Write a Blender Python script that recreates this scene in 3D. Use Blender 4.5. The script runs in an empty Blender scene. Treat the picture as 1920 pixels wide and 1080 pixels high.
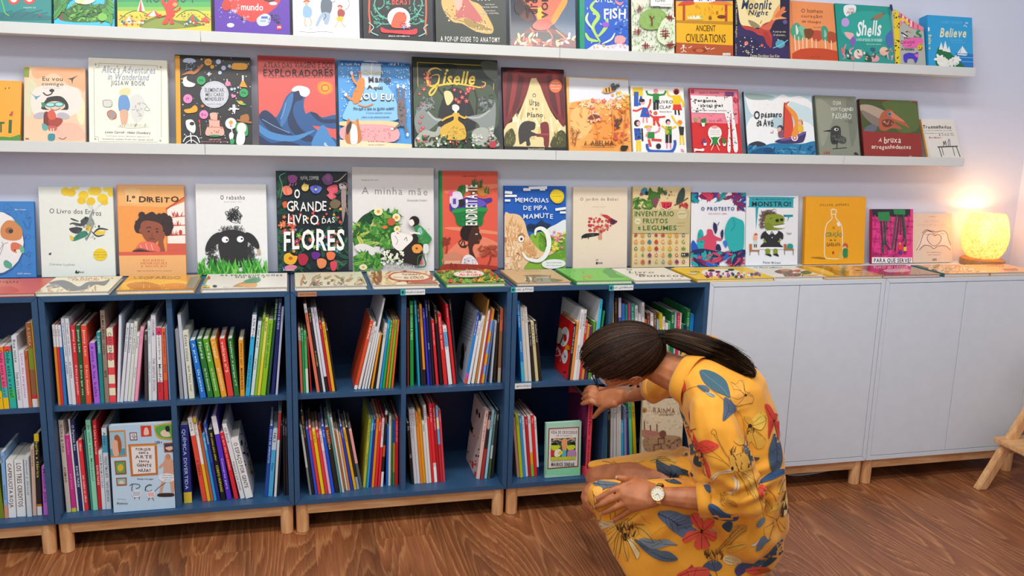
import bpy, bmesh, math, random
import numpy as np
from mathutils import Vector, Matrix, noise
from mathutils.bvhtree import BVHTree
S = bpy.context.scene
COL = S.collection
# ------------------------------------------------------------------ camera, world, lights
CAMP = np.array([.7041, -3.0537, 1.3533]); YAW, PIT, ROL, FPX, CYO = .251, -.1946, .0285, 1645.7, -3.96
def _axes():
    f = np.array([math.sin(YAW)*math.cos(PIT), math.cos(YAW)*math.cos(PIT), math.sin(PIT)])
    r = np.array([math.cos(YAW), -math.sin(YAW), 0.]); u = np.cross(r, f)
    return r*math.cos(ROL)+u*math.sin(ROL), -r*math.sin(ROL)+u*math.cos(ROL), f
RX, UX, FX = _axes()
cd = bpy.data.cameras.new('camera'); cam = bpy.data.objects.new('camera', cd); COL.objects.link(cam)
cd.sensor_width = 36; cd.lens = FPX/1920*36; cd.shift_y = CYO/1920; cd.clip_start = .05
m = Matrix.Identity(4)
for i in range(3): m[i][0], m[i][1], m[i][2], m[i][3] = RX[i], UX[i], -FX[i], CAMP[i]
cam.matrix_world = m; S.camera = cam
W_ = bpy.data.worlds.new('world'); S.world = W_; W_.use_nodes = True
bg = W_.node_tree.nodes['Background']; bg.inputs[0].default_value = (.80, .87, 1, 1); bg.inputs[1].default_value = .31
def area(name, loc, tgt, sx, sy, power, col):
    l = bpy.data.lights.new(name, 'AREA'); l.shape = 'RECTANGLE'; l.size = sx; l.size_y = sy; l.energy = power; l.color = col
    o = bpy.data.objects.new(name, l); COL.objects.link(o); o.location = loc
    o.rotation_euler = (Vector(tgt)-Vector(loc)).to_track_quat('-Z', 'Y').to_euler(); return o
area('ceiling_light', (.95, -1.35, 2.75), (.95, -.75, 0), 3.2, .22, 46, (1, .97, .93))
area('ceiling_light', (1.0, -2.5, 2.75), (1.0, -1.6, 0), 3.6, .25, 30, (1, .97, .93))  # added second overhead lamp, unseen, gives the spines frontal light
area('window_light', (-1.2, -4.2, 2.0), (1.0, 0, .6), 2.2, 2.0, 30, (.93, .96, 1))
S.view_settings.view_transform = 'Standard'; S.view_settings.look = 'None'
S.view_settings.exposure = 0.0; S.view_settings.gamma = 1; S.view_settings.use_curve_mapping = False
# ------------------------------------------------------------------ pixel <-> place helpers (1920x1080)
def dirs(P):
    P = np.atleast_2d(np.asarray(P, float))
    return FX+np.outer((P[:, 0]-960)/FPX, RX)-np.outer((P[:, 1]-540-CYO)/FPX, UX)
def at_y(px, py, Y): d = dirs((px, py))[0]; return Vector(CAMP+d*(Y-CAMP[1])/d[1])
def at_z(px, py, Z): d = dirs((px, py))[0]; return Vector(CAMP+d*(Z-CAMP[2])/d[2])
# ------------------------------------------------------------------ colour, materials
def lin(c):
    if isinstance(c, str):
        if len(c) == 3: c = [int(x*2, 16)/255 for x in c]
        else: c = [int(c[i:i+2], 16)/255 for i in (0, 2, 4)]
    return tuple((x/12.92 if x <= .04045 else ((x+.055)/1.055)**2.4) for x in c)
def newmat(name, rough=.5):
    mt = bpy.data.materials.new(name); mt.use_nodes = True; nt = mt.node_tree
    b = nt.nodes['Principled BSDF']; b.inputs['Roughness'].default_value = rough
    return mt, nt, b
def N(nt, t, **k):
    n = nt.nodes.new(t)
    for a, v in k.items():
        if a in n.inputs.keys(): n.inputs[a].default_value = v
        else: setattr(n, a, v)
    return n
def noisemat(name, col, rough=.5, amt=.06, scale=(40, 40, 40), bump=0, metal=0, spec=None, coat=0):
    mt, nt, b = newmat(name, rough); L = nt.links
    tc = N(nt, 'ShaderNodeTexCoord'); mp = N(nt, 'ShaderNodeMapping'); mp.inputs['Scale'].default_value = scale
    nz = N(nt, 'ShaderNodeTexNoise', Scale=1.0, Detail=4.0)
    L.new(tc.outputs['Object'], mp.inputs[0]); L.new(mp.outputs[0], nz.inputs['Vector'])
    rp = N(nt, 'ShaderNodeValToRGB'); c = lin(col)
    rp.color_ramp.elements[0].position = .3; rp.color_ramp.elements[1].position = .7
    rp.color_ramp.elements[0].color = (*[x*(1-amt) for x in c], 1); rp.color_ramp.elements[1].color = (*[min(1, x*(1+amt)) for x in c], 1)
    L.new(nz.outputs[0], rp.inputs[0]); L.new(rp.outputs[0], b.inputs['Base Color'])
    b.inputs['Metallic'].default_value = metal
    if spec is not None: b.inputs['Specular IOR Level'].default_value = spec
    if coat: b.inputs['Coat Weight'].default_value = coat; b.inputs['Coat Roughness'].default_value = .15
    if bump:
        bp = N(nt, 'ShaderNodeBump', Strength=bump, Distance=.002); L.new(nz.outputs[0], bp.inputs['Height']); L.new(bp.outputs[0], b.inputs['Normal'])
    return mt
def attrmat(name, rough, amt=.04, coat=0, bump=0, sc=60):
    mt, nt, b = newmat(name, rough); L = nt.links
    at = N(nt, 'ShaderNodeAttribute', attribute_name='Col'); tc = N(nt, 'ShaderNodeTexCoord')
    nz = N(nt, 'ShaderNodeTexNoise', Scale=sc, Detail=3.0); L.new(tc.outputs['Object'], nz.inputs['Vector'])
    mr = N(nt, 'ShaderNodeMapRange'); mr.inputs[3].default_value = 1-amt; mr.inputs[4].default_value = 1+amt
    L.new(nz.outputs[0], mr.inputs[0])
    mx = N(nt, 'ShaderNodeVectorMath', operation='SCALE'); L.new(at.outputs['Color'], mx.inputs[0]); L.new(mr.outputs[0], mx.inputs['Scale'])
    L.new(mx.outputs[0], b.inputs['Base Color'])
    if coat: b.inputs['Coat Weight'].default_value = coat; b.inputs['Coat Roughness'].default_value = .08
    if bump:
        bp = N(nt, 'ShaderNodeBump', Strength=bump, Distance=.001); L.new(nz.outputs[0], bp.inputs['Height']); L.new(bp.outputs[0], b.inputs['Normal'])
    return mt
M = {}
M['print'] = attrmat('printed_cover', .38)
M['glossy'] = attrmat('laminated_cover', .2, coat=.5)
M['pages'] = noisemat('page_edges', 'e4e0d6', .8, .12, (600, 40, 40), .3)
M['blue'] = noisemat('blue_lacquer', '2f5478', .42, .05, (30, 30, 30))
M['blueback'] = noisemat('blue_back_panel', '16305f', .5, .05, (30, 30, 30))
M['white'] = noisemat('white_lacquer', 'e0e8ef', .4, .02, (20, 20, 20))
M['ledge'] = noisemat('ledge_paint', 'dfe2de', .45, .015, (20, 20, 20))
M['wall'] = noisemat('wall_paint', 'd9dfee', .85, .015, (3, 3, 3), .05)
def birch(sc=(9, 60, 60)):
    mt, nt, b = newmat('birch_wood', .45); L = nt.links
    tc = N(nt, 'ShaderNodeTexCoord'); mp = N(nt, 'ShaderNodeMapping'); mp.inputs['Scale'].default_value = sc
    nz = N(nt, 'ShaderNodeTexNoise', Scale=1.0, Detail=5.0, Distortion=.6)
    L.new(tc.outputs['Object'], mp.inputs[0]); L.new(mp.outputs[0], nz.inputs['Vector'])
    rp = N(nt, 'ShaderNodeValToRGB'); e = rp.color_ramp.elements
    e[0].position = .3; e[0].color = (*lin('d0945e'), 1); e[1].position = .65; e[1].color = (*lin('ebba84'), 1)
    L.new(nz.outputs[0], rp.inputs[0]); L.new(rp.outputs[0], b.inputs['Base Color']); return mt
M['birch'] = birch(); M['birchv'] = birch((70, 70, 8))
def floor_mat():
    mt, nt, b = newmat('oak_laminate', .4); L = nt.links
    tc = N(nt, 'ShaderNodeTexCoord'); oi = N(nt, 'ShaderNodeObjectInfo')
    ad = N(nt, 'ShaderNodeVectorMath', operation='MULTIPLY_ADD'); ad.inputs[1].default_value = (37, 91, 53)
    cb = N(nt, 'ShaderNodeCombineXYZ')
    for i in range(3): L.new(oi.outputs['Random'], cb.inputs[i])
    L.new(cb.outputs[0], ad.inputs[0]); L.new(tc.outputs['Object'], ad.inputs[2])
    mp = N(nt, 'ShaderNodeMapping'); mp.inputs['Scale'].default_value = (5.5, .7, 1)
    L.new(ad.outputs[0], mp.inputs[0])
    n1 = N(nt, 'ShaderNodeTexNoise', Scale=1.0, Detail=1.5, Roughness=.35); L.new(mp.outputs[0], n1.inputs['Vector'])
    m3 = N(nt, 'ShaderNodeMath', operation='MULTIPLY'); m3.inputs[1].default_value = 30; L.new(n1.outputs[0], m3.inputs[0])
    mp2 = N(nt, 'ShaderNodeMapping'); mp2.inputs['Scale'].default_value = (170, 6, 1); L.new(ad.outputs[0], mp2.inputs[0])
    n2 = N(nt, 'ShaderNodeTexNoise', Scale=1.0, Detail=4.0); L.new(mp2.outputs[0], n2.inputs['Vector'])
    aa = N(nt, 'ShaderNodeMath', operation='MULTIPLY_ADD'); aa.inputs[1].default_value = .7; L.new(n2.outputs[0], aa.inputs[0]); L.new(m3.outputs[0], aa.inputs[2])
    fr = N(nt, 'ShaderNodeMath', operation='FRACT'); L.new(aa.outputs[0], fr.inputs[0])
    rp = N(nt, 'ShaderNodeValToRGB'); e = rp.color_ramp.elements
    e[0].position = 0; e[0].color = (*lin('824c2c'), 1); e[1].position = 1; e[1].color = (*lin('86502f'), 1)
    for p, c in ((.35, '8c5633'), (.7, '985f3a'), (.9, 'ad784c'), (.96, '9c6540')):
        x = e.new(p); x.color = (*lin(c), 1)
    L.new(fr.outputs[0], rp.inputs[0])
    mp3 = N(nt, 'ShaderNodeMapping'); mp3.inputs['Scale'].default_value = (6, 1.3, 1); mp3.inputs['Location'].default_value = (7, 3, 0); L.new(ad.outputs[0], mp3.inputs[0])
    n3 = N(nt, 'ShaderNodeTexNoise', Scale=1.0, Detail=3.0); L.new(mp3.outputs[0], n3.inputs['Vector'])
    r3 = N(nt, 'ShaderNodeValToRGB'); r3.color_ramp.elements[0].position = .33; r3.color_ramp.elements[0].color = (.60, .58, .58, 1)
    r3.color_ramp.elements[1].position = .5; r3.color_ramp.elements[1].color = (1.05, 1, .97, 1); L.new(n3.outputs[0], r3.inputs[0])
    r4 = N(nt, 'ShaderNodeMapRange'); r4.inputs[3].default_value = .6; r4.inputs[4].default_value = 1.42; L.new(n2.outputs[0], r4.inputs[0])
    mx = N(nt, 'ShaderNodeVectorMath', operation='MULTIPLY'); L.new(rp.outputs[0], mx.inputs[0]); L.new(r3.outputs[0], mx.inputs[1])
    mx2 = N(nt, 'ShaderNodeVectorMath', operation='SCALE'); L.new(mx.outputs[0], mx2.inputs[0]); L.new(r4.outputs[0], mx2.inputs['Scale'])
    L.new(mx2.outputs[0], b.inputs['Base Color'])
    bp = N(nt, 'ShaderNodeBump', Strength=.15, Distance=.0006); L.new(n2.outputs[0], bp.inputs['Height']); L.new(bp.outputs[0], b.inputs['Normal'])
    return mt
M['floor'] = floor_mat()
# ------------------------------------------------------------------ mesh helpers
def tag(o, label=None, cat=None, group=None, kind=None):
    if label: o['label'] = label
    if cat: o['category'] = cat
    if group: o['group'] = group
    if kind: o['kind'] = kind
    return o
def empty(name, loc=(0, 0, 0), **k):
    o = bpy.data.objects.new(name, None); COL.objects.link(o); o.location = loc; o.empty_display_size = .05; return tag(o, **k)
def link(name, me, parent=None):
    o = bpy.data.objects.new(name, me); COL.objects.link(o)
    if parent: o.parent = parent
    return o
class MB:
    def __init__(s): s.v = []; s.f = []; s.c = []
    def add(s, vs, fs, col=None):
        n = len(s.v); s.v += [tuple(x) for x in vs]; s.f += [tuple(n+i for i in f) for f in fs]; s.c += [col]*len(fs); return s
    def box(s, a, b, col=None):
        x0, y0, z0 = a; x1, y1, z1 = b
        return s.add([(x0, y0, z0), (x1, y0, z0), (x1, y1, z0), (x0, y1, z0), (x0, y0, z1), (x1, y0, z1), (x1, y1, z1), (x0, y1, z1)],
                     [(0, 3, 2, 1), (4, 5, 6, 7), (0, 1, 5, 4), (1, 2, 6, 5), (2, 3, 7, 6), (3, 0, 4, 7)], col)
    def prism(s, pts, y0, y1, col=None):   # polygon in x,z extruded along y
        n = len(pts); v = [(x, y0, z) for x, z in pts]+[(x, y1, z) for x, z in pts]
        return s.add(v, [tuple(range(n)), tuple(range(2*n-1, n-1, -1))]+[((i+1) % n, i, i+n, (i+1) % n+n) for i in range(n)], col)
    def tube(s, pts, rad, n=10, col=None, cap=True):
        pts = [Vector(p) for p in pts]; rad = rad if isinstance(rad, (list, tuple)) else [rad]*len(pts); up = Vector((.13, .31, .94)); vs = []; fs = []
        for i, p in enumerate(pts):
            t = (pts[min(i+1, len(pts)-1)]-pts[max(i-1, 0)]).normalized(); a = t.cross(up)
            if a.length < .1: a = t.cross(Vector((1, 0, 0)))
            a.normalize(); b = t.cross(a)
            vs += [p+(a*math.cos(2*math.pi*k/n)+b*math.sin(2*math.pi*k/n))*rad[i] for k in range(n)]
        for i in range(len(pts)-1):
            for k in range(n): fs.append((i*n+k, i*n+(k+1) % n, (i+1)*n+(k+1) % n, (i+1)*n+k))
        if cap: fs += [tuple(range(n)), tuple(range(len(vs)-1, len(vs)-1-n, -1))]
        return s.add(vs, fs, col)
    def lathe(s, prof, c=(0, 0, 0), n=32, col=None):
        vs = [(c[0]+r*math.cos(2*math.pi*k/n), c[1]+r*math.sin(2*math.pi*k/n), c[2]+z) for r, z in prof for k in range(n)]
        return s.add(vs, [(i*n+k, i*n+(k+1) % n, (i+1)*n+(k+1) % n, (i+1)*n+k) for i in range(len(prof)-1) for k in range(n)], col)
    def mesh(s, name, mat, bevel=0, smooth=False):
        me = bpy.data.meshes.new(name); me.from_pydata(s.v, [], s.f)
        if any(c is not None for c in s.c):
            ca = me.color_attributes.new('Col', 'FLOAT_COLOR', 'CORNER'); buf = []
            for f, c in zip(s.f, s.c): buf += [*(c or (1, 1, 1)), 1]*len(f)
            ca.data.foreach_set('color', buf)
        for mt in (mat if isinstance(mat, (list, tuple)) else [mat]): me.materials.append(mt)
        if bevel:
            bm = bmesh.new(); bm.from_mesh(me); bmesh.ops.recalc_face_normals(bm, faces=bm.faces)
            bmesh.ops.bevel(bm, geom=[e for e in bm.edges if len(e.link_faces) == 2 and e.calc_face_angle(0) > .6], offset=bevel, segments=2, affect='EDGES'); bm.to_mesh(me); bm.free()
        if smooth:
            for p in me.polygons: p.use_smooth = True
        me.update(); return me
    def build(s, name, mat, parent=None, bevel=0, smooth=False): return link(name, s.mesh(name, mat, bevel, smooth), parent)
# glyphs
_gl = {}
def glyph(ch, bold):
    k = (ch, bold)
    if k not in _gl:
        cu = bpy.data.curves.new('g', 'FONT'); cu.body = ch; cu.size = 1; cu.resolution_u = 2; cu.offset = (0, .010, .024)[bold]
        o = bpy.data.objects.new('g', cu); me = o.to_mesh()
        v = np.array([(p.co.x, p.co.y) for p in me.vertices]) if len(me.vertices) else np.zeros((0, 2))
        f = [tuple(p.vertices) for p in me.polygons]
        o.to_mesh_clear(); bpy.data.objects.remove(o); bpy.data.curves.remove(cu)
        if len(v): a = v[:, 0].min(); w = v[:, 0].max()-a; v = v-np.array([a, 0])
        else: w = .22
        _gl[k] = (v, f, w)
    return _gl[k]
def text2d(t, flags=''):     # unit text: returns verts scaled to x 0..1, y 0..1 (cap box), faces
    bold = 2 if 'x' in flags else 1 if 'b' in flags else 0
    V = []; F = []; x = 0; n = 0; rnd = random.Random(t)
    for ch in t:
        v, f, w = glyph(ch, bold)
        if len(v):
            v = v.copy()
            if 'i' in flags: v[:, 0] += .25*v[:, 1]
            if 'j' in flags:
                a = rnd.uniform(-.09, .09); c, s_ = math.cos(a), math.sin(a); v = v@np.array([[c, s_], [-s_, c]]); v[:, 1] += rnd.uniform(-.06, .06); v *= rnd.uniform(.93, 1.1)
            V.append(v+np.array([x, 0])); F += [tuple(i+n for i in g) for g in f]; n += len(v)
        x += w+(.2 if 'w' in flags else .10)
    V = np.concatenate(V) if V else np.zeros((0, 2))
    if len(V):
        V[:, 0] -= V[:, 0].min(); V[:, 0] /= max(V[:, 0].max(), 1e-6)
        lo = V[:, 1].min() if any(c in 'gjpqyç' for c in t) else 0; V[:, 1] -= lo; V[:, 1] /= max(V[:, 1].max(), 1e-6)
    return V, F
def clip(poly, w, h):
    for ax, lim, sg in ((0, 0, 1), (0, w, -1), (1, 0, 1), (1, h, -1)):
        out = []
        for i in range(len(poly)):
            p, q = poly[i-1], poly[i]; a, b = (p[ax]-lim)*sg, (q[ax]-lim)*sg
            if a*b < 0: t = a/(a-b); out.append(p+(q-p)*t)
            if b >= 0: out.append(q)
        poly = out
        if len(poly) < 3: return []
    return poly
def smooth_pts(P, closed, k=5):
    n = len(P); out = []
    for i in range(n if closed else n-1):
        p0, p1, p2, p3 = [P[(i+j) % n] if closed else P[min(max(i+j, 0), n-1)] for j in (-1, 0, 1, 2)]
        for t in np.arange(k)/k: out.append(.5*((2*p1)+(-p0+p2)*t+(2*p0-5*p1+4*p2-p3)*t*t+(-p0+3*p1-3*p2+p3)*t**3))
    if not closed: out.append(P[-1])
    return out
def stroke(P, w, taper=False):
    P = np.array(P, float); n = len(P); L = []; R = []
    for i in range(n):
        t = P[min(i+1, n-1)]-P[max(i-1, 0)]; l = math.hypot(*t) or 1; nn = np.array([-t[1], t[0]])/l
        ww = w*.5*((.25+.75*math.sin(math.pi*(i+.5)/n)) if taper else 1); L.append(P[i]+nn*ww); R.append(P[i]-nn*ww)
    return [[L[i], L[i+1], R[i+1], R[i]] for i in range(n-1)]
def ell(cx, cy, rx, ry, n=16, a=0):
    c, s_ = math.cos(a), math.sin(a)
    return [np.array([cx+rx*math.cos(q)*c-ry*math.sin(q)*s_, cy+rx*math.cos(q)*s_+ry*math.sin(q)*c]) for q in np.arange(n)*2*math.pi/n]
def parse_art(src):
    """yield (list of polygons, colour) or ('t', verts, faces, colour) in drawing coordinates (y down)"""
    for c in src.replace('\n', ';').split(';'):
        c = c.strip()
        if not c: continue
        k, rest = c[0], c[1:].split()
        if k == 't':
            x0, y0, x1, y1 = map(float, rest[:4]); V, F = text2d(' '.join(rest[6:]), rest[5])
            if not len(V): continue
            if 'v' in rest[5]: Q = np.stack([x0+(x1-x0)*V[:, 1], y0+(y1-y0)*V[:, 0]], 1)          # reads downward
            elif 'u' in rest[5]: Q = np.stack([x0+(x1-x0)*(1-V[:, 1]), y1-(y1-y0)*V[:, 0]], 1)     # reads upward
            else: Q = np.stack([x0+(x1-x0)*V[:, 0], y1-(y1-y0)*(.07+.86*V[:, 1])], 1)
            if 'v' in rest[5]: Q[:, 0] = x0+x1-Q[:, 0]; Q[:, 0] = x0+(x1-x0)*V[:, 1]
            if 's' in rest[5]: Q[:, 1] += (Q[:, 0]-x0)*.02
            yield ('t', Q, F, lin(rest[4])); continue
        if k == 's':
            n, seed, kind, size = int(rest[0]), int(rest[1]), rest[2], float(rest[3]); cols = rest[4].split(','); x0, y0, x1, y1 = map(float, rest[5:9]); R = random.Random(seed)
            for i in range(n):
                x, y, a, z = R.uniform(x0, x1), R.uniform(y0, y1), R.uniform(0, 6.28), size*R.uniform(.65, 1.3); q = lin(R.choice(cols))
                if kind == 'd': yield ([ell(x, y, z, z, 8)], q)
                elif kind == 'f':
                    yield ([ell(x+z*.62*math.cos(a+b*1.257), y+z*.62*math.sin(a+b*1.257), z*.55, z*.3, 8, a+b*1.257) for b in range(5)], q); yield ([ell(x, y, z*.22, z*.22, 6)], lin('fe9'))
                elif kind == 'l':
                    yield ([ell(x, y, z, z*.36, 8, a)], q); yield (stroke([(x-z*math.cos(a), y-z*math.sin(a)), (x+z*1.3*math.cos(a), y+z*1.3*math.sin(a))], z*.1), tuple(v*.5 for v in q))
                elif kind == 'x': yield (stroke([(x-z, y), (x+z, y)], z*.25)+stroke([(x, y-z), (x, y+z)], z*.25), q)
                elif kind == 'g': yield ([[np.array([x-z*.14, y]), np.array([x+z*R.uniform(-.5, .5), y-z]), np.array([x+z*.14, y])]], q)
                elif kind == 'c': yield (stroke(smooth_pts([np.array([x+z*R.uniform(-1, 1), y+z*R.uniform(-1, 1)]) for _ in range(6)], True, 4), size*.09), q)
            continue
        v = [float(x) for x in rest if not (k in 'pPlLT' and x is rest[0])] if k in 'pPlLT' else None
        if k == 'r':
            x0, y0, x1, y1 = map(float, rest[:4]); yield ([[np.array(p) for p in ((x0, y0), (x1, y0), (x1, y1), (x0, y1))]], lin(rest[4]))
        elif k == 'e':
            cx, cy, rx, ry = map(float, rest[:4]); yield ([ell(cx, cy, rx, ry, 20, math.radians(float(rest[5])) if len(rest) > 5 else 0)], lin(rest[4]))
        elif k in 'pP':
            P = [np.array(v[i:i+2]) for i in range(0, len(v), 2)]
            yield ([smooth_pts(P, True, 4) if k == 'P' else P], lin(rest[0]))
        elif k in 'lLT':
            w = v[0]; P = [np.array(v[i:i+2]) for i in range(1, len(v), 2)]
            yield (stroke(smooth_pts(P, False, 4) if k in 'LT' else P, w, k == 'T'), lin(rest[0]))
CROP = dict(A=(0, 0, 2.909), B=(630, 0, 2.909), D=(1260, 0, 2.909), E=(0, 300, 2.909), G=(640, 290, 2.909), H=(1260, 320, 2.909),
            a=(0, 530, 4.3206), b=(0, 760, 3.7235), c=(310, 530, 4.3206), d=(310, 740, 4.0), e=(640, 530, 4.697), f=(640, 720, 4.5), g=(940, 510, 4.695), h=(940, 700, 4.1528),
            j=(1200, 600, 4.5), k=(1200, 820, 4.153), q=(1060, 830, 4.32), n=(1040, 570, 2.118), p=(1060, 600, 5.4), z=(0, 0, 1))
def cpx(crop, x, y): c = CROP[crop]; return c[0]+x/c[2], c[1]+y/c[2]
def art_mesh(src, crop, O, ex, ez, nrm, w, h, layer=2.2e-5):
    """flat printed shapes of a cover, laid in the cover's own plane (local x 0..w, z 0..h, towards -y)"""
    mb = MB(); c = CROP[crop]; O_, ex_, ez_, n_ = [np.array(a) for a in (O, ex, ez, nrm)]; k = 0
    def tr(Q):
        Q = np.asarray(Q, float); d = dirs(np.stack([c[0]+Q[:, 0]/c[2], c[1]+Q[:, 1]/c[2]], 1))
        t = ((O_-CAMP)@n_)/(d@n_); X = CAMP+d*t[:, None]-O_; return np.stack([X@ex_, X@ez_], 1)
    for it in parse_art(src):
        k += 1; y = -.00012-k*layer
        if it[0] == 't':
            _, Q, F, col = it; T = tr(Q); ok = (T[:, 0] > 0) & (T[:, 0] < w) & (T[:, 1] > 0) & (T[:, 1] < h)
            mb.add([(a, y, b) for a, b in T], [f for f in F if all(ok[i] for i in f)], col)
        else:
            for poly in it[0]:
                cl = clip([p for p in tr(poly)], w, h)
                if cl: mb.add([(p[0], y, p[1]) for p in cl], [tuple(range(len(cl)))], it[1])
    # drop loose verts is unnecessary; all faces must look towards -y
    fs = []
    for f in mb.f:
        a = sum(mb.v[f[i]][0]*mb.v[f[(i+1) % len(f)]][2]-mb.v[f[(i+1) % len(f)]][0]*mb.v[f[i]][2] for i in range(len(f)))
        fs.append(f if a > 0 else f[::-1])
    mb.f = fs
    return mb
# ------------------------------------------------------------------ the room
WZ = 3.0
floor = empty('floor', (0, 0, 0), kind='structure')
random.seed(4)
pm = MB().box((0, 0, -.012), (.1898, 1.2796, 0)).mesh('plank', M['floor'], .0005)
x = -1.9; i = 0
while x < 3.66:
    y = -4.6+random.choice([0, .33, .7, 1.0]); first = True; yy = y-1.28
    while yy < 0:
        a, b = max(yy, -4.6), min(yy+1.28, 0); ww = min(.19, 3.668-x)
        if b-a > .05:
            me = pm if (b-a > 1.27 and ww > .189) else MB().box((0, 0, -.012), (ww-.0002, b-a-.0004, 0)).mesh('plank', M['floor'], .0005)
            o = link('plank', me, floor); o.location = (x, a, 0)
        yy += 1.28
    x += .19
MB().box((-1.9, -4.6, -.1), (3.668, .0, -.0122)).build('subfloor', M['wall'], floor)
tag(MB().box((-2.0, .0, -.1), (3.668, .12, WZ)).build('wall_back', M['wall']), kind='structure')
tag(MB().box((3.668, -4.6, -.1), (3.79, .12, WZ)).build('wall_right', M['wall']), kind='structure')
# ------------------------------------------------------------------ cabinets
TH = .016
def mitre(x0, z0, x1, z1, t, g=.0004):
    return dict(top_panel=[(x0+g, z1), (x1-g, z1), (x1-t-g, z1-t), (x0+t+g, z1-t)], bottom_panel=[(x0+g, z0), (x0+t+g, z0+t), (x1-t-g, z0+t), (x1-g, z0)],
                side_panel=[(x0, z0+g), (x0, z1-g), (x0+t, z1-t-g), (x0+t, z0+t+g)], side_panel2=[(x1, z0+g), (x1-t, z0+t+g), (x1-t, z1-t-g), (x1, z1-g)])
def underframe(root, w):
    for a, b in (((.03, -.335, .062), (w-.03, -.317, .0995)), ((.03, -.045, .062), (w-.03, -.027, .0995)), ((.022, -.32, .062), (.040, -.04, .0995)), ((w-.040, -.32, .062), (w-.022, -.04, .0995))):
        MB().box(a, b).build('rail', M['birch'], root, .0015)
    for lx in (.024, w-.024):
        for ly in (-.322, -.03):
            MB().lathe([(0, 0), (.0185, 0), (.0185, .0001), (.0198, .0015), (.0199, .0016), (.0210, .0985), (.0210, .0995)], (lx, ly, 0), 40).build('leg', M['birchv'], root)
def cabinet(k, label, white):
    m_ = M['white'] if white else M['blue']
    root = empty('sideboard' if white else 'bookcase', (k*.7, -.001, 0), label=label, cat='sideboard' if white else 'bookcase', group='low white two-door cupboards' if white else 'low blue open bookcases')
    w = .6985
    for nm, pts in mitre(.0007, .1, w, .8, TH).items(): MB().prism(pts, -.349, 0).build(nm.strip('2'), m_, root, .0006)
    MB().box((TH, -.012, .1+TH), (w-TH, -.006, .8-TH)).build('back_panel', m_ if white else M['blueback'], root)
    if white:
        for a, b in ((TH+.002, w/2-.0012), (w/2+.0012, w-TH-.002)):
            d = MB().box((a, -.3485, .1+TH+.002), (b, -.3325, .8-TH-.002)).build('door', m_, root, .001)
        MB().box((w/2-.008, -.33, .1+TH), (w/2+.008, -.012, .8-TH)).build('divider', m_, root)
    else:
        MB().box((w/2-.008, -.333, .1+TH), (w/2+.008, -.012, .8-TH)).build('divider', m_, root, .0006)
        for a, b in ((TH, w/2-.008), (w/2+.008, w-TH)): MB().box((a, -.333, .449), (b, -.012, .465)).build('shelf', m_, root, .0006)
    underframe(root, w); return root
blues = []
for k, lb in ((-1, 'blue open bookcase on birch legs, leftmost and cut off by the photo edge'), (0, 'blue open bookcase with four bays, second from the left'),
              (1, 'blue open bookcase in the middle under the tall grey-white cover, third from the left'), (2, 'blue open bookcase behind the crouching woman, next to the white cupboards')):
    blues.append(cabinet(k, lb, False))
cabinet(3, 'white two-door cupboard behind the woman, beside the blue bookcases', True)
cabinet(4, 'white two-door cupboard under the glowing lamp at the right end', True)
# ------------------------------------------------------------------ picture ledges
def ledge(x0, x1, zt, label, grp):
    prof = [(-.120, zt-.033), (-.120, zt), (-.111, zt), (-.111, zt-.023), (-.012, zt-.023), (-.012, zt+.012), (-.0005, zt+.012), (-.0005, zt-.033)]
    n = len(prof); mb = MB(); e = .0006
    mb.add([(x0+e, y, z) for y, z in prof]+[(x1-e, y, z) for y, z in prof], [tuple(range(n-1, -1, -1)), tuple(range(n, 2*n))]+[(i, (i+1) % n, (i+1) % n+n, i+n) for i in range(n)])
    tag(mb.build('picture_ledge', M['ledge'], None, .0008), label, 'shelf', grp)
for zt, nm in ((1.573, 'upper'), (1.230, 'lower')):
    for a, b, w in ((-.70, .45, 'far left'), (.45, 1.6, 'left of centre'), (1.6, 2.735, 'right of centre'), (2.735, 3.272, 'short one at right end')):
        ledge(a, b, zt, f'white wall ledge holding face-out books, {nm} row, {w}', f'{nm} row of picture ledges')
ZL = {'T': 1.573-.0228, 'M': 1.230-.0228}
# ------------------------------------------------------------------ books seen from the front
def hexname(c):
    r, g, b = [x**(1/2.2) for x in lin(c)] if isinstance(c, str) else [x**(1/2.2) for x in c]
    pal = dict(white=(.93, .93, .93), cream=(.93, .88, .74), grey=(.55, .55, .55), black=(.1, .1, .1), red=(.87, .15, .15), maroon=(.5, .1, .12), orange=(.95, .5, .2), yellow=(.96, .85, .2), green=(.15, .6, .25),
               lime=(.6, .78, .15), teal=(.05, .55, .55), sky_blue=(.4, .75, .95), blue=(.15, .35, .85), navy=(.1, .13, .35), purple=(.4, .2, .6), violet=(.75, .5, .85), pink=(.95, .55, .68), magenta=(.85, .1, .5), brown=(.45, .3, .2), tan=(.8, .65, .5), mint=(.6, .88, .75), dark_green=(.05, .3, .15), silver=(.75, .78, .82))
    return min(pal, key=lambda k: sum((a-b_)**2 for a, b_ in zip(pal[k], (r, g, b)))).replace('_', '-')
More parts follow.
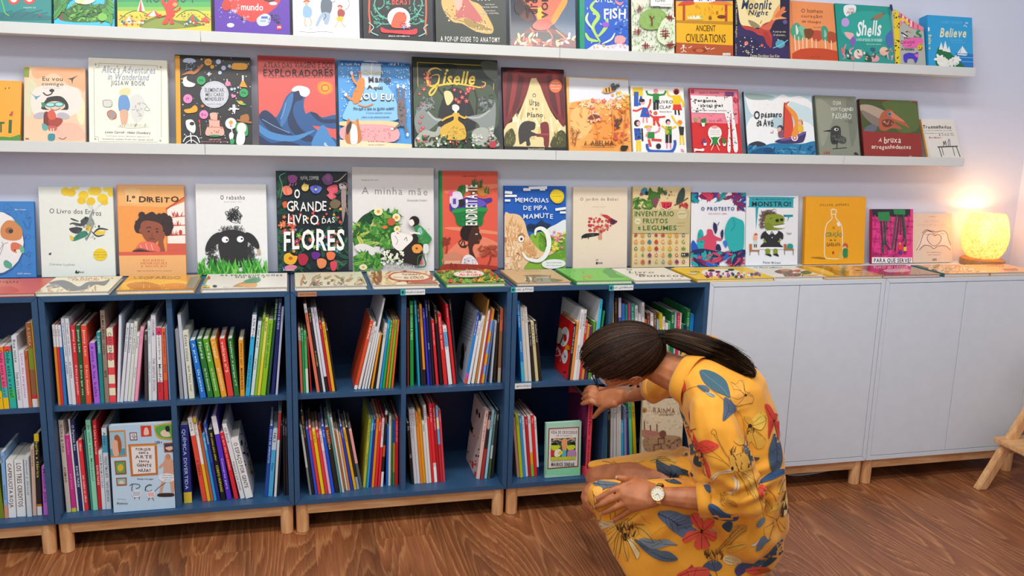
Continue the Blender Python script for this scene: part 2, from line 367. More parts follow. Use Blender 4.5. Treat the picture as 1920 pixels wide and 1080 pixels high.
def face_book(O, ex, ez, w, h, t, base, spine, label, cat, group, art='', crop='z', mat='print', pagecol=None):
    """O: lower left corner of the front cover; ex along its width, ez up the cover; cover looks along -(ex x ... )"""
    ex, ez = Vector(ex).normalized(), Vector(ez).normalized(); yb = ez.cross(ex)   # local y = into the book
    mb = MB(); c, sc = lin(base), lin(spine or base); ct = min(.0022, t*.2)
    mb.box((0, 0, 0), (w, ct, h), c); mb.box((0, t-ct, 0), (w, t, h), c)
    r = .0012                                                       # rounded spine strip
    mb.add([(0, 0, 0), (-r, t*.25, 0), (-r, t*.75, 0), (0, t, 0), (ct, t-ct, 0), (ct, ct, 0), (0, 0, h), (-r, t*.25, h), (-r, t*.75, h), (0, t, h), (ct, t-ct, h), (ct, ct, h)],
           [(0, 5, 4, 3, 2, 1), (6, 7, 8, 9, 10, 11), (0, 1, 7, 6), (1, 2, 8, 7), (2, 3, 9, 8), (3, 4, 10, 9), (4, 5, 11, 10), (5, 0, 6, 11)], sc)
    o = mb.build('book', M[mat]); mtx = Matrix.Identity(4)
    for i in range(3): mtx[i][0], mtx[i][1], mtx[i][2], mtx[i][3] = ex[i], yb[i], ez[i], O[i]
    o.matrix_world = mtx; tag(o, label, cat, group)
    MB().box((ct+.0002, ct+.0002, .0025), (w-.003, t-ct-.0002, h-.0025)).build('page_block', M['pages'], o)
    if art:
        am = art_mesh(art, crop, O, ex, ez, yb, w, h)
        if am.f: am.build('cover_print', M[mat], o)
    return o
def stand(row, crop, q, t, base, spine, label, group, art, mat='print'):
    xlt, ylt, xrt, yrt, xlb, xrb, yb_ = q
    if row == 'R': zb, ybase = .8005, -.052
    else: zb, ybase = ZL[row]+.0005, -.09
    if row == 'R': A = at_y(*cpx(crop, xlb, yb_), ybase+.004); B = at_y(*cpx(crop, xrb, yb_), ybase+.004)
    else: A = at_y(*cpx(crop, xlb, yb_), ybase+.006); B = at_y(*cpx(crop, xrb, yb_), ybase+.006)
    w = B.x-A.x; h = .28
    for _ in range(8):
        th = math.asin(min(.6, (abs(ybase)-.0025-t*.98)/h)); ez = Vector((0, math.sin(th), math.cos(th)))
        n = Vector((0, math.cos(th), -math.sin(th))); hs = []
        for p in ((xlt, ylt), (xrt, yrt)):
            d = Vector(dirs(cpx(crop, *p))[0]); O = Vector((A.x, ybase, zb)); k = (O-Vector(CAMP)).dot(n)/d.dot(n); hs.append((Vector(CAMP)+d*k-O).dot(ez))
        h = sum(hs)/2
    if mat == 'print' and t > .009: pass
    O = Vector((A.x, ybase, zb+math.sin(th)*t))
    O.y = ybase
    return face_book(O, (1, 0, 0), ez, w, h, t, base, spine, label, 'book', group, art, crop, mat)
GT, GM, GR = 'face-out books on the upper ledge', 'face-out books on the lower ledge', 'face-out books standing in the row on the cabinets'
# row, crop, (xl_top,yl_top,xr_top,yr_top,xl_bot,xr_bot,y_bot), thickness, base, spine, label, art
COVERS = [
('T','A',(-230,-330,280,-320,-225,278,98),.014,'0a8a86','0a7a76','teal picture book with red and white ring letters, leftmost on the upper ledge','''
P 0b6f72 -225 100 -100 60 40 70 130 62 200 75 278 90 278 110 -225 110;L 065f66 5 5 100 30 70 70 60;L 065f66 5 60 100 90 65 140 50;L 065f66 5 110 100 150 75 230 55;L 6bbf59 6 5 -10 20 40 28 70 50 85;L 065f66 4 170 100 200 80 262 70
e 75 -8 32 34 e8402c;e 75 -8 19 21 fff;e 160 -12 34 36 e8402c;e 160 -12 20 22 fff;e -60 -40 60 60 e8402c;t 128 38 195 46 cfe8e0 b PHILIPPE UG;e 217 80 7 4 c33;L 222222 2 210 90 217 96 226 90'''),
('T','A',(283,-330,640,-320,293,622,108),.012,'3cc0ee','3a2a1a','sky-blue book with a leafy green bush and pale blossom on the cover','''
P 7a4b2a 330 110 300 60 293 20 310 -20 340 30 390 70 440 100 430 120;P 7a4b2a 545 125 560 40 600 -30 622 -10 590 40 575 110
P 2f6b26 370 118 340 70 380 40 400 20 460 15 500 30 560 22 590 60 570 115;s 60 3 l 17 3f8a2c,55a53a,2b6a22,7cc04a 375 30 560 112
P f4ecc4 410 10 430 -30 500 -30 520 5 480 25 440 22;s 10 5 d 7 fff6d0,e8d890 420 -20 510 15
s 9 9 l 34 3f9a3a,2f7a2c 300 0 360 100;s 9 19 l 32 4fa53a,2f7a2c 565 20 615 110;e 560 95 26 22 7cc04a'''),
('T','A',(630,-330,1160,-300,640,1150,122),.016,'f0c83c','222','book with a red monkey hopping over a funfair, green title letters','''
r 640 -400 1170 20 2b9a5a;r 640 10 1170 40 4fae58;r 640 38 1170 62 8cc04a;r 640 60 1170 90 d8cc3c;t 800 -40 1065 18 1d5a3a x ROUPOU T
P 6d7c2c 760 145 820 100 900 85 960 110 1040 115 1100 140 900 160;P 8a9a3a 780 150 830 112 900 96 950 118 1000 150
L 274a2a 4 650 110 700 70 760 60 820 90;L 274a2a 4 960 95 1010 60 1080 60 1150 110;s 26 4 x 5 274a2a 990 70 1150 105;s 16 6 x 5 274a2a 655 75 830 105
p f4f0dc 748 62 770 -10 792 62;p e0503c 757 62 770 -10 774 62;p d8463a 790 90 840 55 880 90;p f4ecd0 806 90 840 55 852 90;p e8a13c 660 118 705 88 745 118;p fff 685 118 705 88 715 118
p 2f8a5a 1015 118 1050 75 1095 118;p e04030 1035 118 1050 75 1065 118;p e0503c 1090 120 1120 90 1148 120;s 22 8 d 6 e04030,f4f0dc,2a6f8a 660 112 790 135;s 22 9 d 5 e04030,f4f0dc,2a6f8a 1010 115 1150 140
P e5372a 905 20 925 2 955 12 960 38 945 52 955 78 940 100 950 128 930 132 925 105 910 132 885 128 905 95 905 60 880 10 888 -6;e 945 22 26 22 e5372a;e 955 26 13 11 f0a05a;L e5372a 9 940 60 965 62 985 40;L e5372a 5 905 85 860 95 880 80 850 92'''),
('T','A',(1165,-330,1600,-300,1172,1582,150),.018,'5a2aa8','3a2a3a','purple book with a big red circle reading mundo','''
P e23b33 1215 -60 1300 -120 1450 -120 1530 -50 1520 20 1460 75 1380 120 1300 80 1235 30;l b02a28 2 1372 -100 1366 155
t 1315 15 1435 58 fff bs mundo;t 1330 -40 1420 -5 fff b do;s 12 3 x 9 e8b0b8,c8d0e8 1245 -10 1300 70;s 9 4 x 9 222,c8d0e8 1320 85 1360 120;P c9d3ea 1400 105 1440 75 1475 90 1465 135 1415 140;r 1425 90 1460 102 4a66b0;r 1420 110 1450 120 9ab
s 12 6 x 10 222,445 1460 70 1530 130;e 1258 138 20 12 e8dff0;s 14 7 d 3 d8c8f0 1190 30 1300 140;r 1510 138 1535 162 d33;t 1513 143 1532 155 fff b sm;e 1235 30 26 30 c9301f;e 1470 -10 36 20 333;e 1490 20 22 10 c8d0e8'''),
('T','A',(1590,-330,1975,-300,1600,1962,165),.012,'f1f0ec','dcdad4','white book with a sketch of a parent and two children walking','''
L a33 6 1655 12 1675 2 1690 10;e 1672 18 11 12 e9b48c;L c4512e 8 1660 8 1672 3 1686 10;P 8fb6d8 1655 40 1675 30 1700 50 1695 92 1655 90;l e9b48c 6 1665 95 1662 130 1672 145;l e9b48c 6 1690 95 1700 125 1690 142
P 5c6b78 1752 5 1785 -5 1812 15 1800 75 1755 72;P 9fb4cc 1755 72 1800 75 1790 130 1770 130 1760 95 1735 140 1722 135;L 222 3 1770 75 1778 90 1760 110;L 444 3 1812 15 1830 5
e 1855 42 12 12 e9b48c;L b5482a 8 1842 36 1855 30 1868 40;P a8403c 1842 58 1865 50 1882 70 1870 95 1845 92;P e6c23c 1840 92 1872 92 1865 118 1838 112;l e9b48c 5 1845 118 1832 138 1824 150;l e9b48c 5 1862 118 1868 132 1882 148;L 333 2 1875 60 1900 40 1905 10 1890 -5;L 777 2 1630 172 1700 176 1760 172 1820 178
s 30 5 d 1.5 888 1660 135 1890 160'''),
('T','B',(130,-330,540,-300,150,530,195),.016,'1b1b20','111','black book with a coral bear in a white ring and red ribbon','''
r 165 -300 500 205 16181c;L e2603c 9 185 -60 180 60 186 130 182 180;L e2603c 9 488 -60 492 60 488 140 492 190;t 305 -20 412 28 d8452e x BEAST
L 5fc0a4 6 290 110 240 80 210 30 220 -20;L 5fc0a4 4 240 80 205 90 190 60;L 5fc0a4 4 230 55 260 30 262 0;L 5fc0a4 5 300 130 250 130 205 115;L 5fc0a4 4 250 130 220 150;L 5fc0a4 6 400 110 440 80 470 30 460 -20;L 5fc0a4 4 440 80 478 85;L 5fc0a4 4 445 60 425 30 430 -5;L 5fc0a4 5 400 130 440 130 478 110;s 26 5 l 10 5fc0a4,3f9a84 205 0 290 130;s 26 6 l 10 5fc0a4,3f9a84 400 0 480 130
e 342 98 62 56 f4efe4;P e2603c 305 150 310 100 330 70 360 68 385 90 380 130 395 152;e 362 82 18 14 e2603c;e 370 78 3 3 222;s 9 4 f 11 c33,7a9ad0,fff 360 120 395 150;P d8323a 245 150 290 165 400 165 440 158 430 190 340 186 300 182 250 178
L 9fe0cc 5 178 125 205 150 190 175 230 195;L 9fe0cc 5 500 135 478 155 488 180 450 200;t 285 192 400 206 f4efe4 bi dinara mirtalipova'''),
('T','B',(540,-330,935,-300,546,930,212),.015,'3b4039','1a1c18','dark olive book with a fossil jaw, lettered a pop-up guide to anatomy','''
P d8b46c 575 0 590 -50 680 -60 730 0 790 30 850 130 858 170 835 185 760 170 690 130 640 120 600 80 580 40;P c76a66 680 -50 730 10 800 110 760 118 700 95 655 100 660 20;P e8b4a0 640 -50 680 -60 690 10 665 60 645 10
L 8a6a3a 4 590 60 640 100 700 120 760 150 850 165;P a88a50 700 100 760 120 830 150 850 165 780 162 710 135;s 30 5 d 3 8a6a3a,f0dca0 600 20 700 115;s 20 2 d 3 8a6a3a,f4e4b0 720 110 840 160;s 10 7 g 12 f8f0dc 760 170 845 180
t 768 -30 845 6 f4f0e8 bi oooo;t 812 22 865 30 d8d4c8 b WRITTEN BY;t 795 35 880 45 d8d4c8 b DOUGAL DIXON;t 800 56 870 64 d8d4c8 b ILLUSTRATED BY;t 788 68 888 78 d8d4c8 b RACHEL CALDWELL;t 570 196 893 228 f4f0e8 bsw A POP-UP GUIDE TO ANATOMY'''),
('T','B',(945,-330,1320,-300,955,1308,238),.02,'2c3444','d8dad8','glossy dark book with an erupting orange volcano and pop-up lettering','''
P 5a6f88 1150 -60 1308 -60 1308 200 1240 180 1180 120;P 6a3a34 985 0 1020 -20 1060 60 1080 110 1030 110 985 60;P f0a24c 1160 90 1200 40 1250 -40 1262 10 1230 70 1190 130 1150 140;P f07a5c 1000 -50 1250 -60 1220 20 1180 90 1160 150 1110 150 1090 90 1050 30;P f6c444 1090 60 1120 40 1130 100 1110 120
P 7a2a24 955 225 1010 190 1060 150 1090 165 1140 150 1190 160 1240 180 1308 225 1308 260 955 250;P 2a1c1c 1000 215 1050 180 1110 175 1200 185 1250 215 1150 225;L f0704c 6 1060 150 1080 190 1050 240;L f0704c 6 1150 160 1180 200 1160 245;L f6b04c 5 1200 165 1240 200 1270 240;s 26 3 l 16 f4e4b4,f0d08c,fff 965 190 1300 245;s 16 5 l 14 f0704c 1020 200 1260 250;P ee6a58 1070 145 1100 110 1150 105 1180 130 1150 160 1100 165
t 1028 -80 1052 100 221 xv UP;t 1050 -30 1100 75 2a1a1a xv OP-UP;t 1120 -60 1155 100 2a1a1a xu VOLC;e 1000 40 28 40 3a2a2c'''),
('T','B',(1315,-330,1600,-300,1330,1595,262),.02,'1d5ec8','18986e','blue book with green seaweed and white hand-lettered little fish','''
r 1330 -300 1355 275 18986e;s 26 4 c 10 dff0ff,9cc8f0 1500 -10 1590 240;s 22 9 l 9 cfe6f8,1446a8 1370 20 1590 260
T b4dc6c 22 1440 230 1400 150 1430 90 1390 40 1420 0;T b4dc6c 20 1430 200 1470 150 1480 100;T d8ecb0 14 1400 160 1365 110 1375 70;T b4dc6c 18 1430 225 1380 215 1360 180;T e8f4d0 10 1450 240 1500 215 1520 180
P 9a5ad0 1450 130 1475 120 1490 140 1465 152;t 1415 -32 1508 14 e8f6e0 bj LITTLE;t 1460 40 1580 105 f6f8ff xj FISH;P f08a94 1520 0 1545 15 1568 10 1550 30 1530 22
P f0a4a4 1525 200 1560 195 1580 215 1560 240 1520 235;P e8e4f0 1380 262 1420 240 1470 250 1540 240 1595 250 1595 280 1380 275;s 24 6 c 9 f06a6a,fff,88b 1500 230 1590 265;s 14 2 d 4 6ac0e8,f0b040 1360 230 1490 265'''),
('T','B',(1605,-330,1860,-300,1612,1845,275),.018,'e6e8d4','3a3a2c','pale green book of round leafy trees with dark red trunks','''
s 330 4 g 13 4c8a3c,6aa848,88b860,3a6e30 1615 20 1845 290;P 8db45c 1650 120 1670 70 1720 50 1780 60 1805 110 1780 150 1720 165 1670 155;s 60 8 g 10 b4d08a,5c903c 1660 80 1790 155;P dfe8c8 1745 190 1780 110 1845 100 1845 250 1770 240;s 60 5 g 9 5c903c 1755 130 1845 235
L 7a2a24 7 1718 145 1716 110 1705 90;L 7a2a24 5 1716 110 1730 92;s 5 2 x 13 8a2a24 1635 40 1660 60;s 6 3 x 16 8a2a24 1770 170 1800 205;s 5 5 x 14 8a2a24 1808 90 1830 110;s 5 6 x 14 8a2a24 1620 160 1650 190;s 6 7 x 18 8a2a24 1675 250 1720 270;s 4 9 x 16 8a2a24 1800 240 1835 270
p f2f2ea 1705 -80 1830 -80 1828 42 1706 40;l 333 3 1706 -60 1708 38 1760 40;t 1735 2 1790 16 333 bj Forest;t 1760 26 1822 32 555 b various authors'''),
('T','D',(10,-330,345,-300,22,333,285),.018,'f2b61e','a83c22','yellow book titled ancient civilisations with columns and a dig scene','''
r 0 -300 340 6 2c4aa0;t 118 -12 232 12 e8ecf8 xu B;t 120 -6 230 8 f4f4f4 x BELOW;P d8502a 30 30 60 8 110 5 120 24 60 32;P e8842c 200 20 240 5 300 10 330 30 260 28;l b8462a 14 65 22 65 112;l b8462a 14 295 25 295 118
r 85 85 165 105 f6dc8c;r 80 104 170 112 d89a2c;e 125 96 30 9 e8f0d0;r 240 60 252 80 b8761e;e 160 92 8 8 a8c060;e 208 98 9 12 8a5a1c;p c08a1c 20 110 335 118 335 136 20 124;s 10 4 g 22 c8861c,d89a2c 100 40 280 60;s 14 5 g 18 e0a020,c8861c 70 70 300 100
e 270 92 24 10 7a3a18;t 130 134 237 172 3a2a12 cs ANCIENT;t 75 180 292 232 3a2a12 cs CIVILISATIONS;p b4552c 20 232 335 248 335 310 20 300;P 8a3a1e 110 270 170 262 190 282 140 290;e 150 276 22 11 c8643a;L f4ece0 3 45 268 60 258 78 262;L f4ece0 3 60 258 62 280 48 285;L f4ece0 3 62 275 78 285;e 62 250 6 6 f4ece0;L f4ece0 3 90 262 108 252;L f4ece0 3 180 252 190 268 205 262;L f4ece0 3 210 270 232 262;r 276 290 318 302 f8f4ec;t 279 292 316 301 333 b OCEAN'''),
('T','D',(325,-330,652,-300,340,640,300),.022,'2c2742','1c1a2c','navy book titled Moonlit Night with a red dragon before the moon','''
P f2dfa4 365 -60 560 -90 590 20 570 90 520 160 440 170 380 140 362 60;P e4cc88 400 20 450 0 470 60 420 90;P 3c2f5c 362 140 420 160 480 150 560 180 600 240 640 260 640 320 350 310;P 2f2a52 350 210 420 200 480 240 460 300 350 305
t 378 -8 545 50 2a3a5c xsij Moonlit;t 415 50 525 96 2a3a5c xsij Night;P c0463a 380 140 430 145 470 160 500 130 540 120 530 160 545 200 540 260 520 240 500 200 470 190 440 170 400 160;P d8694c 480 150 520 130 545 100 560 60 575 90 550 130 530 165;P f0a060 545 110 560 60 590 20 585 60 625 60 590 85 626 100 580 105;P e07a4c 560 90 600 40 618 45 590 90;P b03a34 500 170 530 190 545 250 520 245 505 210
P 9a8a60 415 110 450 120 480 145 440 150;L a8783c 4 480 130 490 112;t 550 166 620 180 e8d8b0 bs A pop-up tale;t 552 184 622 196 e8d8b0 bs of adventure...;e 590 240 26 22 5aa8b8;L 8ad0e0 4 550 262 590 246 632 218;e 405 236 11 11 e87a7a;e 616 120 12 12 6a5a8c;s 14 4 d 3 f8e8b0,fff 370 200 630 290;s 4 8 x 9 f8e8a0 390 230 500 290;e 490 248 8 8 d86a4c
t 425 294 585 312 e8d8b0 bs Zanna Davidson Seo Kim;t 344 0 355 205 d8c890 bv The Moonlit Night;t 346 240 353 300 d8c890 v usborn'''),
('T','D',(635,8,895,28,650,908,312),.016,'f0945a','d87a44','orange book of stylised trees, handwritten heart of poplar title','''
p f0945a 636 8 655 8 665 315 650 315;l d87a44 3 650 15 664 310;t 705 45 822 72 3a2418 js O homem;t 705 78 820 102 3a2418 js coração;t 708 108 812 132 3a2418 js de choupo;t 770 146 818 152 5a3420 b ines castro
P 54a480 645 170 665 130 690 128 715 170 710 215 670 215;P 7cc09c 690 150 720 145 740 190 720 210;P a8742c 725 165 760 155 772 190 745 215 722 200;P c0503a 760 175 790 165 830 180 810 220 775 222;P 4c9a78 815 150 840 145 860 190 850 222 820 215;P 7c4a2a 720 160 770 165 765 200 735 212;P b4502e 850 175 890 180 905 215 870 235 850 225;P dfe8dc 675 135 690 170 678 190;P 8cc4a8 830 160 845 190 830 205
l f8dcc0 5 668 190 674 275;l f8dcc0 5 690 200 694 272;l f8dcc0 5 712 205 714 270;l f8dcc0 6 735 208 735 262;l f8dcc0 5 762 210 764 270;l f8dcc0 5 785 215 786 268;l f8dcc0 6 835 215 838 270;l f8dcc0 5 868 222 870 272;p c84a26 655 292 700 268 760 262 830 265 910 280 910 330 655 320;t 755 308 808 315 5a2418 b planeta'''),
('T','D',(895,22,1195,50,912,1215,328),.02,'1f9a8c','14786e','teal glossy book titled Shells among corals, sticker in the corner','''
P f4f4f0 940 32 1000 30 998 75 978 102 942 80;s 14 3 c 9 a33,822 952 48 992 80;P 2aa898 930 110 1040 60 1200 90 1210 200 1100 230 940 200;t 1005 102 1142 198 f6f8f4 xsij Shells;t 1005 208 1145 226 cff0e4 bs A POP-UP BOOK OF WONDER;t 1060 236 1140 244 cff0e4 bs illustrated edition
e 1126 90 30 14 9a7a5c -20;L 7a5a3c 7 1100 98 1085 112;L 7a5a3c 7 1150 80 1160 72;e 945 122 22 24 c4a0dc;P f0b4b4 940 175 990 185 975 215 955 205;P 8a5ab8 985 200 1000 220 985 255 970 230;P 4a6ab8 1165 200 1200 165 1210 230 1185 260 1170 240;T f08aa0 9 945 320 935 280 950 240;T f08aa0 8 960 325 965 280 990 260;T e86a8c 8 930 300 925 260;T e86a8c 8 990 325 1000 290 1020 275;e 1015 295 24 26 f0d8cc;P e8a0a0 1070 320 1100 295 1130 315 1120 335 1080 335;e 1155 280 24 24 f4c8a8;e 1150 290 14 14 f0b49c
T f4a4b8 8 1180 325 1175 290 1195 265;T f4a4b8 7 1195 330 1205 300;P 2c5a7c 1080 265 1100 260 1110 275 1095 285;P 2c4a3c 1050 330 1075 300 1090 335;s 30 7 d 5 f4e0d0,e88ca0,3a6a9a,f0c060 930 270 1210 330;s 12 5 l 12 1c5a50,e87a7a 930 260 1210 320'''),
('T','D',(1362,92,1625,110,1398,1643,352),.045,'2ba4dc','2694cc','thick blue paperback titled Believe with white sailing boat, rightmost','''
t 1468 112 1582 130 5fc4e8 s ROBERT PEARSON;t 1460 148 1605 205 f6ecb8 xsi Believe;t 1512 212 1585 224 8ad4f0 ws a brief anthology;t 1522 226 1600 236 8ad4f0 ws for every day;L f4f8fa 3 1590 145 1598 138 1608 148;L f4f8fa 3 1600 130 1606 122 1614 130
P 14723c 1448 268 1480 255 1520 290 1560 330 1600 365 1448 365;p 1a78c4 1545 290 1643 295 1643 375 1600 365 1560 325;l 5fc4e8 4 1560 312 1643 316;l 5fc4e8 4 1580 335 1643 338;l 0f5a9c 3 1560 298 1620 300;p f8f8f4 1583 250 1612 292 1570 292;p f8f8f4 1580 256 1566 292 1556 290;p f8f8f4 1552 294 1614 298 1600 304 1562 300
p f4f4f0 1455 270 1468 228 1480 272;p f4f4f0 1475 278 1490 222 1506 282;p f4f4f0 1498 284 1510 250 1520 286;s 13 5 f 20 f6f4ec,fffef4 1455 310 1560 358;t 1398 190 1414 270 e8ecb0 xv Believe;e 1396 160 9 12 f4f0e8;t 1380 290 1392 345 cfeaf6 v headline'''),
('M','A',(-190,440,110,450,-190,108,758),.012,'f5a51c','d8880c','plain orange book showing green letters, leftmost on the lower ledge','''
t -60 660 25 725 2a5a24 x UT;t 45 648 66 725 2a5a24 xj I;L 2a5a24 8 52 630 62 622;P c8402c 58 615 65 608 72 608 68 630 60 635;e 30 482 3 5 332;e 50 480 3 5 332;P 4a8a2c -180 750 0 745 60 748 108 735 108 770 -180 770'''),
('M','A',(130,366,465,380,130,465,758),.016,'eec9a4','8a8c3c','peach watercolour book with a goggled winged figure in a black hat','''
p 8a9a24 130 366 160 367 158 422 130 420;P f4b080 180 380 330 372 460 385 460 500 430 480 380 470 300 400 200 430;P dcd8b0 150 430 200 470 180 600 150 640 135 560;P e8e4b8 420 520 460 560 455 680 420 640;P f0b8a0 300 690 400 670 460 720 460 760 300 760;P f4e0d4 190 480 420 480 420 620 200 640
t 232 416 342 442 4a3020 bs Eu vou;t 228 448 346 474 4a3020 bs comigo;t 235 478 335 483 8a6a50 b Raquel Diaz Reguera;P 3a3c3c 370 430 395 424 424 412 400 432 395 458 388 436;P 5aa0b8 165 505 195 525 222 520 205 535 195 545 188 528
P 222222 250 545 265 530 330 525 368 560 372 595 345 600 235 598 230 575;L 222222 7 235 505 255 520 280 512 290 492;e 283 494 14 9 222222;P 3a8a5a 225 560 245 565 235 590;e 300 578 56 26 f0c8b4;e 275 572 30 14 3a8a80;e 275 571 22 9 a8e0d8;e 322 570 28 14 3a8a80;e 322 569 20 9 a8e0d8;L 8a3a34 4 275 592 300 602 330 590
e 222 630 40 18 b8b4bc -10;e 345 632 36 18 b8b4bc 10;P 7a2c24 240 620 262 610 275 640 265 690 240 690;P a83c2c 265 650 300 640 340 650 335 675 300 700 272 690;P d85a3c 262 612 290 600 308 640 280 655 262 640;P c85a4c 262 688 308 690 305 712 270 712;P 5aa8a4 232 672 262 690 252 712 232 704;l e8d8c0 6 278 700 280 735;l e8d8c0 6 292 700 292 735;P 2c8a94 265 732 298 732 296 765 264 765;L 222 3 320 752 345 760 362 748;t 140 752 158 762 332 b BB'''),
('M','A',(487,318,915,345,488,918,772),.022,'f3f1dd','d8d4b8','cream jigsaw book with blue script title and two puzzle pieces','''
l 8a8a7c 2 535 345 860 358;l 8a8a7c 2 512 370 516 745;l 8a8a7c 2 880 380 880 750;l 8a8a7c 2 540 772 860 776;l 8a8a7c 2 520 368 540 368 540 346;l 8a8a7c 2 872 382 858 380 858 358;l 8a8a7c 2 515 745 535 748 538 770;t 517 345 527 357 444 b v;t 872 360 882 374 444 b o;t 515 752 525 764 444 b o;t 870 760 880 774 444 b o
t 555 352 848 400 8c98b0 bis Alice's Adventures;t 588 396 815 438 8c98b0 bis in Wonderland;t 605 437 792 466 44506c bws JIGSAW BOOK
P ecd9a0 650 500 680 478 712 490 700 520 665 530;P 6a9ace 650 530 690 520 708 560 700 605 650 605;P e0b090 655 606 698 606 690 680 665 682;P dcdcd4 715 530 760 515 790 560 780 640 740 665 712 610;s 10 6 l 8 b8b8ae 720 540 775 640;P e4e0cc 640 690 700 678 790 684 810 692 720 700;P d8d8cc 565 545 590 542 610 555 605 580 570 585;L 556 2 562 548 606 548 608 582 566 580 562 548;P c88a6c 585 612 610 600 636 625 630 650 595 640;L 344 2 585 612 612 602 636 626 612 654 588 632 585 612;P 7aa0c8 600 620 616 614 620 640;L 888 2 775 560 800 575 790 600 818 602 800 580;s 18 5 g 14 9aa888,8a9a7c 640 682 800 694
t 573 712 822 732 445 is Lewis Carroll - Helen Oxenbury;t 580 738 815 746 778 s Contains seven 48-piece jigsaws of;t 558 752 838 762 778 s favourite scenes from the classic work'''),
('M','A',(955,303,1370,325,962,1375,782),.02,'2b2a2b','f2a81e','black book of coloured chemistry doodles around a grey disc, yellow spine','''
p f2a81e 955 303 980 304 988 790 962 785;s 90 4 d 2.5 fff,ddd 990 315 1370 780;P b9c8e0 1000 330 1015 318 1050 320 1068 332 1060 342 1005 342;s 10 3 l 6 9ab8d8 1005 350 1060 380;P b8733c 990 410 1040 385 1060 390 1100 352 1108 365 1065 405 1030 405 995 412
e 1136 340 20 20 f2a81e;t 1126 332 1148 346 222 b Cu;e 1158 366 11 11 f2a81e;e 1192 338 14 14 c0cce8;e 1220 372 13 13 c0cce8;e 1252 362 9 9 c0cce8;e 1200 398 10 10 c0cce8;e 1100 325 6 6 f2a81e;P f2a81e 1268 352 1285 345 1345 350 1340 380 1268 378;P f4f0ea 1000 430 1015 422 1024 440 1050 452 1066 460 1050 475 1005 470;P f2a81e 985 432 1000 428 1000 436
e 1098 440 24 24 2aa85c;t 1086 430 1110 447 123 b Ho;e 1243 458 15 14 f08ab0;r 1236 432 1242 446 ddd;p f0a030 1305 474 1320 440 1330 440 1350 478;r 1320 412 1330 442 ddd;e 1330 508 24 24 2aa85c;t 1318 498 1342 515 123 b He;e 1025 540 25 25 f08ac0;t 1018 530 1030 547 623 b H;e 1112 626 24 24 f08ac0;t 1100 618 1124 634 623 b Eu
e 1170 517 78 74 c9ccd4;e 1170 517 70 66 b9bcc6;e 1170 517 68 64 cfd2d8;t 1118 480 1226 505 2a2a34 cb ELEMENTAR,;t 1122 506 1220 528 2a2a34 cb MEU CARO;t 1119 530 1222 552 2a2a34 cb MENDELEEV;t 1130 566 1210 572 667 b PEQUENOS GENIOS
P f2a81e 1005 600 1040 592 1062 575 1078 590 1070 612 1020 618;e 1105 580 9 8 c8763c;s 9 8 d 7 f08ac0,2aa85c,c0cce8 1262 475 1300 530;P 6ab85c 1288 548 1325 560 1342 574 1310 572;e 1312 560 14 9 f0b040;s 3 5 x 20 fff 1270 585 1285 600;s 3 12 x 12 fff 1130 400 1145 410
P e8b4a0 1146 620 1184 618 1186 655 1198 658 1200 690 1216 695 1218 740 1126 740 1130 695 1142 690 1140 655 1150 652;l b8705c 3 1142 655 1200 658;l b8705c 3 1132 695 1214 696;e 1172 742 34 6 2a8a5c;s 12 3 d 3 c33 1140 640 1210 730;e 1260 675 31 31 e8e8ec;e 1260 675 30 30 f0e8f0;e 1260 670 11 12 f2a81e;r 1256 684 1264 694 b88;l ddd 6 1264 706 1268 730
P e8e8e4 1015 660 1050 655 1068 690 1062 725 1040 720 1020 700;e 1048 676 13 10 2b2a2b;l e8e8e4 6 1040 725 1045 780;L e8e8e4 6 1000 775 1020 748 1070 745 1090 780;L e8e8e4 5 1005 790 1045 765 1085 790;l d89060 3 1090 660 1096 740;e 1088 662 5 8 f06;P b07038 1318 632 1352 625 1358 660 1312 656;P b07038 1300 652 1370 665 1366 675 1298 662;P 3aa85c 1290 672 1345 680 1352 735 1330 742 1290 720;e 1318 700 26 30 efe9df;P f4f0ea 1300 720 1335 730 1330 785 1290 785;P f4f0ea 1250 735 1262 722 1275 735 1268 765 1255 762;P 2aa85c 1258 760 1278 762 1275 785 1258 785;t 1140 758 1205 768 f0a0b0 b JAMES WATTSON;t 1098 770 1246 778 d88 b illustracoes de marta castro'''),
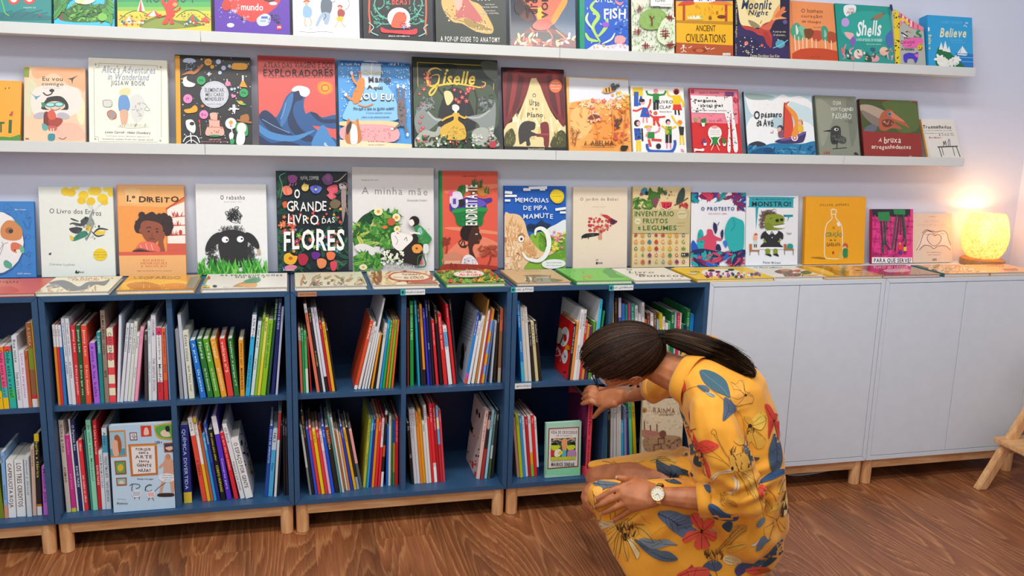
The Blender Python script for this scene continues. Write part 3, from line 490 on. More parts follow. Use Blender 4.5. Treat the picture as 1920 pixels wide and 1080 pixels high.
('M','A',(1408,305,1832,328,1415,1835,790),.018,'e0605a','b84440','coral-red atlas book with a huge blue breaking wave','''
p b84440 1408 305 1830 328 1830 345 1408 325;t 1437 332 1814 372 4a2022 bj ATLAS DAS VIAGENS E DOS;t 1436 370 1816 420 3a1a1c xj EXPLORADORES;t 1438 408 1812 428 7a3030 b AS VIAGENS DE MARCOS INTREPIDOS PELOS MARES E TERRAS
P e8902c 1735 455 1772 444 1810 460 1812 500 1772 518 1736 498;e 1773 480 30 29 f0b03c;e 1773 480 24 22 d8642c;P f0b03c 1760 470 1785 468 1788 490 1762 492
P 2a5a92 1412 640 1450 600 1500 640 1530 600 1560 530 1600 495 1640 490 1680 520 1660 540 1660 600 1700 680 1760 730 1832 760 1840 810 1415 810;P 1f3358 1600 500 1640 492 1650 540 1610 560 1600 620 1640 700 1720 760 1660 770 1580 700 1570 600;P 3f78b0 1540 600 1570 530 1600 510 1590 580 1560 660 1530 690;P f6f4f0 1590 492 1610 472 1640 468 1680 480 1690 505 1670 528 1640 520 1630 495 1605 500
P 1f3358 1412 630 1450 602 1500 640 1540 700 1600 740 1500 730 1440 680;P 4a8ac4 1412 680 1480 720 1600 740 1710 710 1700 725 1600 770 1480 760 1412 715;P 2a5a92 1650 640 1700 610 1760 640 1832 628 1835 700 1760 690 1690 680;P 1f3358 1690 612 1730 620 1760 650 1835 650 1835 670 1750 668;P 4a8ac4 1740 700 1770 685 1800 740 1830 800 1700 800;P 1f3358 1412 740 1480 780 1560 770 1640 800 1415 810;L 88b4dc 3 1430 650 1500 690 1580 725;L 88b4dc 3 1560 560 1545 620 1530 650;s 4 2 x 8 fff 1750 780 1790 800'''),  # dark strip across the atlas's top edge paints the upper ledge's shadow
('M','B',(16,330,402,350,20,412,800),.014,'4a9ee0','2a7ac0','sky-blue cat book with pink sofa, ginger cat and tabby, spiral-dotted top','''
r 10 335 420 640 4f9fe2;s 330 3 d 3 dff0ff 25 370 405 640;P 8cc8ee 130 480 230 440 300 500 340 600 320 660 60 660 50 600;P cfe6f6 140 345 240 350 225 480 150 470;l fff 6 195 350 190 420;l 2a5a9a 7 20 338 402 356;s 60 9 g 12 fff 22 356 400 362
P f4d09a 40 665 310 665 320 700 40 690;P f4a8a8 48 690 310 690 318 775 50 770;s 60 5 d 3 d87a80 60 700 300 765;p f6dcb4 20 765 412 790 412 815 20 812
t 145 382 255 410 e8e0b0 xj Quem;t 175 420 298 455 3a2a34 xj Manda;t 168 466 252 500 3a2a34 xj Aqui;t 118 512 315 556 2a2a34 xj SOU EU!;t 122 508 313 550 fbf4ec xj SOU EU!;t 95 585 315 612 2a3a5a bj Porque é que os gatos miam?;t 165 614 300 626 2a4a7a b E outras questões curiosas;t 140 636 290 650 2a4a7a b sobre o seu animal preferido
P ef8a3c 120 440 150 430 155 470 145 510 125 560 95 568 90 520 110 480;L ef8a3c 12 120 470 95 440 85 400;L ef8a3c 10 130 440 128 415 132 395;L ef8a3c 11 95 550 70 540 55 520;L ef8a3c 7 120 575 160 585 200 570;e 136 448 18 16 ef8a3c;e 84 402 8 10 fff;e 52 520 8 10 fff;L b85a1c 3 100 500 120 505
P 7a6a6a 335 560 350 545 370 555 380 620 375 680 350 690 335 630;L 7a6a6a 11 345 560 340 510 335 475;L 7a6a6a 11 365 560 368 520 365 478;L 7a6a6a 11 345 680 325 700 305 710;L 7a6a6a 11 370 680 382 710 388 735;s 26 7 x 6 444 340 560 372 680;e 336 474 7 12 eee;e 366 476 7 12 eee;e 388 738 7 10 eee;e 304 708 9 6 eee
P c87a3c 55 700 65 650 80 665 105 665 118 650 125 690 135 730 130 780 60 785 50 740;P f4f0ea 80 690 110 690 115 780 80 785;P 3a2a24 55 700 80 665 82 700 60 740;P e89a4c 90 668 112 668 108 690;t 175 772 262 780 445 b Lila Prap;t 175 790 262 798 667 b texto e imagem'''),
('M','B',(420,315,878,337,428,890,805),.02,'2f3a2e','1c241c','large dark green book with gold script title and lady in gold gown','''
l c8a83c 4 443 340 858 360;l c8a83c 4 443 340 455 740;l c8a83c 4 858 360 862 700;P 1f2a22 460 360 640 350 650 395 600 430 560 400 500 440 460 420;P 1f2a22 720 400 790 385 855 390 855 470 800 500 740 460;P 4a5a44 440 480 560 460 760 470 855 480 870 700 440 700;P 5a6658 790 340 878 345 878 440 820 410;P 24242a 560 700 600 500 700 500 760 700
l 2a241c 14 605 690 600 560 590 480;l 2a241c 10 600 560 630 500 640 440;l 2a241c 9 600 540 560 490 550 450;P e8dca0 590 500 625 500 640 540 610 575 595 545;l 2c2c2c 12 700 690 710 560 730 480;l 33302c 10 760 690 770 540 750 470;l 33302c 9 660 560 670 480
P 8c9490 430 640 470 560 500 600 540 640 575 650 520 700 480 730 440 720;P 8c9490 870 560 840 600 800 620 720 640 780 680 790 760 860 720;L b8bcb8 9 500 610 540 650 580 655;L b8bcb8 9 840 600 780 640 715 640;s 24 3 c 16 b0b4b8,484c5c 450 530 530 600;s 24 4 c 16 b0b4b8,484c5c 770 530 850 600;P b0b4a8 430 760 480 710 540 720 560 690 600 720 580 790 430 800;P b0b4a8 880 760 820 700 770 700 740 730 760 790 880 800
T e0bc40 13 575 385 545 372 510 385 498 425 505 462 530 470 556 450 562 415;T e8c84c 11 520 415 545 408 562 415 556 460 535 505 515 520 512 500 550 470 640 456 720 466 795 478 815 455 795 445;t 580 384 758 468 e8c84c xi iselle;e 605 385 8 8 e8c84c
s 14 6 d 6 d85a5c 480 380 520 460;s 12 8 f 11 d85a5c 630 470 800 560;s 8 8 f 9 d85a5c 450 450 500 720;e 652 590 20 18 f4ece0;e 648 580 16 10 e8e0d8;P f4ece0 646 600 658 600 658 620 646 620;P e0b43c 635 620 672 620 665 655 700 690 705 755 640 765 568 750 580 690 640 655;s 40 4 c 8 a8802c,fbe08c 580 690 695 750;L e0b43c 11 638 630 600 645 575 660;L e0b43c 11 668 630 700 645 712 635;l c03a34 8 630 762 608 788;l c03a34 8 655 764 658 795
s 50 3 l 14 2c5a30,3f7a3c,1f4424 430 745 880 810;s 26 4 d 6 d85a5c,f0e8d8 440 740 880 800;s 30 7 x 7 e8e8dc 740 730 790 790;s 20 9 x 7 e8e8dc 835 690 855 780;P c03a44 835 782 865 770 868 805 838 805'''),
('M','B',(906,372,1244,386,918,1256,815),.016,'2a1518','1a0d10','dark book with red stage curtains and bear at a piano','''
P e9d79c 1060 425 1110 425 1150 560 1200 650 1256 690 1256 800 925 800 925 690 980 650 1030 540;s 26 4 g 60 f6ecc4,d8c078 960 640 1220 760;l f4e8b8 10 1040 540 1035 700;l f4e8b8 8 1080 520 1080 660;l f4e8b8 10 1125 560 1130 690;l f8f0cc 8 1000 620 990 700;l f8f0cc 8 1170 640 1180 720
P 7e1f24 912 400 1060 410 1060 440 1030 540 980 620 930 680 915 670;P 5c1418 935 410 960 412 950 560 925 640;P 5c1418 1000 410 1025 415 1000 560 960 620;P 9a2c30 970 410 990 412 975 540 940 620;P 7e1f24 1100 415 1240 405 1250 680 1200 640 1150 560 1115 470;P 5c1418 1150 412 1172 412 1200 540 1210 630 1170 560;P 5c1418 1215 410 1235 410 1245 640 1225 600;P 9a2c30 1180 410 1200 410 1222 560 1218 630
P 8a2428 975 380 1170 384 1160 410 1110 425 1040 424 985 404;P 5c1418 1000 385 1140 388 1120 402 1040 402;e 1197 470 34 36 ee7a3c;t 1178 446 1216 454 fde b Finalista;t 1172 462 1222 470 fde b Melhor livro;t 1176 478 1218 486 fde b ilustrado
t 1072 508 1090 530 3a3424 j O;t 1055 540 1108 578 3a3424 bj Urso;t 1070 588 1098 600 3a3424 j e o;t 1042 610 1128 642 3a3424 bj Piano
P 3a3430 1000 780 995 710 1015 670 1055 660 1085 680 1082 705 1062 715 1100 735 1065 745 1055 760 1060 790 1040 795 1035 770 1010 785;e 1068 680 20 17 3a3430;P 7e2a2c 1115 675 1158 675 1160 795 1135 795 1130 750 1095 745 1095 730 1118 728;r 1110 728 1160 738 a84444;P 4a4a28 920 740 960 700 980 760 960 800 920 800;P 4a4a28 1170 800 1190 740 1230 710 1256 740 1256 800;s 30 6 g 20 5c5a30,8a8440 920 720 980 790;s 30 7 g 20 5c5a30,8a8440 1180 730 1250 790;p 201416 918 798 1256 806 1256 830 918 825;t 1048 808 1135 818 e8dcb0 b David Litchfield'''),
('M','B',(1270,422,1600,440,1272,1612,822),.012,'f3b964','e0943c','orange meadow book with a bumblebee flying over wild flowers','''
p e6e9ee 1270 422 1600 440 1605 520 1500 560 1400 540 1272 560;P f6a64c 1275 580 1360 560 1440 600 1520 560 1605 600 1610 830 1275 825;P f8c070 1290 600 1380 580 1400 680 1340 760 1285 720;P f49a3c 1420 640 1500 620 1560 700 1540 800 1440 790 1400 720;s 70 3 l 13 f8cf8c,f08a34,f6b04c,e87a2c 1280 560 1600 800;s 24 4 f 14 f6d09c,e85a4c,f4a8a0 1340 545 1540 590;s 30 6 d 7 f0c040,e8a030,f8e0a0 1500 500 1600 600;s 18 8 l 14 e08a2c,c8641c 1490 580 1600 790;s 12 2 f 16 e04a54,f4c8a0 1360 610 1440 660;P 7a3a24 1370 650 1400 625 1440 640 1400 655;s 10 4 l 14 5a3a20 1520 650 1560 700;s 8 5 d 8 d84a50 1510 650 1590 760
L e8902c 5 1500 790 1510 700 1500 600;L e8902c 5 1430 790 1420 690 1390 620;L d87a20 4 1560 800 1570 690 1580 580;s 30 7 d 3 8a5a34 1275 690 1320 800;L 6a3a1c 3 1285 790 1290 730 1280 690;L 6a3a1c 3 1300 800 1310 740 1325 710
e 1482 494 34 15 f0a83c -10;l 3a2418 7 1468 484 1472 507;l 3a2418 7 1485 480 1488 505;l 3a2418 7 1500 478 1502 500;e 1512 484 14 14 3a2c24;e 1530 472 14 8 444c50 -10;e 1505 466 12 8 5c6c70 -30;L 222 2 1524 462 1540 458
t 1350 768 1365 800 3a2414 b A;t 1384 768 1510 800 3a2414 b ABELHA;l 5a3418 2 1335 806 1515 808;P 2a1a10 1550 800 1565 796 1590 800 1575 825 1550 822'''),
('M','B',(1606,475,1898,485,1622,1912,826),.02,'f4f3ee','e8e4d8','white board book covered with block-coloured cartoon people, Livro Clap','''
r 1618 478 1674 524 f0cc20;r 1625 500 1650 580 2c5ab8;l 2c5ab8 13 1645 525 1630 578;l 2c5ab8 13 1665 525 1655 575;r 1728 510 1762 560 2a8a3c;e 1744 497 13 13 f08aa4;l 2a8a3c 11 1732 520 1700 515 1692 495;l 2a8a3c 11 1755 520 1790 515 1800 495;r 1730 556 1745 600 222;r 1747 556 1760 598 222;r 1740 545 1760 560 1a1a1a
e 1856 500 17 17 e03a30;e 1856 504 12 13 2a1c1c;r 1836 520 1880 570 f0cc20;l f0cc20 11 1840 530 1812 520 1805 498;l f0cc20 11 1876 530 1892 560 1895 585;p e03a30 1840 570 1880 570 1888 602 1835 600;l 222 9 1850 600 1852 626;l 222 9 1868 600 1872 628
t 1762 546 1836 566 222 b LIVRO;t 1764 574 1826 594 222 b CLAP;t 1766 606 1832 613 444 b Madalena Matoso;p 2c5ab8 1672 585 1700 588 1712 640 1658 638;e 1672 556 14 15 f4b0b4;e 1668 548 16 10 222;l e03a30 10 1670 590 1640 605 1618 602;l e03a30 10 1700 592 1712 565 1715 540;l f08aa4 8 1676 640 1676 670;l f08aa4 8 1694 640 1696 670
e 1742 618 11 11 e03a30;e 1742 620 8 8 c87850;r 1728 634 1762 660 e03a30;l e03a30 10 1730 640 1710 625;l e03a30 10 1760 640 1795 636;l e03a30 12 1735 660 1735 684;l e03a30 12 1750 660 1765 690;e 1875 668 13 13 f08a30;l f0cc20 10 1830 630 1850 665 1880 690;p 333 1868 690 1898 692 1895 740 1875 738;l f0cc20 9 1878 738 1878 790;l f0cc20 9 1890 738 1896 790
e 1642 672 17 18 222;e 1648 674 10 12 f4b0b4;p 2c5ab8 1625 700 1660 700 1666 760 1630 765;s 8 3 x 8 222 1630 705 1660 755;l f0cc20 12 1642 765 1642 825;l f0cc20 12 1656 765 1658 825;l 222 9 1668 700 1672 770;e 1702 692 22 8 e0b020;e 1706 704 12 12 f4b0b4;r 1698 720 1736 755 2a8a3c;l f08aa4 9 1736 725 1760 715 1765 695;l f08aa4 9 1698 725 1690 745;l e03a30 13 1705 760 1715 800;l e03a30 13 1720 762 1775 766
e 1810 664 13 14 222;e 1812 670 9 10 f4b0b4;r 1796 690 1830 735 2a8a3c;s 14 4 x 7 f0cc20 1798 692 1828 732;r 1796 735 1812 780 222;r 1816 735 1830 780 222;l f0cc20 9 1796 700 1775 685;l f0cc20 9 1830 700 1855 690;l f08aa4 7 1804 780 1804 810;l f08aa4 7 1824 780 1824 810;e 1758 798 14 15 2a2430;L 2c5ab8 15 1695 785 1705 820 1760 826 1830 824 1848 790 1846 765;r 1700 822 1840 830 2c5ab8;s 5 6 d 5 f0a8b8,e03a30 1690 600 1720 625;s 4 2 d 6 f08aa4 1870 815 1895 826'''),
('M','D',(90,485,355,495,118,382,828),.014,'d93030','b83a50','red and pink book with white dotted long legs and a reader with newspaper','''
p f08a9c 90 485 355 495 360 675 100 668;s 90 4 x 5 e8707e 110 520 355 660;p f4f2ee 98 520 320 530 330 560 325 620 100 615;s 46 5 d 3 222 100 522 322 612;P f4f2ee 275 560 300 535 325 530 330 600 345 690 358 815 335 822 322 700 312 640 318 815 300 818 305 700 290 640 280 600;s 30 6 d 3 222 300 560 350 800;l d8384a 4 318 620 330 815
t 120 540 240 562 222 xs Pergunta;t 152 568 218 586 222 bs ao teu;t 230 568 274 588 222 xs pai;t 112 598 295 606 333 bs se num bosque existem elefantes;t 145 502 255 510 733 b isabel m. desenhos;p 7a4a7a 288 502 335 504 335 524 288 522;p e04050 340 530 355 545 345 560 332 545;L 222 2 335 532 356 546 345 562 334 546 335 532;r 102 490 118 508 c8304a
s 6 2 l 18 2a8a3c 155 650 180 675;p f6efe6 158 672 178 672 174 692 162 692;e 128 655 7 12 7ab84a;P f4efe8 198 705 228 688 262 705 262 745 200 748;l 999 2 205 715 258 715;l 999 2 205 725 258 725;l 999 2 205 735 258 735;e 230 695 18 9 e8a0a0;P 2a8a3c 215 752 248 752 245 782 230 792 212 782;L f4efe8 6 200 748 215 770 205 795;L f4efe8 6 262 748 248 770 258 795;l f4efe8 3 225 790 210 822;l f4efe8 3 240 790 255 822
p e8e4f0 168 780 186 780 184 796 170 796;s 4 4 l 12 6a4a8a 168 760 186 778;p f6efe6 272 782 292 782 288 798 276 798;s 5 5 l 12 2a8a3c 272 758 292 780;P f4efe8 118 812 145 815 170 812 168 826 130 824 115 835;s 8 9 l 5 d8707a 190 655 270 665'''),
('M','D',(386,505,760,518,414,785,832),.014,'b8d4da','2a3a4a','pale blue seaside book with orange sailboat and two rowers','''
P f4f4f2 400 512 450 540 480 525 540 550 600 515 640 530 700 525 760 560 775 620 720 610 690 650 640 600 600 640 560 620 540 660 460 640 420 600;P cfe4e8 640 560 700 570 760 600 770 680 700 700 640 660;P f4f6f4 430 640 520 660 560 700 640 690 700 660 770 690 780 780 420 790;P 9cb0ac 400 510 500 515 560 530 500 545 420 540
P 3a3a48 415 795 430 780 470 770 510 785 505 800 420 805;P 2a7ca8 414 795 480 800 560 780 700 785 785 772 785 850 414 850;P 1c5a88 430 830 500 805 560 830 560 850 430 850;s 30 6 l 14 5aa8cc,1c5a88 420 795 780 835;e 525 818 24 14 1c4a7a
P 443a68 560 775 590 758 660 745 725 718 722 760 700 780 620 782;P 7a5a9c 590 758 660 745 725 718 722 730 660 758 600 768;e 668 752 18 18 f4f0f0;e 668 752 12 12 d8402c;e 668 752 6 6 f4f0f0;P e0503c 612 560 640 600 660 680 650 742 608 748 605 640;P f29a3c 615 575 660 600 685 640 692 725 650 742 668 660;l 5a3424 4 612 560 606 752;P e0503c 616 565 640 552 622 572
e 590 700 17 17 3a4a6c;e 584 706 11 12 f0b8a0;P 8a5a6c 578 720 604 718 606 748 582 750;e 697 668 16 16 f0a030;e 695 672 11 12 f0b8a0;P f0c030 686 688 712 686 714 718 688 716;L 3a3a48 4 712 680 705 662;L c8605c 3 535 722 548 726 550 712
t 445 602 478 648 2a2c34 xj O;t 485 612 598 652 2a2c34 xj pássaro;t 460 652 488 688 2a2c34 xj da;t 496 646 552 692 2a2c34 xj Avó;s 9 4 c 7 fff 480 550 560 590;t 600 808 672 822 14486c b Benji Davies'''),
('M','D',(778,523,1000,535,805,1028,840),.014,'8c8f7c','6c705c','grey-green book with a sketched bird-headed figure','''
P 9c9e8a 790 540 880 600 860 700 820 800 800 700;P 7c8070 950 540 1000 560 1010 700 980 800 960 650;t 878 548 922 574 eef0e4 j O DIA;t 868 582 902 604 eef0e4 j EM QUE ME;t 908 584 988 608 eef0e4 j TORNEI;t 875 612 978 650 eef0e4 j PÁSSARO;t 942 658 985 664 333 b INGRID CHABBERT;t 962 668 984 673 333 b GURIDI
P 2a2a28 822 716 870 708 872 718;P 3a3c38 868 780 866 710 880 690 900 686 918 698 920 740 905 782;e 896 706 12 8 e8e8dc;e 898 706 6 6 111;P 4a4c46 905 750 915 738 945 750 950 772 935 785 905 775;s 26 5 x 5 8c8f7c,1c1c1a 872 725 915 775;s 12 6 x 4 8c8f7c 910 745 942 775;l 1c1c1a 4 900 782 898 808;l 1c1c1a 3 875 812 952 806;t 828 826 860 840 c8402c x LRE;P 2c2c28 992 842 1000 830 1018 845'''),
('M','D',(1020,543,1340,560,1048,1367,845),.016,'8c2a24','4a2018','brown-red book with a long-beaked creature on green, serif title','''
p 4a5a2c 1020 543 1340 560 1355 730 1040 715;P 5c6e34 1150 555 1330 565 1345 700 1240 720 1200 640;P b8a08c 1022 575 1080 572 1150 600 1180 620 1150 650 1090 630 1035 610;P 8a7a6c 1030 600 1090 625 1140 660 1120 690 1060 650;P b8603c 1130 650 1150 610 1190 598 1215 620 1240 640 1270 665 1295 698 1240 672 1210 668 1255 702 1200 700 1160 715 1130 700;P 7a3020 1145 660 1180 650 1210 665 1190 690 1155 690;P d8805c 1190 605 1220 625 1270 665 1230 655 1195 640
e 1186 622 12 11 6a8aa4;e 1187 622 5 5 122;P 6a6c78 1050 700 1090 678 1120 690 1100 722 1055 722;s 12 4 g 10 f0e0b0 1150 665 1200 680;p 9a3028 1040 715 1355 730 1367 860 1048 850
t 1125 752 1142 775 f2e6d4 bij A;t 1156 745 1248 782 f2e6d4 bj bruxa;t 1088 786 1302 822 f2e6d4 bj arreganhadentes;t 1295 552 1335 556 cc9 b ana cristina;t 1295 848 1312 856 dca b k'''),
('M','D',(1345,655,1525,662,1400,1582,855),.012,'e9e2d6','e8a03c','cream book with a line-drawn table and black script title, ledge end','''
t 1366 680 1522 702 1c1a18 xj Tresmalhados;t 1374 708 1528 716 444 bj que entre as palavras deste lado;t 1380 722 1535 730 444 bj ficamos a ouvir e a ver;t 1455 732 1538 740 333 bj Livro;t 1402 744 1468 756 b8302c b Marta Monteiro
l 2a2a2a 6 1448 802 1558 798;l 2a2a2a 4 1455 802 1472 856;l 2a2a2a 4 1550 798 1572 856;l 2a2a2a 3 1530 800 1542 850;l 2a2a2a 3 1470 802 1482 846;L 333 3 1482 800 1480 770 1488 790 1490 768 1498 800;L 333 3 1508 798 1506 772 1512 760 1518 798;p e0d4c4 1345 655 1360 656 1412 858 1400 858'''),
('R','E',(-190,225,195,232,-190,200,638),.012,'2f7fc8','1f5f9c','blue board book with a round cut-out of bear and fox heads','''
s 60 6 c 26 3a8ad2,2674bc -180 240 195 630;e -30 455 165 178 1d5a96;e -30 450 160 172 f1eee8;P d88a4c 10 420 5 370 40 330 90 340 122 380 115 430 60 440;P 4a9a6c 60 320 100 345 125 390 118 375 80 335;e 52 385 22 18 a8643c;e 60 388 12 11 2c2a2c;P e0734c 62 455 90 450 125 470 130 495 95 508 62 492;P f4e8dc 90 490 120 490 118 505 95 508;e 82 492 5 4 222;P 6ab88c 110 470 132 480 130 508 112 500;P 5aa88c 20 560 35 545 66 568 60 592 30 585;L 444 2 0 490 20 460 45 450;L 444 2 0 520 18 470 10 445
t 82 266 142 275 e8f0f8 b Marc Clamens;t 95 614 168 624 e8f0f8 b OQO editora'''),
('R','E',(215,148,622,152,230,632,628),.014,'e9ede2','d4d8cc','pale book with yellow balloons lifting a tangle of children','''
e 358 172 26 24 f2cf1c;e 410 152 22 12 f5d936;e 388 178 26 22 eec614;e 455 192 28 24 f2cf1c;e 445 222 24 20 eec614;e 500 170 22 22 f5d936;e 522 168 32 26 f2cf1c;e 496 225 24 22 eec614;e 560 210 30 26 f2cf1c;e 590 160 30 14 f5d936;e 605 185 18 16 f2cf1c;e 570 232 20 14 eec614;l aaa 2 455 215 508 275;l aaa 2 500 245 508 275;l aaa 2 565 235 508 275;P dfe2da 470 235 500 265 515 268 545 240 520 280 495 272
t 270 262 495 292 4a4a44 s O Livro dos Er;t 508 282 552 305 4a4a44 s ros;P 9aa09a 490 300 505 270 512 275 502 310 515 340 500 380 470 360;P 4a4e4c 440 330 470 310 485 320 470 350 440 362 400 350 440 345;T 4a4e4c 9 440 350 400 345 380 350;T 4a4e4c 9 430 335 400 325 385 318;P 3a3c3c 380 372 420 366 450 375 430 400 400 398 382 385;P 2f8a6c 440 392 470 388 478 410 440 430 405 442 395 432;T 888c88 10 470 440 490 400 500 370;P e8c830 470 362 495 358 492 385 470 385;P f2cf1c 520 385 560 388 575 380 570 400 530 408;T 3a3c3c 10 510 400 540 375 590 380;T 3a3c3c 8 500 390 530 415 570 408;P e8c830 380 412 398 418 402 435 388 438;e 468 318 9 9 333;e 540 362 6 7 333;s 20 5 c 9 333,777 400 330 520 430;P 333 265 512 280 505 276 518
e 547 516 38 34 f2cf1c;t 518 500 578 506 7a6414 b Uma historia sobre;t 512 512 582 520 6a5a10 b desenhar errando;t 522 526 572 532 7a6414 b e acertando;t 270 560 408 578 9cbcae s Corinna Luyken;P 2a2a28 410 615 418 600 424 612 432 602 428 618;t 425 605 458 616 222 i fabula'''),
('R','E',(642,138,1010,140,655,1018,630),.012,'f6a04c','e08a3a','orange book, curly-haired child leaning on a hand, 1º Direito','''
p f4b66c 645 140 1010 142 1012 260 645 250;p f8c684 680 160 730 150 770 165 770 240 690 235;p e8823c 905 260 1010 205 1012 500 908 500;p fbf0e4 912 265 1012 225 1012 455 915 455;l c84a34 8 905 270 1010 200;l c84a34 5 915 315 1012 305;l c84a34 5 915 360 1012 355;l c84a34 5 915 412 1012 408;p d8604a 912 455 1014 455 1016 505 912 505;s 10 4 g 26 c83a34 935 305 990 308;s 8 5 g 24 c83a34 935 356 985 358;s 8 8 g 24 c83a34 930 410 970 410;e 985 395 9 14 c83a34
t 692 190 738 228 3c2018 xj 1.º;t 758 195 975 232 3c2018 xj DIREITO
P 3a2624 735 350 760 310 765 285 790 298 830 282 860 300 900 290 930 320 942 355 935 400 910 415 880 400 760 400 735 380;s 60 3 d 16 3a2624 745 300 930 395;P 9a5238 768 350 800 330 870 345 890 380 875 420 840 455 800 440 775 400;e 768 385 9 14 9a5238;e 812 390 6 5 221;e 858 392 6 5 221;L 3a2018 5 798 372 815 366 825 372;L 3a2018 5 848 376 866 376;L 7a3a28 3 832 395 828 415 840 416;L 5a2418 4 815 432 830 428 845 432
P 9a5238 880 395 895 392 900 410 890 440 895 470 900 500 870 500 862 470 870 420;P f0705c 755 460 790 445 850 455 870 500 750 500;l f8d0c0 3 765 465 780 495;l f8d0c0 3 795 455 805 490;l f8d0c0 3 825 458 835 492;P 9a5238 725 500 755 480 800 488 810 500;P 3a2624 725 500 760 488 800 494 860 500
p e0604a 650 502 1016 498 1016 518 650 522;p f8b874 650 522 1018 518 1018 640 655 640;t 782 540 895 555 c8503c w RICARDO;t 768 556 912 570 c8503c w HENRIQUES;t 772 572 908 586 c8503c w E NICOLAU;t 748 600 935 608 7a3424 bw UMA PRODUÇÃO PATO LÓGICO'''),
('R','E',(1077,130,1452,138,1080,1462,622),.014,'f0f0ee','c8ccd0','white book with a big black-faced sheep standing in green grass','''
t 1202 190 1335 218 333 bw O rebanho;t 1222 226 1318 232 777 b Margarita del Mazo - Guridi;s 13 3 c 34 2a2a2a 1255 288 1285 318;s 12 4 c 20 2a2a2a 1225 285 1310 322
s 44 6 c 22 3a3a3a 1140 470 1180 590;s 44 7 c 22 3a3a3a 1345 470 1380 590;s 24 8 c 15 3a3a3a 1205 365 1320 388;P 2e2c2c 1195 400 1240 382 1290 382 1340 400 1352 440 1345 520 1325 575 1300 585 1240 582 1212 560 1195 500 1190 440
P 2e2c2c 1200 395 1160 410 1130 450 1120 490 1132 502 1160 480 1200 440;P 2e2c2c 1340 395 1375 405 1405 440 1415 475 1405 485 1370 460 1340 430;e 1229 434 19 17 fff;e 1311 432 19 17 fff;e 1238 436 6 5 111;e 1319 430 6 5 111;p c8b088 1402 488 1418 485 1424 515 1408 518
s 110 9 g 50 3fae34,2c8a28,6cc84c 1085 580 1460 628;s 50 19 g 34 2c8a28,55b840 1085 605 1460 630;P 3fae34 1082 600 1200 606 1350 606 1462 600 1464 632 1082 632;s 60 29 g 40 2c8a28,8cd85c 1085 600 1460 632;t 1385 600 1432 607 143 b luanova'''),
('R','E',(1505,60,1895,68,1518,1902,605),.02,'1f2a2e','14181c','tall black flower book with white brush lettering and pink blooms','''
s 40 3 l 26 2c5a44,3a6a4a,24483c 1515 100 1560 600;s 60 4 l 24 2c5a44,3a6a4a,24483c 1540 380 1890 600;s 30 5 l 20 2c5a44,4a7a5a 1820 100 1890 590
T 5ab08c 6 1530 210 1540 140 1525 90 1560 70;P 9a4a8c 1570 90 1600 82 1622 95 1612 122 1580 122;s 6 3 g 20 c88ac0 1575 130 1615 148;P 7a4a7c 1755 100 1790 72 1815 95 1810 130 1775 135;P 8a5a8c 1770 90 1800 85 1795 120;T b8a48c 7 1890 72 1850 110 1820 120;T 9a7a6c 8 1895 300 1880 200 1890 130 1850 130;P c8c0c8 1850 130 1880 135 1885 155 1855 158;P a8908c 1862 160 1885 170 1885 250 1870 340 1862 250;e 1866 138 4 4 111
P f08a6c 1540 150 1568 140 1592 160 1590 185 1560 192 1545 178;P e86a5c 1555 145 1568 185 1560 190;f;e 1664 150 20 20 f0c860;s 10 3 g 22 f8e08c 1650 145 1680 165;P 6a7ad8 1690 150 1720 138 1755 150 1740 178 1710 180;P 4a5ac0 1712 140 1728 140 1730 176 1714 178;e 1722 160 7 6 f0e070;P e8506c 1785 150 1835 135 1840 175 1815 185 1835 200 1805 212 1795 180;s 9 8 l 16 f0707c 1790 150 1830 205
P d8643c 1540 235 1560 225 1570 250 1550 262;P 7a6a50 1800 230 1835 215 1858 235 1840 262 1808 260;s 12 4 f 14 e8784c,b83a5c,d8504c 1535 300 1600 400;s 30 7 f 11 d85a4c,e89a4c,4a9ac8,b83a6c,7ab84c 1600 380 1840 520;s 20 14 d 7 f0b050,d84a4c 1560 250 1860 400
P f2b62c 1550 520 1575 505 1600 520 1622 525 1610 560 1580 570 1552 555;e 1585 535 12 9 c8641c;P b82a44 1625 520 1660 510 1682 535 1665 570 1635 568;P 6a2a8c 1700 505 1730 500 1748 515 1730 540 1705 535;P f0905c 1728 545 1755 535 1780 550 1772 582 1740 588;P f07a4c 1780 508 1805 498 1828 512 1818 540 1790 542;P e88ca4 1555 580 1590 570 1620 580 1600 600 1560 600;P e84a5c 1800 560 1820 550 1838 560 1830 598 1808 600;P 3a6ac8 1540 580 1556 590 1545 600
t 1638 84 1738 110 eee wj YUVAL ZOMMER;t 1605 155 1636 206 f6f4f0 xj O;t 1565 218 1780 280 f6f4f0 bj GRANDE;t 1570 288 1738 352 f6f4f0 bj LIVRO;t 1755 308 1825 345 f6f4f0 bj DAS;t 1548 365 1878 498 f8f6f2 xj FLORES;t 1545 592 1605 604 ddd b Bizancio'''),
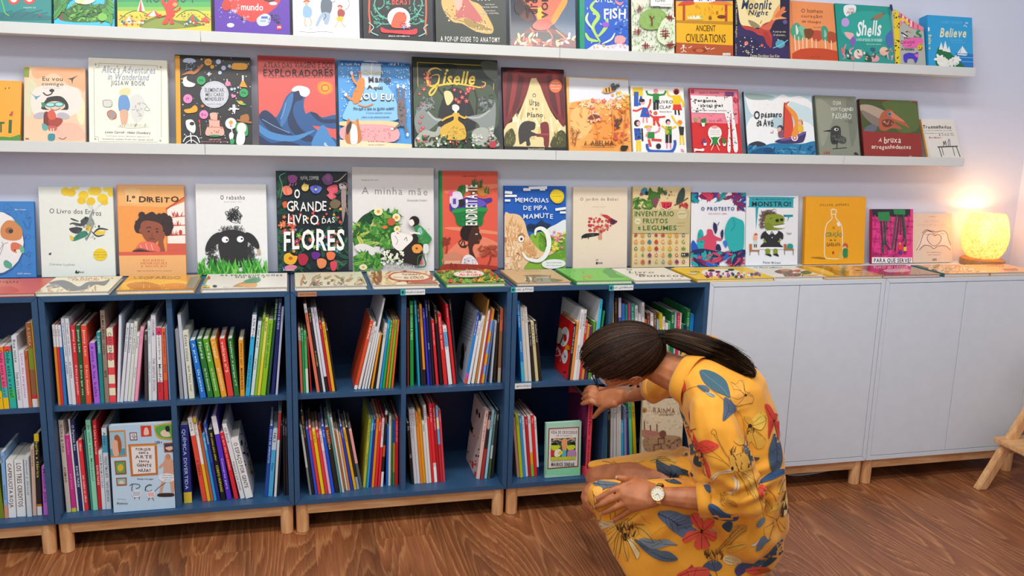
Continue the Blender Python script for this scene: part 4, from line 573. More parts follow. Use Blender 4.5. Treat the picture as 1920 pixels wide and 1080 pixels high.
('R','G',(55,66,505,76,65,505,632),.014,'e9e5e2','d0ccd0','large pale book with leafy reclining head and small girl tending it','''
t 108 132 202 146 8a8a80 b Stephane Servant;t 112 172 470 218 9a948c sw A minha mãe;t 360 242 468 256 8a8a80 b Emmanuelle Houdart
P 1f4a2c 65 480 70 400 110 340 150 315 180 300 175 350 150 400 110 440;s 130 4 l 26 4f9a3c,2f7a34,7cb84c,8cc85c,3a6a2c,c8d060 75 380 270 500;s 60 5 l 24 4f9a3c,7cb84c,2f7a34 180 310 300 420;P e8e4e0 70 500 120 485 180 510 210 545 180 560 110 540;s 90 6 l 22 4f9a3c,2f7a34,7cb84c 70 540 220 625
e 200 310 24 22 f0ecc0;e 200 310 9 9 e8a030;e 298 342 22 22 f0ecc0;e 298 342 9 9 e8a030;e 302 405 18 18 f0ecc0;e 302 405 7 7 e8a030;e 118 612 22 16 f0ecc0;e 118 612 8 6 e8b030;e 270 365 22 22 c8643c;e 235 395 14 10 e87a3c
P 2a2420 340 500 380 440 420 425 442 470 440 540 420 600 360 592 300 580 240 575 210 560 230 520 300 510;P f6f0ea 270 430 300 420 340 430 380 440 385 465 350 500 320 525 285 505 272 470;L c83a34 5 300 425 310 430;L 333 3 340 465 352 450 356 470;L 444 2 290 440 305 470 295 490;s 80 7 d 6 f4f8e8,c8d8b0 215 520 340 600;P f0a04c 382 505 400 488 430 492 440 520 420 535 392 532;e 408 510 7 6 8a4a1c
e 395 362 28 28 241c1c;P f6ece4 365 360 385 352 395 375 382 388 368 378;P 3a8a4c 395 395 425 385 470 430 490 460 465 488 440 490 410 440;s 20 8 x 6 6ab860 410 400 475 480;P 8cc4b4 412 410 430 395 440 425 425 438;L f6ece4 10 425 430 390 425 370 430;P dfe8e0 445 490 470 490 470 530 445 535;L d8e0d8 6 455 535 460 580;L 2f6a3c 6 412 600 415 560 432 545 448 560 455 605 410 612;P e8503c 425 590 433 575 440 590 435 600;L 222 4 432 545 432 520;t 245 598 400 622 cfc8c0 xs MAMAMAMA'''),
('R','G',(525,88,850,95,535,850,625),.016,'e8604a','1f7a3c','tall coral-red book, woman carrying a green basin of goods on her head','''
p 1f7a3c 523 88 550 89 556 632 530 628;p 2a8c48 540 89 550 89 556 630 546 629;P f08a64 555 200 640 190 700 170 850 160 850 180 720 200 620 220;P f0906c 560 400 640 395 850 420 850 435 640 415;P ee8a6c 555 560 700 440 850 480 850 520 600 600;t 662 112 738 122 8a2a1c b RÉMI COURGEON
P 4a7a2c 625 225 640 175 670 165 680 190 660 240;P 2c6a34 640 180 655 168 665 180 650 215;P b8743c 690 200 712 160 760 165 775 200 720 220;s 40 5 x 7 7a4a1c 700 165 765 215;s 16 3 g 34 2c6a34 715 160 765 178;P c8843c 740 190 790 180 800 215 760 225;s 12 6 g 26 2c6a34 775 195 812 215;P e8e0f0 590 240 605 205 650 205 665 260 640 300 600 290;P e85a9c 585 205 605 195 605 225 592 225;P 4a3a9c 590 290 600 260 680 235 700 220 770 240 815 235 820 255 790 270 780 300 650 310 600 310;P 6a5ac0 700 240 760 245 790 270 740 290 700 280;P 2a2a2c 640 250 665 245 672 275 645 285;e 618 262 22 30 d8d0ec;r 608 240 625 270 5a4aa8
P 1f7a3c 610 300 700 288 790 290 775 340 762 388 690 392 635 385 620 340;P 2f9a4c 610 300 700 288 790 290 785 310 700 305 615 318;s 12 3 x 8 2f9a4c 630 320 770 380
P 2a1a18 660 395 700 380 740 382 745 400 720 420 700 440 690 470 660 460 648 430;L 2a1a18 5 660 460 640 480 655 500 680 495;L 2a1a18 5 665 465 650 500 680 505;L 2a1a18 5 670 470 675 500 690 490;P 4a2a20 720 390 750 405 752 425 766 450 755 470 750 485 725 488 715 520 735 570 745 610 690 600 698 540 690 480 700 430;e 737 433 7 4 f8f0e8;e 738 433 3 3 111;P a83a3c 748 462 758 465 750 472
P f4e8e8 665 560 700 545 735 575 742 615 655 620;s 40 7 x 5 8ab8c8,d88a9c,5a7a9c 665 560 735 612;L 9a3c2c 7 570 470 575 500 570 560;s 10 4 l 20 9a3c2c 560 465 590 480;L 9a3c2c 7 800 600 815 550 795 500;s 40 6 l 12 b8543c 750 490 845 550;p d88a6c 555 545 610 530 655 545 655 580 555 580;p f0b090 560 578 650 578 648 600 560 605;P a83c2c 555 600 640 595 850 608 850 640 555 640;L 8a2c20 5 590 620 598 590 605 620;L 8a2c20 5 615 622 622 595 630 620
t 676 165 738 385 f8f4ee xu ENDIREITA-TE'''),
('R','G',(882,170,1225,176,888,1222,620),.014,'1f5fbc','174a94','blue mammoth book with a white curling tusk on a green meadow','''
P 8ab83c 960 625 1040 520 1030 440 1090 420 1140 400 1225 420 1225 640 960 640;P 6aa030 1080 440 1160 500 1225 470 1225 560 1100 560;s 50 4 x 6 5a9028,a8d05c 1040 440 1220 600;P e9ecec 1120 410 1170 380 1225 355 1225 425 1160 450;P 223a5c 1005 395 1030 375 1060 380 1090 355 1110 370 1140 380 1130 400 1060 420 1020 415;s 30 5 g 20 14243c 1010 400 1130 405
P f0c898 888 340 920 322 970 330 1000 370 1020 440 1060 500 1100 530 1150 520 1160 480 1170 450 1195 448 1180 480 1165 530 1100 560 1040 570 1000 610 985 640 888 640;s 120 6 g 40 e0a86c,f8dcb8 895 370 985 630;s 40 7 g 28 e0a86c 980 480 1060 570;L f0c898 9 1170 465 1200 450 1215 460;L f0c898 7 1180 470 1205 475;L f0c898 7 1165 460 1185 440 1200 438
e 978 460 16 17 fbf8f0;e 980 460 7 8 333;L a8643c 4 960 442 985 432 1000 448;L 7a3a1c 3 955 535 975 548;T f8f6f2 26 985 530 1010 565 1070 578 1110 550 1130 490 1120 430 1090 402 1060 410 1055 440;e 890 462 10 14 c87848
L f4f6f4 15 990 190 1030 190;L f4f6f4 15 1020 182 1120 180;L f4f6f4 12 1080 190 1110 190;L f4f6f4 15 890 205 930 208;L f4f6f4 12 890 225 955 225;L f4f6f4 12 890 250 920 250;L f4f6f4 14 1165 300 1222 292;L f4f6f4 12 1190 315 1222 315;P e8c41c 1135 228 1150 195 1175 190 1205 205 1212 235 1195 262 1160 262;e 1174 226 30 30 f2d42c;t 1155 210 1192 216 8a6a10 b prémio;t 1150 222 1198 230 8a6a10 b nacional
t 945 228 1128 262 eef2f4 bj MEMÓRIAS;t 990 275 1120 304 eef2f4 bj DE PIPA;t 990 315 1152 350 eef2f4 bj MAMUTE;P f4f4ec 1095 585 1150 570 1210 578 1215 605 1150 622 1100 612;t 1115 584 1200 592 345 b texto de Rui Vizinho;t 1118 600 1198 608 345 b Prof. Pipa Soares;s 16 8 f 9 f0e040,e86a9c 1140 420 1215 520;L 1f4a2c 4 1080 430 1110 460 1115 500'''),
('R','G',(1255,177,1558,182,1262,1555,615),.014,'f0dcc4','dcc4a8','cream book with a small heart-leaved tree and a red bird','''
t 1303 232 1512 258 5a544c w O jardim de Babaï;t 1370 282 1442 288 a89888 w MANDANA SADAT
P d89a7c 1400 460 1402 420 1385 400 1395 390 1410 408 1420 385 1430 405 1450 395 1440 415 1422 430 1422 462;L d89a7c 5 1410 420 1370 400;L d89a7c 5 1415 410 1400 375;L d89a7c 5 1425 405 1445 372;L d89a7c 4 1385 405 1370 380;L d89a7c 4 1440 410 1462 400;s 40 4 d 7 c83a3c,d8504c 1350 345 1468 420;P 2c2424 1308 448 1335 430 1400 428 1400 440 1350 450 1325 455;L 2c2424 4 1320 445 1310 460;L 2c2424 4 1350 445 1345 460;s 9 6 x 4 666 1340 432 1380 440
P 7a2a34 1425 330 1450 335 1490 355 1505 365 1480 382 1465 375 1462 358;P 3a2a5c 1470 360 1490 358 1485 378;e 1418 326 7 7 e8b09c;P c83a3c 1420 330 1445 328 1470 345 1455 352;t 1400 586 1424 596 333 b nuvem;e 1393 591 5 7 333;L 333 2 1388 578 1394 570 1400 578'''),
('R','G',(1577,175,1897,180,1583,1895,608),.018,'e8cf9c','c8a870','tan book of fruit and vegetable drawings in neat rows, green lettering','''
e 1652 200 18 22 4a8aa8 30;e 1665 210 10 12 2a2a24;s 30 4 l 20 5a8a34,3a6a24,7aa848 1585 240 1695 295;s 24 5 l 18 4a7a2c 1680 190 1745 240;P 8a4a5c 1695 250 1710 235 1730 240 1722 270 1710 290;P d8344c 1738 262 1770 258 1805 262 1800 285 1770 298 1745 288;l f4e8c0 5 1740 264 1745 290 1770 300 1800 288 1806 264;s 9 3 d 3 222 1750 268 1795 285;P 3a4a44 1825 262 1835 215 1860 180 1872 195 1868 240 1840 270;L 6a4a2c 5 1815 275 1850 260 1890 235;s 12 6 d 6 c83a34,a82c2c 1840 260 1890 290;s 14 7 x 6 4a5a3c,7a4a34 1740 190 1820 240;e 1765 210 10 10 4a5a4a;e 1635 215 9 8 8a4a3c
r 1580 300 1895 428 c9b886;t 1598 306 1812 338 3c6a28 x INVENTARIO;e 1615 362 16 17 e8dcb0;t 1606 356 1626 368 6a7a4c bj dos;t 1643 346 1778 376 3c6a28 x FRUTOS;t 1616 390 1630 412 3c6a28 x e;t 1643 384 1826 414 3c6a28 x LEGUMES;e 1856 326 27 24 d8cca0;L 8a8a5c 2 1832 326 1880 320;t 1838 318 1872 330 8a8a5c bj premio;t 1828 370 1872 376 8a8a5c b virginie aladjidi;t 1828 386 1872 392 8a8a5c b texto
@grid'''),
('R','H',(92,120,397,124,97,392,520),.016,'efeff3','1c2430','white book with teal elephant and red figures under bright feathers','''
s 44 4 l 26 1fa0a0,2c4aa0,8a2a5c,e04060 100 125 395 150;s 16 5 l 24 8a2a5c,2c4aa0,e04060 345 130 395 210;s 12 6 l 20 1fa0a0,2c4aa0 100 125 130 170;t 157 196 338 218 2a4a8c xw O PROTESTO;t 198 230 298 238 c86a7c bw EDUARDA LIMA
P 2bb0b0 285 330 300 280 325 252 360 262 388 280 392 340 388 420 370 440 320 440 300 400 290 380;L 1a8a8c 4 330 260 340 300 318 330;P 2bb0b0 135 425 140 340 155 320 168 340 172 425;s 14 7 x 5 1a6a7c 140 340 170 420;P d84a68 172 430 175 380 135 385 140 375 185 350 190 322 215 322 228 352 268 372 262 382 240 382 235 432;P 2a2c5c 222 310 225 285 240 292 245 320 235 345 228 330;L 2a2c5c 3 235 300 225 280;L 2a2c5c 3 245 300 255 280;P 2a2c5c 262 340 275 320 278 350 270 375;P 2a2c5c 236 430 242 402 258 405 265 435;P 3a7ad0 275 390 290 380 300 400 290 420;P 2a5ac0 97 430 110 380 130 400 140 430
P 2a2c5c 97 440 160 425 240 438 320 445 392 430 392 470 97 470;s 60 8 l 26 2a6ad0,d84a68,8a2a5c,2bb0b0,2a2c5c 100 450 390 515'''),
('R','H',(402,138,675,142,398,680,515),.014,'eeeff1','d8dade','white book with a green-faced monster teacher and teal speech bubble','''
P 2ba6b4 422 150 430 142 655 145 662 155 660 195 650 202 430 200 420 190;p 2ba6b4 455 195 472 195 458 325;t 437 150 645 160 1c2428 b A Minha Professora É um;t 436 166 648 196 1c2428 x MONSTRO!;p 2ba6b4 608 240 660 240 660 252 640 254 628 280 632 254 608 252;t 612 243 656 250 124 b Má! Grr!
s 60 4 c 12 5a4038,7a5a4c 490 220 560 250;s 40 5 c 12 5a4038,7a5a4c 480 240 510 310;P 8a9a2c 508 250 540 238 590 240 612 262 605 290 612 312 560 322 510 318;P 7a8a24 508 290 530 285 550 318 512 320;e 572 272 10 9 222;e 596 268 9 8 222;P f4f4f0 555 300 610 292 612 312 560 310;L 222 3 530 262 545 258;l 222 3 555 300 612 290
P 2c2c30 488 345 510 328 545 325 580 328 604 345 602 375 585 368 588 400 598 418 484 418 500 390 500 368 482 372;P f4f4f0 512 328 530 350 542 330 560 350 575 328;L 8a9a2c 9 498 375 510 392;L 8a9a2c 9 590 375 578 390;e 543 340 3 3 fff;e 544 365 3 3 fff;P f4f4f4 484 418 598 418 602 428 482 428;P 8a9a2c 508 428 532 428 530 455 512 455;P 8a9a2c 552 428 572 428 572 455 554 455;P 222 505 455 534 455 540 468 520 462;P 222 548 456 572 452 580 468 560 462
e 452 365 12 16 f0b090;P c85a2c 445 352 455 340 465 350;r 444 380 462 402 d8dcd8;l 222 5 448 402 448 418;l 222 5 458 402 458 418;p b8743c 420 400 434 400 434 432 475 432 475 440 420 440;l 6a4424 3 425 440 422 462;l 6a4424 3 470 440 472 460;p b8743c 608 400 622 400 625 425 662 425 662 434 608 434;l 6a4424 3 612 434 612 458;l 6a4424 3 658 434 660 460;P 2a9a8c 630 400 655 402 655 425 628 425;t 625 334 652 348 777 b ler;t 495 494 590 506 444 bs Peter Brown'''),
('R','H',(712,145,1042,146,718,1042,515),.02,'f5ab10','e09808','plain amber book with a white outlined bottle and tiny child','''
t 806 178 965 194 5a4414 jw OLIVER JEFFERS;L f6ead0 5 868 215 870 240 872 262 845 290 835 330 832 400 835 470 870 480 910 480 932 468 930 400 928 320 915 285 895 262 892 240 895 215 868 212;L f6ead0 5 870 238 895 238;L f6ead0 4 866 215 880 209 897 216;t 875 304 888 318 5a3c14 bj O;t 838 325 925 362 3a8a4c xj CORAÇÃO;t 860 374 895 384 5a3c14 bj e a;t 842 390 918 415 5a3c14 bj GARRAFA;P f0f0f0 898 285 912 280 918 298 905 304
P c83a2c 872 445 878 440 882 440 885 448 878 458;P a87410 755 475 800 470 835 478 830 484;P e8b050 905 478 908 450 925 445 930 476;P 2a8a4c 932 445 955 448 958 470 935 472;e 945 412 15 17 c8602c;e 942 420 9 9 f0b890;P 2a8a4c 935 425 958 428 955 455 932 450;l 5a3c14 3 940 472 938 480;l 5a3c14 3 952 472 952 480'''),
('R','H',(1068,212,1292,214,1085,1308,510),.016,'e83a8c','a8204c','magenta book with black hanging stripes and green blocks, Para que serve?','''
r 1060 205 1300 252 2a2a30;s 50 4 x 26 c02c74 1085 260 1300 470;p 2a8a4c 1120 226 1185 224 1188 275 1125 272;p 2a8a4c 1205 212 1270 212 1272 240 1210 238;l 2a3a34 8 1140 275 1150 450;l 2a3a34 8 1155 275 1165 400 1188 432;l 2a5a44 8 1170 275 1158 380 1145 440;l 2a5a44 8 1225 240 1210 350 1200 430;l 2a3a34 8 1240 240 1222 380 1215 440;l 2a3a34 8 1255 240 1265 370;l 2a5a44 8 1262 240 1275 400;l 2a3a34 6 1248 240 1245 350
e 1243 398 7 8 f08a6c;r 1236 406 1256 432 e8402c;l 3a3a8c 6 1240 432 1240 458;l 3a3a8c 6 1250 432 1250 458;e 1268 410 6 7 3a2424;r 1262 416 1278 438 f0d030;l 8a2a6c 5 1266 438 1265 456;l 8a2a6c 5 1274 438 1275 456;p f6f2f2 1076 472 1308 474 1310 520 1080 518;t 1100 476 1302 502 2a2428 x PARA QUE SERVE?;t 1088 450 1178 457 822 b José Maria Vieira Mendes;t 1088 461 1158 467 822 b Madalena Matoso'''),
('R','H',(1308,235,1512,238,1310,1524,508),.012,'e2cdb8','c8b098','beige book with two line-drawn hands forming a heart','''
t 1378 268 1462 284 cdb4a4 w DES MAINS;t 1345 290 1492 304 cdb4a4 w POUR DIRE JE T'AIME;t 1404 248 1436 254 a88 b nom
P f0dccc 1332 432 1350 380 1372 345 1400 330 1425 340 1438 352 1452 338 1480 328 1502 345 1512 380 1518 430 1480 410 1440 418 1428 425 1400 410 1370 405;P e8d4c0 1395 358 1425 352 1432 362 1445 350 1468 355 1468 380 1432 410 1400 385
L 4a3a34 3 1332 435 1350 405 1362 372 1372 345 1395 328 1412 335;L 4a3a34 3 1365 340 1390 322 1425 340 1434 352;L 4a3a34 3 1398 330 1425 330 1440 335 1480 328 1500 345 1508 375 1520 405;L 4a3a34 3 1432 355 1410 345 1392 362 1400 390 1430 412 1460 392 1468 362 1450 348 1432 358;L 4a3a34 3 1350 432 1375 408 1405 410 1428 425 1450 412 1490 410 1518 432;L 4a3a34 2 1380 350 1402 345;L 4a3a34 2 1485 345 1465 342
t 1388 442 1465 450 a08878 b Une comptine pour;t 1394 456 1462 463 a08878 b signer des mots;t 1420 478 1442 492 444 b un'''),
]
def _grid():
    out = []; R = random.Random(3); cs = ['4a7a8c','e0b030','d8643c','c84a34','6a9a3c','8a3a6c','e8a060','b83a3c','5a8a4c','d89a4c']
    for j in range(5):
        for i in range(8):
            x, y = 1604+i*37, 440+j*36; c = R.choice(cs); k = R.random()
            out.append(f'P {c} {x-10} {y+4} {x-5} {y-10} {x+6} {y-9} {x+11} {y+3} {x+3} {y+11}' if k < .4 else f'e {x} {y} {6+6*R.random():.0f} {9*(.6+R.random()*.5):.0f} {c} {R.randint(0,90)}')
            out.append(f'L 3a6a24 3 {x} {y-8} {x+3} {y-13}')
            if k > .7: out.append(f'e {x} {y} 4 4 f0e0a8')
    out.append('r 1850 535 1892 555 3a3a34;t 1855 540 1870 550 fff b H')
    return ';'.join(out)
for row, crop, q, t, base, spine, label, art in COVERS:
    art = art.replace('@grid', _grid()).replace(';f;', ';')
    gl = label.startswith(('teal glossy', 'glossy'))
    stand(row, crop, q, t, base, spine, label, {'T': GT, 'M': GM, 'R': GR}[row], art, 'glossy' if gl else 'print')
# carousel book with its handle and scalloped top (a shaped board book standing open)
O = at_y(*cpx('D', 1222, 345), -.088); B = at_y(*cpx('D', 1385, 352), -.088); w = B.x-O.x; zb = ZL['T']+.0005
th = .22; ez = Vector((0, math.sin(th), math.cos(th))); yb = Vector((0, math.cos(th), -math.sin(th)))
root = empty('book', (0, 0, 0), label='shaped animal carousel book with red striped roof and yellow dotted spine', cat='book', group=GT)
mt_ = Matrix.Identity(4); O.z = zb+.006
for i in range(3): mt_[i][0], mt_[i][1], mt_[i][2], mt_[i][3] = (1, 0, 0)[i], yb[i], ez[i], O[i]
root.matrix_world = mt_
def _loc(x, y):
    c = CROP['D']; d = Vector(dirs((c[0]+x/c[2], c[1]+y/c[2]))[0]); k = (O-Vector(CAMP)).dot(yb)/d.dot(yb); X = Vector(CAMP)+d*k-O; return X.x, X.dot(ez)
P = [(1200, 60), (1215, 52), (1240, 68), (1270, 95), (1300, 105), (1330, 128), (1360, 145), (1372, 150), (1385, 360), (1222, 352)]
pts = [_loc(*p) for p in P]; pts = [(a, max(b, 0)) for a, b in pts]
MB().prism(pts[::-1], 0, .004, lin('b9b9ae')).build('front_board', M['print'], root)
MB().prism([(a+.004, b-.004 if b > .01 else b) for a, b in pts[::-1]], .0045, .016, lin('e8e4da')).build('page_block', M['print'], root)
MB().prism([(a+.008, b) for a, b in pts[::-1]], .0165, .020, lin('4a2a7a')).build('back_board', M['print'], root)
p0 = _loc(1200, 22); p1 = _loc(1208, 60)
MB().prism([(p0[0]-.004, p0[1]), (p0[0]+.004, p0[1]), (p1[0]+.006, p1[1]-.02), (p1[0]-.002, p1[1]-.02)], .005, .009, lin('3a2a5a')).build('bookmark_tab', M['print'], root)
am = art_mesh('''p f2d21c 1200 58 1236 60 1246 360 1218 352;s 40 4 d 4 222 1206 70 1240 345;p f08aa0 1240 68 1300 108 1372 150 1372 170 1330 160 1300 150 1262 118 1240 150;l d8344c 6 1250 75 1246 110;l d8344c 6 1270 95 1268 125;l d8344c 6 1292 105 1290 140;l d8344c 6 1315 120 1315 152;l d8344c 6 1340 136 1340 160;l fff 5 1260 85 1258 118;l fff 5 1282 100 1280 132;l fff 5 1304 112 1302 146;L f2d21c 12 1215 150 1235 115 1262 105 1290 135
P f4f0ea 1255 180 1275 185 1285 205 1262 200;L 222 7 1250 178 1268 188 1285 200;L e8a030 4 1285 170 1305 178;L 222 5 1275 175 1285 172;L 2a8a4c 12 1318 200 1345 210 1355 195 1335 180 1350 165;t 1262 200 1302 216 2a2a2a bj The;P f06ab0 1258 225 1300 208 1345 205 1368 220 1355 250 1300 262 1262 255;t 1246 218 1322 240 a8204c bj Carousel;t 1285 242 1305 254 333 bj of;t 1248 260 1320 276 333 bj Animals;e 1352 258 14 20 e8c81c;s 12 3 d 3 6a4a10 1342 242 1362 275;P 4a3ac0 1262 300 1290 288 1320 292 1340 285 1338 325 1325 345 1315 322 1285 322 1280 342 1265 335;P f06ab0 1320 300 1340 295 1338 315''', 'D', O, Vector((1, 0, 0)), ez, yb, w*1.2, .3)
am.build('cover_print', M['print'], root)
# ------------------------------------------------------------------ books lying flat on the cabinets
FLAT = [
('E',(-120,640),(245,648),(175,738),(-240,738),.010,'d8604a','f0b090','flat salmon-red book at the far left edge of the cabinet tops','''t -60 655 100 675 7a2a20 bj Miqui;P c8402c -60 700 60 690 100 720 -40 730'''),
('E',(265,640),(682,632),(580,726),(148,734),.012,'ece6c8','a8d4c0','flat cream book with a grey lizard shape and pale green edge','''t 370 636 620 650 c8784c bj OS ADULTOS;t 395 646 540 660 c8784c bj NUNCA?;P 7a7c80 265 672 330 655 380 665 430 690 480 665 560 662 600 650 570 685 520 680 470 705 380 715 330 690;P 9a9ca0 250 690 300 675 330 690 280 700;s 20 4 l 14 d8a070,e8c8a0 180 690 560 720'''),
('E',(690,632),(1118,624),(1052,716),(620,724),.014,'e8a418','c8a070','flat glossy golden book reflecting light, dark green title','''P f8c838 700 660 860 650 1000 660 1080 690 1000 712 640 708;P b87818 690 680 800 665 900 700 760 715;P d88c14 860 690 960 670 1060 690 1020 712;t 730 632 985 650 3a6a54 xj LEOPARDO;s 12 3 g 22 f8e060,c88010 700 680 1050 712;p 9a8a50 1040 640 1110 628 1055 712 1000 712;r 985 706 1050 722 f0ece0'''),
('E',(1148,622),(1584,616),(1566,710),(1088,716),.014,'ebe6da','d8a048','flat cream book with multicoloured tabbed edge, title about worries','''t 1200 622 1540 634 4a4038 xw AS PREOCUPAÇÕES;t 1285 634 1450 644 4a4038 xw DO BILLY;P 6aa07c 1330 660 1400 640 1420 660 1340 690;P c8a060 1270 690 1330 665 1345 690;P e8b070 1300 680 1400 672 1380 700;t 1215 690 1395 700 bbb b Anthony Browne;s 40 4 d 9 d84a3c,e8c030,3a8ab8,5aa84c 1100 712 1560 716;s 26 8 d 9 d84a3c,e8c030,3a8ab8,5aa84c 1095 640 1140 705;e 1172 690 12 6 444'''),
('E',(1612,612),(1995,606),(2010,700),(1612,708),.014,'ddd9ba','eee8dc','flat pale book with faint plant drawings, beside the brown shelf label','''s 26 4 l 20 c8a080,a8b07c,d8c8a0 1640 630 1980 690;s 12 5 c 12 6a5a4c 1650 640 1980 690;t 1650 662 1800 680 777 bj v s c s'''),
('G',(150,628),(482,622),(545,712),(180,722),.014,'ead9b4','dfe0e0','flat cream book with a red oval title and brown cocoa pods','''s 30 4 l 26 c88a5c,9a5a34,e8c890,d8a878 170 640 530 708;P b8644c 380 690 460 680 530 705 420 712;P c84a34 255 665 290 645 370 640 450 650 490 670 450 690 350 692 280 684;P f0e2c0 268 665 295 650 370 645 445 654 478 670 440 684 350 686 290 680;t 330 648 432 660 7a3424 xj Verdadeiro;t 285 666 330 676 7a3424 bj história;t 340 662 450 680 7a3424 xj do COCÓ'''),
('G',(520,624),(846,620),(906,704),(582,714),.014,'7ab04c','3a9a4c','flat leafy green book with a red-lettered white oval','''s 90 4 l 18 2f8a3c,8cc04c,d8643c,e8c040,c84a3c 535 628 890 706;P 2f8a3c 600 660 640 640 740 635 790 655 760 675 650 678;P f6ece0 612 656 650 642 740 638 778 655 745 670 650 672;t 640 640 740 652 d84a34 xj COMER;t 640 654 765 668 d84a34 xj ALEGRE'''),
('G',(882,630),(1182,622),(1273,704),(976,712),.012,'cdab7c','b89868','flat kraft-brown book with faint birds, in front of the mammoth cover','''t 950 630 1090 638 b09060 b o mundo;P 7a6848 990 660 1070 655 1145 662 1060 666;P 8a9080 1000 690 1040 672 1130 672 1180 680 1140 696 1050 692;P e8dcc0 1000 682 1040 670 1030 690;P 7a7048 1140 678 1210 684 1160 696;s 12 4 l 12 5a6a5c,9a7a54 1010 660 1170 695'''),
('G',(1190,622),(1492,615),(1612,693),(1308,704),.014,'6cc24c','4aa034','flat bright green book with small orange foxes','''P 3f9a44 1425 640 1440 622 1475 620 1500 650 1545 668 1470 672 1450 655;L e07a34 6 1320 668 1350 662 1368 672;e 1325 665 9 4 e07a34;L e07a34 6 1345 690 1375 688;e 1340 688 8 4 d85a34;s 14 4 d 3 4aa034 1240 630 1560 685'''),
('G',(1498,622),(1800,612),(1925,686),(1628,697),.012,'e9e4d6','d8d4cc','flat white book with large plain grey words, second from the green one','''t 1555 622 1585 632 5a5c5c b O;t 1570 634 1705 648 5a5c5c b Livro;t 1605 648 1660 660 5a5c5c b Sem;t 1625 650 1868 668 5a5c5c b Bonecos;t 1800 674 1850 680 888 b B J N'''),
('H',(20,534),(442,520),(586,592),(168,604),.012,'f2c51c','d8a810','flat yellow book with a panda face wearing coloured scarf','''P f4f0e4 160 555 200 538 320 538 370 552 330 572 210 575;e 215 545 20 7 222;e 322 541 18 6 222;e 250 552 15 6 222;e 300 550 12 5 222;s 60 4 d 7 222,8a4aa0,e8508c,e8e4dc 180 560 480 580;t 100 548 150 556 222 bj tudo;P e8d9a0 80 560 140 558 120 568'''),
('H',(440,524),(705,518),(872,588),(592,594),.014,'e9e4d8','e4e4e0','flat white book with small painted faces, beside the panda book','''t 445 524 600 532 554 bj OS MEUS AMIGOS;P 7a4a34 560 548 620 536 660 545 650 560 590 562;e 618 543 26 7 c88a5c;P c8643c 650 545 700 540 690 556;P 3a6a4c 700 552 740 545 760 560 720 566;P 8a3a34 610 565 700 560 690 576 630 580;P d8b060 700 570 800 566 760 580;s 12 5 l 9 5a8a4c,c8643c 600 545 780 580'''),
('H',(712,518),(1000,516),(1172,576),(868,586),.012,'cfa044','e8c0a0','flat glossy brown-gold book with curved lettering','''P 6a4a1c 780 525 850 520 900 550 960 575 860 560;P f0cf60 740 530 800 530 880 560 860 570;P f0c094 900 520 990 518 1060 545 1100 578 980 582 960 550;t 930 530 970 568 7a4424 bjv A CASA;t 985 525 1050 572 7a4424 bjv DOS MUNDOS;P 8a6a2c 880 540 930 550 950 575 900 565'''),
('H',(1062,516),(1340,513),(1512,576),(1176,582),.012,'b06a60','c8b0a0','flat glossy reddish book with painted reflection of the pink cover, below Para que serve','''P c83a6c 1070 522 1200 516 1330 520 1310 545 1250 560 1100 560;P 8a7468 1300 520 1340 516 1500 574 1380 576 1300 550;P 9a5a54 1120 560 1280 560 1400 576 1180 580;t 1100 518 1290 534 f4e4e8 xj EURO JIU LESSER;P f0d8dc 1160 540 1280 535 1290 550 1180 554'''),  # pink patch paints the standing cover's reflection into the print
('H',(1310,516),(1592,508),(1788,568),(1545,576),.014,'e3b486','2a6a6c','flat peach book with dark teal spine and pale leaf shapes, near lamp','''p 2a5a5c 1310 516 1340 515 1580 577 1545 577;s 30 4 l 20 f4e0b8,f0cc94,d8985c 1400 518 1700 565;t 1440 530 1700 556 f6e4c4 j azulejo;t 1345 524 1440 552 d8e0c8 b azul'''),
('H',(1612,512),(1902,508),(2060,562),(1798,574),.014,'e2b88a','c89868','flat plain peach book right of the teal-spined one, cut by photo edge','''p c8804c 1800 535 1880 532 1890 545 1815 546;t 1720 514 1810 524 8a5a34 bj notas'''),
]
xprev = -9
for crop, tl, tr, br, bl, t, base, edge, label, art in FLAT:
    zt = .8006+t; TL, TR, BR, BL = [at_z(*cpx(crop, *p), zt) for p in (tl, tr, br, bl)]
    for q in (BL, BR):
        if q.y < -.345: q.y = -.345
    ang = max(-.03, min(.03, math.atan2(BR.y-BL.y, BR.x-BL.x))); ex = Vector((math.cos(ang), math.sin(ang), 0)); w = (BR-BL).length
    ez = Vector((0, 0, 1)).cross(ex); h = max(.17, min(.255, ((TL-BL).dot(ez)+(TR-BR).dot(ez))/2)); c = (BL+BR)/2; O = c-ex*w/2
    if O.y+h > -.112: h = -.112-O.y-abs(ex.y)*w
    lft = O.x-max(0, math.sin(ang))*h
    if lft < xprev+.0015: sh = xprev+.0015-lft; O.x += sh; w -= sh
    if O.x+w > 3.66: w = 3.66-O.x
    O.z = zt; xprev = O.x+w*ex.x+max(0, -math.sin(ang))*h
    face_book(O, ex, ez, w, h, t, base, edge, label, 'book', 'books lying flat along the cabinet tops', art, crop, 'glossy' if 'glossy' in label else 'print')
